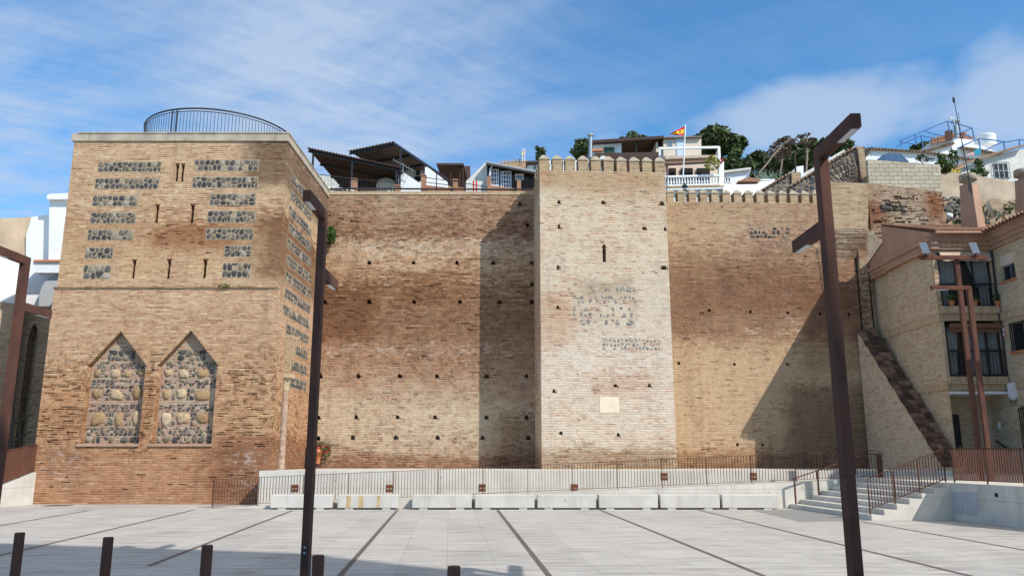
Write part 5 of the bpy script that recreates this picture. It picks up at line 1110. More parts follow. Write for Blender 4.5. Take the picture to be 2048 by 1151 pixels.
u, z = fW.px(2008, 664); mt = MB(); fW.box(mt, u - 0.09, u + 0.09, z - 0.2, z + 0.2, 0.003, 0.02); sg = mt.build('alarm_sign', M['flag_red'], apt)
mt = MB(); fW.box(mt, u - 0.075, u + 0.075, z + 0.03, z + 0.18, 0.02, 0.024); fW.box(mt, u - 0.065, u + 0.065, z - 0.15, z - 0.02, 0.02, 0.024); mt.build('sign_panel', M['flag_white'], sg)
mt = MB(); mt.tube([fW(0.08, 4.3, 0.06), fW(0.08, ZC, 0.06)], 0.035, 6); mt.build('drain_pipe', M['black_metal'], apt)
# roof
ZE = 10.52
mb = MB(); mb.corrug((17.0, 30.45, ZE), (32, 30.45, ZE), (32, 34.9, 12.02), (17.0, 34.9, 12.02), 0.22, 0.045, 0.05); mb.corrug((17.02, 34.82, 11.24), (32, 34.82, 11.24), (32, 37.4, 10.3), (17.02, 37.4, 10.3), 0.22, 0.04, 0.05)
mb.corrug((18.85, 18.3, ZE - 0.02), (18.85, 30.7, ZE - 0.02), (23.2, 34.9, 12.0), (23.2, 18.3, 12.0), 0.22, 0.045, 0.05)
roof = mb.build('tiled_roof', M['tile'], apt)
mb = MB(); mb.tube([(17.0, 30.42, ZE - 0.1), (18.85, 30.42, ZE - 0.1)], 0.05, 6); mb.build('gutter', M['salmon'], roof)
def chimney(px, py0, py1, x0, Y, label_last=None):
    c = P(px, py0, Y); w = 0.46; zt_ = P(px, py1, Y).z; zb = c.z - 0.6
    mb = MB(); r = R(33); q = lambda h, z: [(c.x + h * 1.414 * math.cos(r + k * math.pi / 2 + math.pi / 4), Y + h * 1.414 * math.sin(r + k * math.pi / 2 + math.pi / 4), z) for k in range(4)]
    mb.hexa(q(0.36, zb), q(0.255, zt_ - 0.2)); ch = mb.build('chimney', M['salmon'], roof)
    mb = MB(); mb.lathe([(0.2, zt_ - 0.25), (0.2, zt_ - 0.05), (0.25, zt_ - 0.03), (0.345, zt_), (0.345, zt_ + 0.25), (0.32, zt_ + 0.28), (0.1, zt_ + 0.28)], (c.x, Y, 0), 20); mb.build('chimney_cap', M['capstone'], ch)
chimney(1947, 452, 362, 0, 32.6); chimney(2057, 430, 352, 0, 32.2)
mb = MB(); a, b = P(1944, 388, 32.2), P(1906.5, 192, 32.2); mb.tube([a, b], [0.028, 0.014], 6); mb.tube([b + Vector((0, 0, -0.3)), b + Vector((0, 0, -0.1))], 0.05, 6)
mb.tube([P(1935, 350, 32.2) + Vector((-.1, 0, 0)), P(1917, 225, 32.2)], 0.008, 4); mb.bar(P(1934, 352, 32.2), P(1940, 352, 32.2), 0.05); mb.tube([P(1938, 384, 32.2), P(1938, 352, 32.2)], 0.02, 4)
tag(mb.build('antenna_mast', M['black_metal']), 'thin leaning antenna mast strapped to the salmon chimney', 'antenna')
dish = thing('satellite_dish', 'white satellite dish on the slope beside the salmon chimney', 'satellite dish', P(1978, 432, 36.5))
c = P(1977, 420, 36.5); ax = Vector((0.85, -0.5, 0.25)).normalized(); b1 = ax.cross(Vector((0, 0, 1))).normalized(); b2 = b1.cross(ax)
vs = [c]; fs = []
for r_ in (0.33, 0.66, 1.0):
    for k in range(20): a = 2 * math.pi * k / 20; vs.append(c + (b1 * math.cos(a) + b2 * math.sin(a)) * (0.47 * r_) + ax * (0.12 * r_ * r_))
fs = [(0, 1 + k, 1 + (k + 1) % 20) for k in range(20)] + [(1 + i * 20 + k, 21 + i * 20 + k, 21 + i * 20 + (k + 1) % 20, 1 + i * 20 + (k + 1) % 20) for i in (0, 1) for k in range(20)]
mb = MB(); mb.mesh(vs, fs, 0, True); mb.mesh([v - ax * 0.012 for v in vs], [tuple(reversed(f)) for f in fs], 0, True); mb.build('reflector', M['offwhite'], dish)
mb = MB(); mb.tube([c - b2 * 0.46 * (1 if b2.z > 0 else -1) + ax * 0.12, c + ax * 0.62 - b2 * 0.1 * (1 if b2.z > 0 else -1)], 0.018, 5); mb.build('feed_arm', M['grey_metal'], dish)
mb = MB(); mb.tube([c - ax * 0.02, c - ax * 0.2, P(1977, 455, 36.7)], 0.035, 6); mb.build('stand', M['grey_metal'], dish)
# plant pots on the upper balcony
for k, (px, py) in enumerate([(1899, 600), (1946, 603), (1990, 601)]):
    u, z = fF.px(px, py); p = fF(u, 0, 0.13); zb = 7.5; t = thing('flower_pot', ['terracotta pot with pale flowers at the left end of the balcony', 'terracotta pot in the middle of the upper balcony', 'terracotta pot with a dark bushy plant at the right of the balcony'][k], 'flower pot', (p.x, p.y, zb), 'pots on the upper balcony')
    mb = MB(); mb.lathe([(0.06, zb), (0.1, zb + 0.16), (0.115, zb + 0.16), (0.115, zb + 0.2), (0.09, zb + 0.2)], (p.x, p.y, 0), 10); mb.build('pot', M['terracotta'], t)
    mb = MB(); mb.leaves((p.x, p.y, zb + (0.36 if k != 1 else 0.26)), (0.16, 0.1, 0.2 if k != 1 else 0.1), 90, 0.05, rnd); mb.build('plant', M['shrub'], t)

# ================================================================ RAKING BUTTRESS between the wall and the flats
but = thing('raking_buttress', 'sloping brick buttress with a dark stone top leaning beside the block of flats', 'buttress', (16.5, 33, 1))
y0, y1, x0, x1 = 36.5, 30.4, 16.2, 17.04; zt0, zt1 = 7.45, 1.35
mb = MB(); mb.prism([(x0, y0, 0.98), (x0, y1, 0.98), (x0 + 0.1, y1, zt1 - 0.12), (x0 - 0.02, y0, zt0 - 0.12)], (x1 - x0, 0, 0)); mb.build('brick_body', M['butt_brick'], but)
mb = MB(); n = 30
for k in range(n):
    xs_ = [x0 - 0.03, x0 + rnd.uniform(.22, .34), x0 + rnd.uniform(.5, .62), x1 - 0.004]
    for j in range(3):
        ta, tb = k / n + 0.003, (k + 1) / n - 0.003; xa, xb = xs_[j] + (0.012 if j else 0), xs_[j + 1] - 0.006; h = rnd.uniform(-0.03, 0.03)
        f = lambda x, t, o: (x + (0.1 * t if j == 0 and x < x0 else 0), y0 + (y1 - y0) * t, zt0 + (zt1 - zt0) * t + o + h)
        mb.hexa([f(xa, ta, -0.14), f(xb, ta, -0.14), f(xb, tb, -0.14), f(xa, tb, -0.14)][::-1], [f(xa, ta, 0), f(xb, ta, 0), f(xb, tb, 0), f(xa, tb, 0)][::-1])
def slab_mat():
    m, s = new_mat('buttress_slabs'); pos = POS(s); r = s.n('ShaderNodeNewGeometry').outputs['Random Per Island']; n_ = s.noise(pos, 2.3, 6.0, 0.7)
    c = s.ramp(s.m('ADD', s.m('MULTIPLY', r, 0.5), s.m('MULTIPLY', n_, 0.6)), [(0.2, (0.035, 0.026, 0.022)), (0.45, (0.085, 0.055, 0.04)), (0.65, (0.17, 0.10, 0.068)), (0.88, (0.30, 0.19, 0.125))]); finish(s, c, 0.9, n_, 0.5, 0.03, 0.2); return m
mb.build('stone_slabs', slab_mat(), but)
# ================================================================ TERRACES AND HOUSES behind the first wall
def roofslab(mb, pts, th=0.07): mb.prism(pts, (0, 0, -th))
t = thing('roof_shelter', 'low dark corrugated shelter roof on posts behind the left tower', 'shelter', (-7, 40, 13))
a, b = P(612, 299, 37.4), P(803, 329, 40.3); a.z = b.z = (a.z + b.z) / 2; off = Vector((0.6, 5.2, -0.28))
mb = MB(); mb.corrug(a, b, b + off, a + off, 0.16, 0.03, 0.03); mb.build('roof_sheet', M['dark_sheet'], t)
mb = MB()
for k in (0.06, 0.38, 0.7, 0.97): p, q = a + off * k, b + off * k; mb.bar(p - Vector((0, 0, 0.1)), q - Vector((0, 0, 0.1)), 0.06, 0.1)
mb.build('roof_beam', M['black_metal'], t)
for px, f in ((622, 0.05), (702, 0.45), (790, 0.93)):
    p = a.lerp(b, f) + off * 0.06; mb = MB(); mb.bar((p.x, p.y, 12.6), (p.x, p.y, p.z - 0.06), 0.09); mb.build('post', M['black_metal'], t)
mb = MB(); mb.prism(PP(43.0, (600, 395), (600, 352), (660, 350), (700, 362), (770, 352), (800, 336), (800, 395)), (0, 0.25, 0)); mb.build('back_wall', M['offwhite'], t)
mb = MB()
for k in range(26): x = rnd.uniform(740, 788); p = P(x, 372 - (x - 740) * 0.35 + rnd.uniform(-9, 9), 42.6); r = rnd.uniform(0.06, 0.2); mb.lathe([(r * .4, -r), (r, -r * .3), (r * .8, r * .4), (r * .2, r)], p, 7)
tag(mb.build('stacked_clutter', M['dark']), 'dark clutter hung and piled on the wall under the low shelter', 'clutter')
mb = MB(); c = P(772, 372, 41.6); mb.lathe([(0.5, -0.5), (0.56, 0.0), (0.45, 0.3), (0.2, 0.45)], c, 12); tag(mb.build('covered_drum', M['cream']), 'pale rounded drum under the low shelter', 'drum')
mb = MB(); p, q = P(655, 374, 37.2), P(703, 379, 37.2); mb.corrug(p, q, q + Vector((0, .8, .2)), p + Vector((0, .8, .2)), 0.22, 0.06, 0.04); tag(mb.build('tile_strip', M['offwhite']), 'short strip of pale curved tiles at the foot of the low shelter', 'roof tiles')

t = thing('roof_shelter', 'high grey corrugated shelter roof on posts above the white stairs', 'shelter', (-6, 43, 13))
A_, B_, C_ = P(695, 306, 41), P(787, 282, 40), P(896, 352, 46.2); zz = (A_.z + B_.z + C_.z) / 3; D_ = A_ + C_ - B_
for v in (A_, B_, C_, D_): v.z += (zz - v.z) * 0.5
mb = MB(); mb.corrug(A_, B_, C_, D_, 0.2, 0.03, 0.03); mb.build('roof_sheet', M['grey_sheet'], t)
mb = MB()
for k in (0.03, 0.3, 0.55, 0.8): mb.bar(A_.lerp(D_, k) - Vector((0, 0, .11)), B_.lerp(C_, k) - Vector((0, 0, .11)), 0.07, 0.12)
mb.bar(B_ - Vector((0, 0, .1)), C_ - Vector((0, 0, .1)), 0.07, 0.14); mb.build('roof_beam', M['black_metal'], t)
for f in (0.12, 0.6):
    p = B_.lerp(C_, f); mb = MB(); mb.bar((p.x, p.y, 12.6), (p.x, p.y, p.z - 0.05), 0.1); mb.build('post', M['black_metal'], t)
p = A_.lerp(D_, 0.2); mb = MB(); mb.bar((p.x, p.y, 12.6), (p.x, p.y, p.z - 0.05), 0.1); mb.build('post', M['black_metal'], t)
t = thing('white_house', 'white house with a stair-like sloping wall under the high shelter', 'house', (-5, 43, 12))
mb = MB(); pprism(mb, [(797, 400), (797, 338), (838, 365), (850, 392), (850, 400)], 41.0, 0.3); mb.build('stair_wall', M['white'], t)
mb = MB(); pprism(mb, [(822, 400), (822, 380), (850, 354), (850, 334), (855, 334), (895, 364), (900, 400)], 42.3, 0.3); mb.build('stair_wall', M['white'], t)
mb = MB(); pprism(mb, [(800, 400), (800, 346), (852, 333), (852, 400)], 44.5, 2.5); pprism(mb, [(798, 347), (798, 343), (854, 329), (854, 334)], 44.4, 2.6); mb.build('wall', M['white'], t)
f = Fac((P(800, 360, 44.49).x, 44.49), (P(860, 360, 44.49).x, 44.49)); u0, z1 = f.px(829, 353); u1, z0 = f.px(843, 366); window(t, f, u0, u1, z0, z1, 0.03, M['black_metal'], 1, glass=M['dim_glass'])
mb = MB(); mb.lathe([(0.1, 0), (0.14, 0.1), (0.08, 0.28), (0.02, 0.3)], P(836, 350, 44.3), 8); mb.build('wall_lamp', M['black_metal'], t)
mb = MB(); a = P(802, 330, 40.6); b = P(822, 352, 40.6); mb.tube([P(806, 355, 40.6), P(806, 326, 40.6)], 0.02, 5); mb.tube([P(786, 319, 40.6), P(826, 341, 40.6)], 0.018, 4)
for k in range(7): c = P(788 + 6 * k, 320 + 3.3 * k, 40.6); mb.tube([c + Vector((-.05, 0.25, .22)), c + Vector((.05, -0.25, -.22))], 0.01, 4)
tag(mb.build('tv_antenna', M['grey_metal']), 'pale rod television antenna between the two shelter roofs', 'antenna')
t = thing('brick_parapet', 'row of low red brick piers and parapet along the terrace edge', 'wall', (-4, 38, 12.5))
for x0, x1, y0 in ((702, 712, 356), (790, 799, 370), (842, 851, 349), (905, 915, 358)): mb = MB(); pprism(mb, [(x0, 400), (x0, y0), (x1, y0), (x1, 400)], 38.0, 0.4); pprism(mb, [(x0 - 1, y0 + 1.5), (x0 - 1, y0 - 0.5), (x1 + 1, y0 - 0.5), (x1 + 1, y0 + 1.5)], 37.95, 0.5); mb.build('pier', M['red_brick'], t)
mb = MB(); pprism(mb, [(851.5, 400), (851.5, 370), (904.5, 376), (904.5, 400)], 38.1, 0.2); mb.build('low_wall', M['red_brick'], t)
t = thing('terrace_railing', 'thin black wire railing along the top of the left brick wall', 'railing', (-4, 37.2, 13))
mb = MB(); mb.tube([P(645, 379, 36.7), P(700, 377, 36.7), P(1068, 379, 36.7)], 0.045, 6); mb.build('black_pipe', M['black_metal'], t)
mb = MB(); mb.tube([P(640, 349, 37.3), P(702, 357, 37.3), P(790, 364, 37.3)], 0.02, 4); mb.tube([P(851, 355, 37.6), P(905, 362, 37.6), P(975, 374, 37.6)], 0.02, 4); mb.tube([P(851, 364, 37.6), P(905, 371, 37.6)], 0.02, 4)
for x in range(644, 786, 6): mb.tube([P(x, 350 + (x - 640) * 0.093, 37.3), P(x + 0.3, 382, 37.3)], 0.01, 4)
for x, y in ((873, 346), (905, 360), (929, 366)): mb.tube([P(x, y, 37.6), P(x, 382, 37.6)], 0.025, 4)
mb.build('wire_rail', M['black_metal'], t)
t = thing('porch_house', 'small dark porch with a grey slab roof beyond the white stairs', 'house', (-3, 47, 12))
a, b, c = P(873, 329, 46), P(927, 326, 46), P(944, 350, 51.5); mb = MB(); d = a + c - b; zz = max(v.z for v in (a, b)); 
for v in (a, b, c, d): v.z = zz
roofslab(mb, [a, b, c, d], 0.12); mb.build('roof', M['dark_sheet'], t)  # dark sheet colour puts the underside's shade into the slab
mb = MB(); pprism(mb, [(880, 400), (880, 332), (940, 332), (940, 400)], 51.0, 0.3); mb.build('back_wall', plain('dark_red_render', (0.10, 0.045, 0.035), 0.8, 0.2), t)
for x in (900, 919, 925): mb = MB(); pprism(mb, [(x, 400), (x, 330), (x + 2, 330), (x + 2, 400)], 46.3, 0.12); mb.build('post', M['brown_wood'], t)
mb = MB(); pprism(mb, [(890, 400), (890, 371), (935, 376), (935, 400)], 46.2, 0.2); mb.build('parapet', M['red_brick'], t)
t = thing('white_house', 'white house with blue grid windows and grey gutter left of the middle tower', 'house', (0, 41, 12))
mb = MB(); pprism(mb, [(932, 400), (932, 362), (974, 322), (974, 400)], 40.3, 0.3); mb.build('side_wall', M['offwhite'], t)
Yh = 40.3; f = Fac((P(974, 360, Yh).x, Yh), (P(1092, 360, Yh).x, Yh)); up = lambda y: zy(y, Yh)
mb = MB(); pprism(mb, [(974.5, 400), (974.5, 330), (1092, 349), (1092, 400)], Yh + 0.1, 3.0); mb.build('front_wall', M['dark'], t)  # shade on this house front is put into the near-black colour
mb = MB(); pprism(mb, [(974, 400), (974, 352), (982, 352), (982, 400)], Yh - 0.3, 0.38); mb.build('pier', M['red_brick'], t)
mb = MB(); pprism(mb, [(982.5, 400), (982.5, 371), (1065, 380), (1065, 400)], Yh - 0.25, 0.3); mb.build('low_wall', M['red_brick'], t)
mb = MB(); pprism(mb, [(1034, 385), (1034, 360), (1042, 361), (1042, 385)], Yh - 0.4, 0.3); mb.build('pier', M['red_brick'], t)
mb = MB(); a, b = P(972, 325, Yh - 0.5), P(1090, 348, Yh - 0.5); mb.prism([a, b, b + Vector((0, 3, .25)), a + Vector((0, 3, .25))], (0, 0, 0.08)); mb.tube([a, b], 0.09, 8); mb.build('roof_gutter', M['grey_metal'], t)
mb = MB(); mb.tube([P(985, 330, Yh - .3), P(981, 338, Yh - .3), P(979, 352, Yh - .3)], 0.05, 6); mb.build('down_pipe', M['white_metal'], t)
for x0, x1, y1, y0 in ((978, 998, 338, 372), (1001, 1023, 342, 376), (1030, 1048, 347, 360)):
    (u0, _), (u1, _) = f.px(x0, 355), f.px(x1, 355); window(t, f, u0, u1, up(y0), up(y1), 0.0, M['white_metal'], 3, (0.25, 0.5, 0.75), 0, None, 0.06, glass=M['dim_glass'])
mb = MB()
for x in range(1026, 1068, 4): mb.tube([P(x, 352 + (x - 1026) * .1, Yh - .35), P(x, 384, Yh - .35)], 0.015, 4)
mb.tube([P(1024, 352, Yh - .35), P(1070, 357, Yh - .35)], 0.02, 4); mb.build('grille', M['black_metal'], t)
mb = MB()
for x in (947, 953): mb.tube([P(x, 361, 38.6), P(x, 385, 38.6)], 0.04, 5)
tag(mb.build('red_posts', M['flag_red']), 'pair of thin red posts beside the white house', 'posts')
t = thing('distant_house', 'small white house with a dark flat roof left of the middle tower top', 'house', (2, 56, 14))
mb = MB(); pprism(mb, [(1054, 370), (1054, 326), (1085, 324), (1085, 370)], 56, 4); mb.build('wall', M['white'], t); mb = MB(); pprism(mb, [(1052, 326), (1052, 322), (1088, 320), (1088, 323.5)], 55.5, 5); mb.build('roof', M['dark_sheet'], t)
f = Fac((P(1054, 330, 56).x, 56), (P(1085, 330, 56).x, 56)); (u0, z1), (u1, z0) = f.px(1066, 328), f.px(1074, 342); window(t, f, u0, u1, z0, z1, 0.04, M['white_metal'], 1, glass=M['dim_glass'])
# castle tower far away with two flags
t = thing('castle_tower', 'distant tan crenellated castle tower on the hill', 'tower', (0, 130, 20)); YC = 130
mb = MB(); pprism(mb, [(1000, 400), (1000, 327), (1041, 322), (1054, 325), (1054, 400)], YC, 12); mb.build('keep', M['castle'], t)
for x, y in ((1000, 327), (1007.5, 326), (1015, 325), (1022.5, 324.2), (1030, 323.3), (1037.5, 322.5), (1045, 323.5), (1050.5, 325)): mb = MB(); pprism(mb, [(x, y + 1), (x, y - 5), (x + 4, y - 5.3), (x + 4, y + 1)], YC, 1.5); mb.build('merlon', M['castle'], t)
def flag(name, label, pole, quad, Y, cols, r=0.03, crest=False):
    """pole [(x,y) base, top] and a waving cloth: quad = tl, tr(pole top), br(pole), bl; cols top to bottom"""
    t = thing(name, label, 'flag', P(pole[0][0], pole[0][1], Y)); mb = MB(); mb.tube([P(pole[0][0], pole[0][1], Y), P(pole[1][0], pole[1][1], Y)], r, 6); mb.build('pole', M['white_metal'], t)
    n = 14; tl, tr, br, bl = [P(x, y, Y) for x, y in quad]; stops = [0]; tot = sum(w for _, w in cols)
    mb = MB(); zero = 0
    def pt(s, v):
        p = tr.lerp(tl, s).lerp(br.lerp(bl, s), v); k = (tr - tl).length; return p + Vector((0, math.sin(s * 7.5 + v * 1.6) * 0.13 * s * k, math.sin(s * 6.0 + 1.0 + v) * 0.05 * k * s))
    acc = 0
    for mi, (_, w) in enumerate(cols):
        v0, v1 = acc / tot, (acc + w) / tot; acc += w
        for j in range(3):
            a_, b_ = v0 + (v1 - v0) * j / 3, v0 + (v1 - v0) * (j + 1) / 3
            for k in range(n): mb.face([pt(k / n, b_), pt((k + 1) / n, b_), pt((k + 1) / n, a_), pt(k / n, a_)], mi)
    c = mb.build('cloth', [M[m] for m, _ in cols], t)
    if crest:
        mb = MB()
        for (s0, s1, v0, v1) in ((0.26, 0.40, 0.36, 0.64), (0.29, 0.37, 0.28, 0.36)):
            q = [pt(s0, v1), pt(s1, v1), pt(s1, v0), pt(s0, v0)]; mb.face([p + Vector((0, -0.03, 0)) for p in q])
        mb.build('crest', M['crest'], c)
    return t
flag('flag', 'small green and white flag on the distant castle tower', [(1044.5, 322), (1045.5, 296)], [(1041, 308), (1045.3, 299), (1045, 309), (1041.5, 316)], 129.5, [('flag_green', 1), ('flag_white', 1), ('flag_green', 1)], 0.07)
flag('flag', 'small red and yellow flag on the distant castle tower', [(1049, 322), (1049.6, 297)], [(1046, 303), (1049.5, 299), (1049.3, 310), (1046, 313)], 129.5, [('flag_red', 1), ('flag_yellow', 2), ('flag_red', 1)], 0.07)
flag('flag', 'big red and yellow flag with a crest flying over the balcony terrace', [(1366, 356), (1370.5, 249)], [(1338, 268), (1370, 252), (1369.3, 271.5), (1344, 269)], 49.0, [('flag_red', 1), ('flag_yellow', 2), ('flag_red', 1)], 0.045, True)

# ================================================================ TOP HOUSE with the open porch
t = thing('porch_house', 'hilltop house with a long dark open porch above the middle tower', 'house', (8, 60, 15)); YH = 58
pw = lambda l, d=0.3, Y=YH: (lambda m_: (pprism(m_, l, Y, d), m_)[1])(MB())
pw([(1186, 350), (1187, 284), (1243, 281), (1243, 350)], 5).build('wall', M['white'], t)
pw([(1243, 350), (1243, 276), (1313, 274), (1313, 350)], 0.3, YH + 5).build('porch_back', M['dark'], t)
mb = MB(); a, b = P(1184, 285.5, YH - 0.6), P(1328, 276.5, YH - 0.6); mb.prism([a, b, b + Vector((0, 7, .6)), a + Vector((0, 7, .6))], (0, 0, 0.22)); mb.build('porch_roof', M['brown_wood'], t)
pw([(1271.5, 310), (1271.5, 280), (1273.5, 280), (1273.5, 310)], 0.1).build('post', M['green_metal'], t)
pw([(1313, 350), (1312, 284), (1316, 284), (1316, 293), (1327, 293), (1327, 350)], 4, YH).build('side_wall', M['cream'], t)
pw([(1327, 350), (1327, 275.5), (1402.5, 273.5), (1403, 350)], 5, YH - 0.2).build('cream_wall', M['cream'], t)
pw([(1326, 276), (1326, 273.5), (1404, 271.5), (1404, 274)], 5.5, YH - 0.5).build('roof', M['grey_sheet'], t)
f = Fac((P(1186, 300, YH - 0.2).x, YH - 0.2), (P(1403, 300, YH - 0.2).x, YH - 0.2)); uz = lambda x, y: f.px(x, y)
(u0, z1), (u1, z0) = uz(1334, 284), uz(1345.5, 297); window(t, f, u0, u1, z0, z1, 0.05, M['grey_metal'], 1, glass=M['dim_glass'], fw=0.09)
(u0, z1), (u1, z0) = uz(1352, 278), uz(1370, 316); mb = MB(); f.box(mb, u0, u1, z0, z1, 0.003, 0.06); mb.build('door', M['pale_blue'], t)
(u0, z1), (u1, z0) = uz(1208, 294), uz(1229, 309.5); window(t, f, u0, u1, z0, z1, -0.13, M['green_metal'], 1, (0.5,), 9, None, 0.06, glass=M['dim_glass'], barm=M['green_metal'])
pw([(1180, 316), (1192, 306), (1316, 304), (1322, 310), (1322, 316)], 2.2, YH - 2.6).build('lower_roof', M['brown_wood'], t)
pw([(1182, 350), (1182, 300), (1206, 300), (1206, 350)], 1.2, YH - 2.0).build('bay', M['white'], t)
pw([(1183, 302), (1184, 297.5), (1206, 297), (1207, 301)], 1.6, YH - 2.3).build('bay_roof', M['terracotta'], t)
mb = MB(); mb.tube([P(1180.5, 330, YH - 3), P(1181, 274, YH - 3)], 0.14, 8); mb.lathe([(0.14, 0), (0.24, .05), (0.24, .14), (0.02, .22)], P(1181, 273, YH - 3), 8); mb.build('flue_pipe', M['grey_metal'], t)
# lower floor glimpsed between the merlons
t = thing('lower_house', 'house front with washing seen through the gaps between the tower merlons', 'house', (6, 52, 13))
pw([(1085, 370), (1085, 322), (1200, 320), (1330, 316), (1330, 370)], 2.0, 53.2).build('wall', M['white'], t)
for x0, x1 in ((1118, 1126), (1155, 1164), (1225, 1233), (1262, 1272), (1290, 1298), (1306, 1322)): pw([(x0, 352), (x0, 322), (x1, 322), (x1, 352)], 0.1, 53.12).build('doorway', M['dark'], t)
pw([(1180, 323), (1180, 314), (1324, 310), (1324, 319)], 1.2, 52.2).build('eave', M['brown_wood'], t)
mb = MB(); q = [P(1252, 322, 52.6), P(1263, 321, 52.6), P(1261, 338, 52.6), P(1254, 340, 52.6)]; mb.prism(q, (0, 0.06, 0)); tag(mb.build('hanging_towel', M['pink']), 'pink towel hanging behind the tower merlons', 'towel')
mb = MB(); q = [P(1198, 319, 51.8), P(1202, 312, 51.8), P(1210, 311, 51.8), P(1211, 318, 51.8)]; mb.prism(q, (0, 0.06, 0)); tag(mb.build('hanging_cloth', M['curtain']), 'small pale cloth hung just above the tower merlons', 'cloth')

# ================================================================ BALCONY TERRACE with white balusters
t = thing('balcony_house', 'white house with a balustraded terrace and brown awning right of the middle tower', 'house', (14, 50, 13)); YB = 50
pw([(1326, 420), (1326, 378), (1447, 375), (1447, 420)], 5, YB + 0.25).build('wall', M['white'], t)
pw([(1324, 380), (1324, 375), (1449, 372), (1449, 377)], 3.0, YB - 0.1).build('terrace_slab', M['white'], t)
pw([(1324, 375), (1324, 373.6), (1449, 370.6), (1449, 372)], 0.3, YB - 0.15).build('slab_edge', plain('ochre_edge', (0.55, 0.32, 0.08), 0.8, 0.1), t)
pw([(1324, 380), (1324, 312), (1440, 310), (1440, 380)], 0.3, YB + 4.5).build('back_wall', M['cream'], t)
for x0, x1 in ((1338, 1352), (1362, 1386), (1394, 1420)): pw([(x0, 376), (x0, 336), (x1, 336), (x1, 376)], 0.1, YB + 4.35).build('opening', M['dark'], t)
mb = MB(); a, b = P(1322, 331, YB + 0.4), P(1430, 325, YB + 0.4); a2, b2 = P(1322, 312, YB + 3.6), P(1430, 311, YB + 3.6); mb.prism([a, b, b2, a2], (0, 0, -0.05)); mb.build('awning', M['brown_awning'], t)
pw([(1322, 318), (1322, 312), (1433, 309.5), (1433, 314)], 0.5, YB + 0.1).build('awning_valance', M['awning'], t)
mb = MB(); mb.bar(P(1318, 297, YB + .2), P(1438, 294.5, YB + .2), 0.14); mb.bar(P(1437.5, 293.5, YB + .2), P(1440, 352, YB + .2), 0.16); mb.bar(P(1437, 295, YB + .2), P(1433, 310, YB + 3), 0.1); mb.bar(P(1319, 296, YB + .2), P(1321, 350, YB + .2), 0.12); mb.build('pipe_frame', M['white_metal'], t)
mb = MB(); mb.bar(P(1324, 354, YB), P(1440, 351, YB), 0.2, 0.12); mb.build('hand_rail', M['white'], t); mb = MB(); mb.bar(P(1324, 372, YB), P(1440, 369, YB), 0.2, 0.1); mb.build('base_rail', M['white'], t)
b0 = None
for k in range(19):
    x = 1331 + k * 5.6; p, q = P(x, 371.5 - k * 0.14, YB), P(x, 354 - k * 0.14, YB)
    if b0 is None:
        h = q.z - p.z; mb = MB(); mb.lathe([(0.06, 0), (0.06, .05), (0.035, .09), (0.075, h * .35), (0.04, h * .7), (0.06, h * .9), (0.06, h)], p, 8); b0 = mb.build('baluster', M['white'], t); bp = p
    else: b = b0.copy(); COL.objects.link(b); b.parent = t; b.location = b0.location + (p - bp)
pw([(1438, 372), (1438, 322), (1448, 321), (1448, 372)], 0.3, YB - .05).build('end_wall', M['white'], t)
mb = MB(); mb.bar(P(1447, 381, YB + .1), P(1436, 402, YB + 1.5), 0.2); mb.build('brace', M['white'], t)
mb = MB(); mb.leaves(P(1424, 326, YB - 0.4), (0.55, 0.3, 0.5), 260, 0.09, rnd); tag(mb.build('terrace_plant', leaf_mat('yellow_green_leaf', (0.12, 0.14, 0.02), (0.3, 0.3, 0.05))), 'yellow green potted plant hanging over the balustrade', 'plant')
mb = MB(); mb.leaves(P(1440.5, 322, YB - 0.2), (0.22, 0.15, 0.18), 90, 0.06, rnd); tag(mb.build('red_flowers', M['red_petal']), 'bunch of red flowers on the white end wall of the terrace', 'flowers')
mb = MB(); q = [P(1331, 326, YB + .8), P(1336, 325, YB + .8), P(1337, 352, YB + .8), P(1332, 352, YB + .8)]; mb.prism(q, (0, .05, 0)); tag(mb.build('hanging_towel', plain('striped_towel', (0.5, 0.3, 0.32), 0.9, 0.3, 20.0)), 'reddish towel hanging at the left end of the balcony terrace', 'towel')
t = thing('wall_lantern', 'old iron street lantern behind the merlons under the balcony', 'lantern', P(1368, 386, 44)); c = P(1370, 384, 44)
mb = MB(); mb.lathe([(0.07, 0), (0.17, 0.32), (0.17, 0.34)], c, 6); mb.build('glass_body', M['glass'], t); mb = MB(); mb.lathe([(0.2, .34), (0.14, .42), (0.07, .48), (0.04, .55), (0.01, .6)], c, 6); mb.build('cap', M['black_metal'], t)
mb = MB(); mb.tube([c, c + Vector((-0.05, 0.1, -0.4)), P(1376, 402, 44.5)], 0.03, 5); mb.build('bracket', M['black_metal'], t)
t = thing('white_house', 'white house with a curved parapet and blue window beside the trees', 'house', (17, 56, 14))
pw([(1447, 420), (1449, 344), (1502, 337), (1499, 352), (1497, 366), (1500, 420)], 4, 56).build('wall', M['white'], t)
pw([(1447, 345.5), (1447, 341), (1502, 334.5), (1502, 338)], 4.5, 55.7).build('parapet_edge', M['offwhite'], t)
f = Fac((P(1448, 360, 56).x, 56), (P(1500, 360, 56).x, 56)); (u0, z1), (u1, z0) = f.px(1449, 353), f.px(1462, 365); window(t, f, u0, u1, z0, z1, 0.04, M['white_metal'], 1, glass=M['dim_glass'], fw=0.08)
pw([(1476, 362), (1497, 354), (1520, 357), (1520, 362)], 2, 51).build('tile_roof', M['tile'], t)
mb = MB(); mb.prism([P(1446, 398, 44), P(1446, 374, 50), P(1520, 356, 54), P(1550, 358, 54), P(1520, 392, 44)], (0, 0.3, -1.5)); tag(mb.build('white_roof', M['white']), 'big sloping whitewashed roof behind the merlons', 'roof')
pw([(1592, 380), (1593, 334), (1596, 331), (1610, 331), (1622, 345), (1622, 380)], 4, 47).build('x', M['white']) if False else None
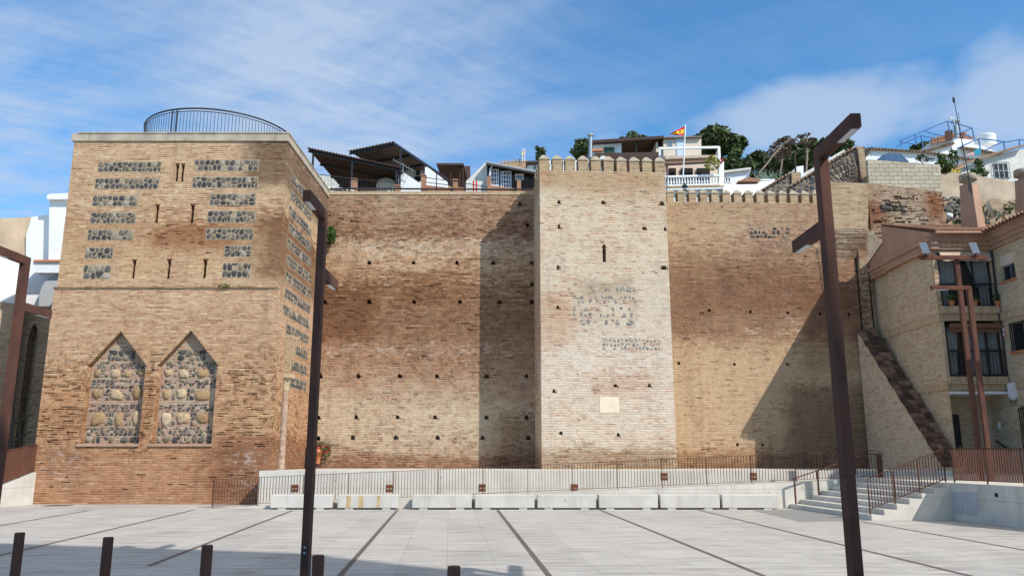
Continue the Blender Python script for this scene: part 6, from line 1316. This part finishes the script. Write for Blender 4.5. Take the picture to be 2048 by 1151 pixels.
mb = pw([(1592, 380), (1593, 333), (1607, 331), (1607, 380)], 3, 47); mb2 = pw([(1607.2, 380), (1607.2, 346), (1618, 340), (1688, 299), (1694, 305), (1694, 380)], 3, 47.2)
t = thing('white_house', 'white house end with a long grey sloping roof behind the rubble gables', 'house', P(1600, 380, 47)); mb.build('end_wall', M['white'], t); mb2.build('sloping_roof', M['offwhite'], t)

# ================================================================ HOUSES upper right
def tile_row(parent, pts, Y, d=1.2, pitch=0.26, mat=None, name='tile_eave'):
    mb = MB()
    for i in range(len(pts) - 1):
        a, b = P(pts[i][0], pts[i][1], Y - 0.35), P(pts[i + 1][0], pts[i + 1][1], Y - 0.35); mb.corrug(a, b, b + Vector((0, d, d * 0.3)), a + Vector((0, d, d * 0.3)), pitch, 0.07, 0.05)
    return mb.build(name, mat or M['tile_old'], parent)
t = thing('white_house', 'long white house with a tiled eave above the concrete block wall', 'house', (30, 58, 14)); Yw = 58
pw([(1732, 400), (1732, 312), (1745, 297), (1850, 303), (1970, 322), (1970, 400)], 5, Yw).build('wall', M['white'], t); tile_row(t, [(1732, 312), (1745, 295.5)], Yw, 1.5); tile_row(t, [(1745, 295.5), (1850, 302.5), (1970, 321)], Yw, 2.0)
pw([(1918, 345), (1918, 331), (1935, 333), (1935, 345)], 0.1, Yw - .1).build('side_door', M['salmon'], t)
t = thing('white_house', 'higher white house with stepped tiled eaves and brown roof balustrade', 'house', (36, 66, 16)); Yw = 66
pw([(1830, 400), (1842, 308), (1864, 300), (1912, 286), (1960, 290), (2030, 318), (2030, 400)], 6, Yw).build('wall', M['white'], t); tile_row(t, [(1838, 309), (1864, 299.5), (1910, 285.5)], Yw, 1.5); tile_row(t, [(1928, 294), (1960, 298), (2030, 312)], Yw - .4, 1.5)
pw([(1860, 296), (1864, 282), (1908, 278), (1910, 290)], 4, Yw + 2).build('upper_storey', M['offwhite'], t)
pw([(1908, 286), (1908, 276), (1957, 281), (1957, 288)], 4, Yw + 1).build('upper_band', M['white'], t)
mb = MB(); mb.bar(P(1862, 280, Yw + 1.6), P(1898, 269, Yw + 1.6), 0.25, 0.16); mb.bar(P(1862, 287, Yw + 1.6), P(1898, 279, Yw + 1.6), 0.25, 0.12); mb.bar(P(1898, 270, Yw + 1.6), P(1945, 277, Yw + 1.6), 0.25, 0.3)
for k in range(9): x = 1864 + k * 4; mb.tube([P(x, 286 - k * .9, Yw + 1.6), P(x, 280 - k * 1.2, Yw + 1.6)], 0.1, 6)
for x, y in ((1898, 268), (1925, 272)): mb.lathe([(0.3, -0.55), (0.3, 0.1), (0.38, 0.15), (0.3, 0.3), (0.1, 0.35)], P(x, y, Yw + 1.6), 8)
mb.build('roof_balustrade', plain('brown_balustrade', (0.32, 0.16, 0.10), 0.85, 0.2, 6.0), t)
mb = MB(); mb.tube([P(1914, 275, Yw + 1), P(1911, 247, Yw + 1)], 0.2, 8); mb.lathe([(0.2, 0), (0.38, 0.08), (0.38, 0.2), (0.02, 0.26)], P(1911, 246, Yw + 1), 8); mb.build('flue_pipe', M['grey_metal'], t)
mb = MB(); mb.lathe([(0.75, 0), (0.8, .9), (0.82, .95), (0.7, 1.05)], P(1974, 293, Yw + 1), 14); tag(mb.build('water_tank', M['white']), 'white round water tank on the upper roof', 'water tank')
t = thing('roof_frame', 'thin blue metal frame over the higher roof terrace', 'frame', P(1850, 290, 64)); mb = MB(); ln = lambda a, b, Y=64.5, r=0.055: mb.tube([P(*a, Y), P(*b, Y)], r, 5)
for a, b in [((1800.5, 281), (1895, 242)), ((1895, 242), (1899, 264)), ((1800.5, 281), (1802, 293)), ((1830, 270), (1833, 290)), ((1842, 271), (1846, 294)), ((1895, 242), (1944, 256)), ((1944, 256), (1949, 278)), ((1944, 256), (1915, 268)), ((1850, 263), (1886, 272)), ((1793, 293), (1842, 271)), ((1842, 271), (1870, 276)), ((1802, 283), (1832, 289)), ((1928, 272), (1936, 270)), ((1936, 270), (1942, 277))]: ln(a, b)
mb.build('pipe_work', M['blue_metal'], t)
t = thing('roof_frame', 'blue clothes line frame beside the white water tank', 'frame', P(1960, 290, 60)); mb = MB(); 
for a, b in [((1914, 297), (1957, 277)), ((1957, 277), (1961, 299)), ((1957, 277), (2020, 284)), ((1968, 301), (2007, 283)), ((2007, 283), (2010, 302)), ((2007, 285), (2040, 279)), ((2038, 279), (2040, 296)), ((2040, 279), (2060, 283))]: ln(a, b, 60.5)
mb.build('pipe_work', M['blue_metal'], t)
flag('pennant', 'tiny yellow pennant on a thin pole above the flue', [(1909, 250), (1906.5, 232)], [(1896, 238), (1906.5, 233), (1906.8, 235), (1897, 238.5)], 66.5, [('flag_yellow', 1), ('flag_white', 1)], 0.04)
mb = MB(); mb.prism([P(1949, 300, 60), P(1961, 296, 60), P(1962, 308, 60), P(1950, 310, 60)], (0, .05, 0)); tag(mb.build('hanging_cloth', M['teal']), 'teal cloth hanging from the blue clothes line', 'cloth')
mb = MB(); mb.prism([P(1932, 309, 60), P(1948, 303, 60), P(1949, 310, 60), P(1933, 311, 60)], (0, .05, 0)); tag(mb.build('hanging_cloth', plain('faded_pink', (0.55, 0.34, 0.34), 0.9, 0.1)), 'faded pink cloth beside the teal one', 'cloth')
t = thing('cottage', 'weathered white cottage with a barred window and sagging tiled roof', 'house', (27, 46, 14)); Yw = 46.0
pw([(1915, 380), (1918, 338), (1960, 322), (2008, 306), (2045, 298), (2070, 300), (2070, 380)], 5, Yw).build('wall', M['offwhite'], t)
mb = MB()
for a, b in [((1908, 338), (1950, 322)), ((1950, 322), (2010, 303)), ((2010, 303), (2050, 292))]: p, q = P(*a, Yw - .4), P(*b, Yw - .4); mb.prism([p, q, q + Vector((0, 5, .9)), p + Vector((0, 5, .9))], (0, 0, 0.14))
mb.build('roof_edge', M['tile_old'], t)
f = Fac((P(1915, 340, Yw).x, Yw), (P(2070, 340, Yw).x, Yw)); (u0, z1), (u1, z0) = f.px(1985, 326), f.px(2019, 357); window(t, f, u0, u1, z0, z1, 0.03, M['grey_metal'], 2, (0.5,), 6, None, 0.06, glass=M['dim_glass'])
t = thing('plaster_wall', 'peeling buff plaster retaining wall below the weathered cottage', 'wall', (24, 43, 13))
mb = MB(); tp = jag(PP(43, (1874, 342), (1895, 343), (1960, 352), (2030, 364), (2080, 372)), 0.04, 6); mb.prism(tp + PP(43, (2080, 470), (1874, 470)), (0, 0.5, 0)); mb.build('plaster_face', plain('peeling_plaster', (0.50, 0.40, 0.29), 0.95, 0.22, 1.1, bump=0.8, streak=0.4, dirt=(0.3, 0.21, 0.13)), t)
# rough slope under it
mb = MB(); nu, nv = 26, 12; vs = []; fs = []
for j in range(nv + 1):
    for i in range(nu + 1):
        x = 1885 + 215 * i / nu; v = j / nv; p = P(x, 394 + 10 * i / nu + 85 * v, 42.9 - 5.6 * v); vs.append(p + Vector((rnd.uniform(-.1, .1), rnd.uniform(-.15, .15), rnd.uniform(-.16, .16))))
for j in range(nv):
    for i in range(nu): fs.append(((j + 1) * (nu + 1) + i, (j + 1) * (nu + 1) + i + 1, j * (nu + 1) + i + 1, j * (nu + 1) + i))
mb.mesh(vs, fs, 0, False); tag(mb.build('rocky_slope', M['soil']), kind='structure')
mb = MB()
for k in range(70):
    x, v = rnd.uniform(1888, 1935), rnd.uniform(0.0, 0.75); c = P(x, 396 + 60 * v, 42.6 - 4.4 * v); r = rnd.uniform(0.1, 0.26); mb.lathe([(r * .3, -r * .6), (r, -r * .2), (r * .85, r * .3), (r * .3, r * .6)], c, 6)
tag(mb.build('loose_stones', M['dark_rubble']), kind='stuff')
mb = MB(); c = P(1897, 432, 39.6); mb.lathe([(0.1, -.14), (.22, -.06), (.2, .1), (.06, .16)], c, 8); tag(mb.build('white_stone', M['white']), 'single white stone lying on the rocky slope', 'stone')
mb = MB()
for k in range(30): x, v = rnd.uniform(1900, 2040), rnd.uniform(0.05, 0.9); mb.leaves(P(x, 394 + 80 * v, 42.7 - 5.4 * v), (rnd.uniform(.15, .5), .25, rnd.uniform(.1, .3)), 40, 0.09, rnd)
tag(mb.build('slope_weeds', M['shrub']), kind='stuff')
mb = MB(); tp = PP(39.0, (1752, 322), (1768, 309), (1778, 306), (1802, 307), (1818, 323)); bk = [p + Vector((0.2, 1.6, -0.1)) for p in tp]; n = len(tp)
mb.mesh(tp + bk, [tuple(range(n - 1, -1, -1))] + [(k, n + k, n + k + 1, k + 1)[::-1] for k in range(n - 1)] + [tuple(range(n, 2 * n))]); mb.bar(tp[0], tp[1], 0.05); 
tag(mb.build('tarpaulin', M['tarp']), 'dark blue tarpaulin over a frame just above the block wall', 'tarpaulin')
def shrub(px, py, Y, rad, n, size, label, mats=None, stems=True, name='shrub'):
    c = P(px, py, Y); t = thing(name, label, 'shrub', c - Vector((0, 0, rad[2]))); mb = MB(); mb.leaves(c, rad, n, size, rnd); 
    for k in range(3): mb.leaves(c + Vector((rnd.uniform(-.8, .8) * rad[0], 0, rnd.uniform(-.6, .9) * rad[2])), (rad[0] * .45, rad[1] * .5, rad[2] * .45), n // 4, size, rnd)
    mb.build('foliage', mats or M['shrub'], t)
    mb = MB()
    for k in range(4): mb.tube([c - Vector((0, 0, rad[2] * 1.2)), c + Vector((rnd.uniform(-.7, .7) * rad[0], 0, rnd.uniform(-.2, .6) * rad[2]))], 0.02, 4)
    mb.build('stem', M['bark'], t); return t
t = shrub(1887, 335, 41.5, (0.55, 0.35, 0.36), 320, 0.10, 'leafy shrub with yellow flowers at the right end of the block wall'); mb = MB(); mb.leaves(P(1912, 341, 41.0), (.25, .2, .1), 40, 0.07, rnd); mb.build('flower', M['yellow_petal'], t)
shrub(1907, 318, 41.7, (0.26, 0.22, 0.55), 130, 0.085, 'tall thin leafy shrub standing above the yellow flowers'); shrub(1884, 320, 41.8, (0.2, 0.2, 0.35), 80, 0.1, 'small upright shrub left of the tall thin one')
shrub(1958, 345, 44.8, (0.6, 0.35, 0.32), 200, 0.09, 'low dark shrub before the weathered cottage'); shrub(1957, 330, 45.0, (0.25, 0.25, 0.4), 70, 0.1, 'thin sapling before the weathered cottage')
shrub(1845, 318, 40.2, (0.35, 0.3, 0.22), 60, 0.08, 'small scraggy plant behind the concrete block wall')
mb = MB()
for x in range(1851, 1869, 3): mb.tube([P(x, 316, 40), P(x, 324, 40)], 0.02, 4)
mb.tube([P(1850, 316, 40), P(1869, 317, 40)], 0.03, 4); tag(mb.build('wire_rack', M['black_metal']), 'small dark wire rack on top of the block wall', 'rack')
# wall plants
shrub(661, 471, 35.6, (0.26, 0.28, 0.45), 420, 0.06, 'green bush growing out of the brick wall behind the tall lamp', leaf_mat('caper_leaf', (0.02, 0.06, 0.012), (0.07, 0.14, 0.03)), name='wall_bush')
mb = MB(); mb.leaves(P(448, 571, 28.85), (0.22, 0.1, 0.07), 90, 0.035, rnd); tag(mb.build('wall_weed', M['shrub']), 'small green weed rooted on the string course of the left tower', 'weed')
for k, (px, py) in enumerate([(1192, 931), (1290, 930), (1240, 932)]): mb = MB(); mb.leaves(P(px, py, 33.3) if px < 1200 else P(px, py, 33.45), (0.12, 0.08, 0.08), 40, 0.03, rnd); tag(mb.build('wall_weed', M['shrub']), ['little weed at the foot of the pale tower, left of the others', 'little weed at the foot of the pale tower near its right end', 'little weed at the foot of the pale tower in the middle'][k], 'weed', 'weeds at the foot of the pale tower')
t = thing('wall_flower_pot', 'tall terracotta pot with red geraniums on the brick wall by the lamp post', 'flower pot', P(634, 926, 35.75)); c = P(634, 926, 35.75)
mb = MB(); mb.lathe([(0.12, 0), (0.2, 0.45), (0.24, 0.45), (0.24, 0.62), (0.19, 0.62)], c, 14); mb.build('pot', M['terracotta'], t)
mb = MB(); mb.leaves(c + Vector((0.2, -.05, 0.7)), (0.42, 0.2, 0.24), 260, 0.055, rnd); mb.leaves(c + Vector((0.42, -.05, 0.5)), (0.2, 0.15, 0.25), 110, 0.05, rnd); mb.build('foliage', M['shrub'], t)
for k in range(10): mb = MB(); mb.leaves(c + Vector((rnd.uniform(0, .58), -.2, rnd.uniform(.45, .88))), (.04, .03, .04), 12, 0.04, rnd); mb.build('flower', M['red_petal'], t)

# ================================================================ TREES
def tree(px, py, Y, rx, rz, n, label, size=0.34, trunk=True, name='pine_tree'):
    c = P(px, py, Y); rg = random.Random(int(px * 7 + py)); gz = min(hill_z(c.x, Y), c.z - rz * 1.2)
    t = thing(name, label, 'tree', (c.x, Y, gz), 'trees on the hill'); mb = MB(); k = 15; per = int(n * 1.5) // k
    blobs = []
    for i in range(k):
        a = rg.uniform(0, 6.28); r = rg.uniform(0.25, 0.75); v = rg.uniform(-0.75, 0.8); w = math.sqrt(max(0.08, 1 - v * v))
        b = c + Vector((math.cos(a) * rx * r * w, math.sin(a) * rx * r * w, v * rz)); s = rg.uniform(0.26, 0.44); blobs.append(b); mb.leaves(b, (rx * s * 1.15, rx * s * 1.1, rz * s * 0.85), per, size, rg)
    mb.build('crown', M['pine'], t); mb = MB(); f = Vector((c.x, Y, gz - 0.5)); m_ = c - Vector((0, 0, rz * 0.5)); mb.tube([f, f.lerp(m_, 0.5) + Vector((.2, 0, 0)), m_, c], [0.4, 0.32, 0.26, 0.1], 7)
    for b in blobs[:8]: mb.tube([m_, m_.lerp(b, 0.5) + Vector((0, 0, 0.3)), b], [0.16, 0.1, 0.04], 5)
    mb.build('trunk', M['bark'], t)
tree(1440, 324, 78, 3.4, 3.0, 4000, 'largest dark green pine behind the balcony terrace'); tree(1478, 328, 76, 1.9, 1.7, 1300, 'lower right dark pine touching the largest pine')
tree(1522, 335, 80, 1.7, 1.5, 1200, 'small dark green pine left of the leaning dry flower stalk'); tree(1554, 340, 78, 1.8, 1.4, 1200, 'low dark green pine behind the bluish spiky plants'); tree(1592, 315, 74, 2.3, 2.0, 2200, 'dark green pine right behind the dry flower stalks')
tree(1668, 296, 70, 1.5, 0.9, 700, 'green tree showing under the arm of the nearest lamp post', 0.3); tree(1692, 296, 69, 0.9, 0.7, 350, 'little green tree top left of the long white house', 0.25)
tree(1172, 303, 90, 1.9, 1.3, 700, 'green tree left of the hilltop house flue'); tree(1272, 279, 86, 1.5, 0.8, 400, 'rounded green tree top over the dark porch roof', 0.32); tree(1248, 283, 88, 0.8, 0.5, 150, 'tiny green tree top left of the one over the porch roof', 0.3)
tree(1081, 311, 88, 0.8, 1.0, 300, 'narrow dark tree above the left corner of the middle tower', 0.3, name='cypress_tree'); tree(1400, 290, 82, 1.2, 1.2, 700, 'dark green pine close behind the cream house wall', 0.4)
tree(1842, 297, 72, 1.4, 0.5, 260, 'low green palm like tree under the blue roof frame', 0.3, name='palm_tree')
def stalk(pts, Y, heads, label):
    t = thing('agave_flower_stalk', label, 'dry plant', P(pts[0][0], pts[0][1], Y), 'dry flower stalks by the pines'); mb = MB(); q = [P(x, y, Y) for x, y in pts]; mb.tube(q, [0.075] * (len(q) - 1) + [0.03], 6); st = mb.build('stem', M['stalk'], t)
    mb = MB(); mh = MB()
    for (x, y, bx, by) in heads: p = P(x, y, Y - 0.1); mb.tube([P(bx, by, Y), p], 0.035, 4); mh.leaves(p, (0.27, 0.25, 0.09), 30, 0.10, rnd)
    mb.build('branch', M['stalk'], t); mh.build('flower_head', M['seed'], t)
rg = random.Random(5); h1 = []
for k in range(20): f = k / 19; bx, by = 1545 + 34 * f, 314 - 36 * f; s = 1 if k % 2 else -1; h1.append((bx + s * (14 - 6 * f) + rg.uniform(-2, 2), by - 3 + rg.uniform(-3, 3) + s * 2, bx, by))
stalk([(1519, 345), (1532, 330), (1546, 311), (1562, 294), (1582, 275)], 55, h1, 'long dry flower stalk leaning right in front of the pines')
h2 = []
for k in range(14): f = k / 13; bx, by = 1565 + 3 * f, 315 - 40 * f; s = 1 if k % 2 else -1; h2.append((bx + s * (12 - 6 * f), by + rg.uniform(-3, 3), bx, by))
stalk([(1559, 352), (1563, 330), (1566, 300), (1569, 275)], 56, h2, 'upright pale dry flower stalk between the pines')
h3 = [(1612 + 14 * math.cos(k * 1.3) , 279 + 11 * math.sin(k * 1.9), 1614, 288) for k in range(9)]
stalk([(1612, 350), (1614, 310), (1615, 272)], 54, h3, 'dry flower stalk partly hidden by the nearest lamp post')
mb = MB(); mb.tube([P(1592, 358, 43), P(1589.5, 306, 43)], 0.05, 6); tag(mb.build('bare_post', M['brown_wood']), 'thin bare brown post beside the lower rubble gable', 'post')
t = thing('agave_plant', 'clump of bluish spiky agave leaves before the pines', 'plant', P(1540, 358, 53)); mb = MB()
for k in range(60):
    x = rnd.uniform(1514, 1560); b = P(x, 358, 53 + rnd.uniform(-.8, .8)); tp = b + Vector((rnd.uniform(-.45, .45), rnd.uniform(-.3, .3), rnd.uniform(0.35, 0.85))); w = Vector((0.05, 0.02, 0)); mb.face([b - w, b + w, tp + w * 0.1, tp - w * .1])
mb.build('leaves', M['agave'], t)

# ================================================================ LEFT BACKGROUND
t = thing('white_church', 'white church like building with a stepped cornice behind the left tower', 'building', (-22, 36, 0))
YL = 37.0
pw([(-60, 800), (-60, 440), (60, 434), (60, 520), (66, 800)], 4, YL).build('old_wall', M['ochre'], t)
pw([(52, 800), (52, 470), (63, 434), (100, 428), (100, 800)], 3.8, YL - 0.1).build('white_wall', M['white'], t)
pw([(92, 800), (99, 396), (170, 396), (170, 800)], 3.0, YL - 0.5).build('bell_stage', M['white'], t)
pw([(95, 398), (93, 391), (100, 387.5), (170, 384), (170, 398)], 3.4, YL - 0.75).build('cornice', M['white'], t)
pw([(66, 523), (68, 519), (170, 519), (170, 523)], 0.6, YL - 0.9).build('brick_ledge', M['terracotta'], t)
pw([(70, 545), (66, 523.5), (170, 523.5), (170, 545)], 0.5, YL - 0.8).build('moulding', M['white'], t)
mb = MB(); ar = [(170, 553)] + [(118 - 40 * math.sin(a) , 600 - 52 * math.cos(a)) for a in [k * math.pi / 2 / 8 for k in range(9)]] + [(78, 640), (170, 640)]; pprism(mb, ar, YL - 0.55, 0.1); mb.build('arch_shadow_plate', plain('arch_shade_grey', (0.42, 0.43, 0.45), 0.9, 0.08), t)  # flat grey plate paints in the shade of the arched recess
# street front at the far left (its face looks right)
t = thing('street_house', 'house at the far left, whitewashed above an old rubble wall', 'house', (-20, 28, 0)); A2, B2 = (-24.0, 31.0), (-21.6, 34.0); f = Fac(A2, B2); 
u0, z1 = f.px(30, 515); 
mb = MB(); zs = 8.15; mb.prism([f(0, zs, -3), f(0, 10.45, -3), f(f.L, 10.15, -3), f(f.L, zs, -3)], f.N * 3.02); mb.build('white_wall', M['white'], t)
mb = MB(); mb.relief(A2, B2, 0, zs, [(0.6, 1.4, 1.4, 3.6, 0.2)], back=3.0); mb.build('rubble_wall', M['old_stone'], t)
mb = MB(); mb.prism([f(-0.05, 10.46, -3), f(f.L + 0.05, 10.16, -3), f(f.L + 0.05, 10.16, 0.12), f(-0.05, 10.46, 0.12)], (0, 0, 0.1)); mb.build('roof_edge', M['offwhite'], t)
# shaded brick arch building between them
t = thing('arch_building', 'shaded old brick building with a tall arched recess behind the left tower', 'building', (-22, 34, 0)); Yb = 34.6; f = Fac((P(-20, 700, Yb).x, Yb), (-17.3, Yb)); (u0, zb), (u1, _), (_, zs), (_, za) = f.px(33, 860), f.px(74, 690), f.px(40, 690), f.px(50, 648)
rec = [(u0, u1, 0.5, zs, 0.5)]; n = 12
for k in range(n): v = (k + 0.5) / n; hw = (u1 - u0) / 2 * math.sqrt(1 - v * v); c = (u0 + u1) / 2; rec.append((c - hw, c + hw, zs + (za - zs) * k / n, zs + (za - zs) * (k + 1) / n, 0.5))
ztop = f.px(60, 612)[1]; mb = MB(); mb.relief(f.A, f.B, 0, ztop, rec, back=0.6); mb.build('brick_wall', M['dark_brick'], t)
# left ramp, its corten fence and dark handrails
A3, B3 = Vector((-17.3, 25.6, 0)), Vector((-17.03, 28.9, 0)); f = Fac(A3, B3)
zl = lambda u: max(0.12, 1.11 - (f.L - u) * 0.25); zq = lambda u: 2.06 - (f.L - u) * 0.13
w = thing('ramp_wall', 'short pale concrete ramp wall at the far left against the tower', 'wall', A3)
mb = MB(); mb.prism([f(0, -0.02), f(f.L, -0.02), f(f.L, zl(f.L)), f(0, zl(0))], f.N * -0.3); mb.build('concrete_body', M['concrete'], w)
mb = MB(); mb.prism([f(0, zl(0) - 0.05, -0.31), f(f.L, zl(f.L) - 0.05, -0.31), f(f.L, zl(f.L) - 0.05, -6.5), f(0, zl(0) - 0.05, -6.5)], (0, 0, -0.4)); mb.build('ramp_floor', M['concrete'], w)
t = thing('corten_fence', 'solid rusty steel fence panel on the ramp wall at the far left', 'fence', A3)
for k in range(4):
    u0, u1 = f.L * k / 4 + 0.01, f.L * (k + 1) / 4 - 0.008; mb = MB(); mb.prism([f(u0, zl(u0) + 0.05, -0.08), f(u1, zl(u1) + 0.05, -0.08), f(u1, zq(u1), -0.08), f(u0, zq(u0), -0.08)], f.N * -0.015); mb.build('panel', M['corten_light'], t)
    mb = MB(); mb.bar(f(u0 + 0.1, zl(u0 + .1) - 0.02, -0.13), f(u0 + 0.1, zq(u0 + .1) - 0.02, -0.13), 0.05); mb.build('post', M['corten'], t)
mb = MB(); mb.bar(f(0, zq(0) + 0.012, -0.09), f(f.L - 0.01, zq(f.L) + 0.012, -0.09), 0.06, 0.025); mb.build('rail', M['corten'], t)
t = thing('step_handrail', 'black handrail climbing the shaded steps behind the rusty fence', 'handrail', P(20, 860, 31.5)); mb = MB()
for a, b in [((-10, 868), (62, 828)), ((-10, 905), (62, 862)), ((22, 850), (24, 930)), ((40, 842), (44, 930)), ((10, 830), (26, 812)), ((26, 812), (26, 850))]: mb.tube([P(*a, 31.6), P(*b, 31.6)], 0.035, 5)
mb.build('rails', M['black_metal'], t)

# building behind the viewer that throws the shade over the near pavement
t = thing('corner_building', 'tall plain building behind the viewer shading the pavement', 'building', (18, -12, 0)); mb = MB()
fp = [(7.5, -0.69), (15.9, -2.7), (18.8, -4.7), (30, -13), (30, -34), (7.5, -34)]; mb.prism([(x, y, -0.02) for x, y in fp], (0, 0, 24)); mb.build('wall', M['cream'], t)
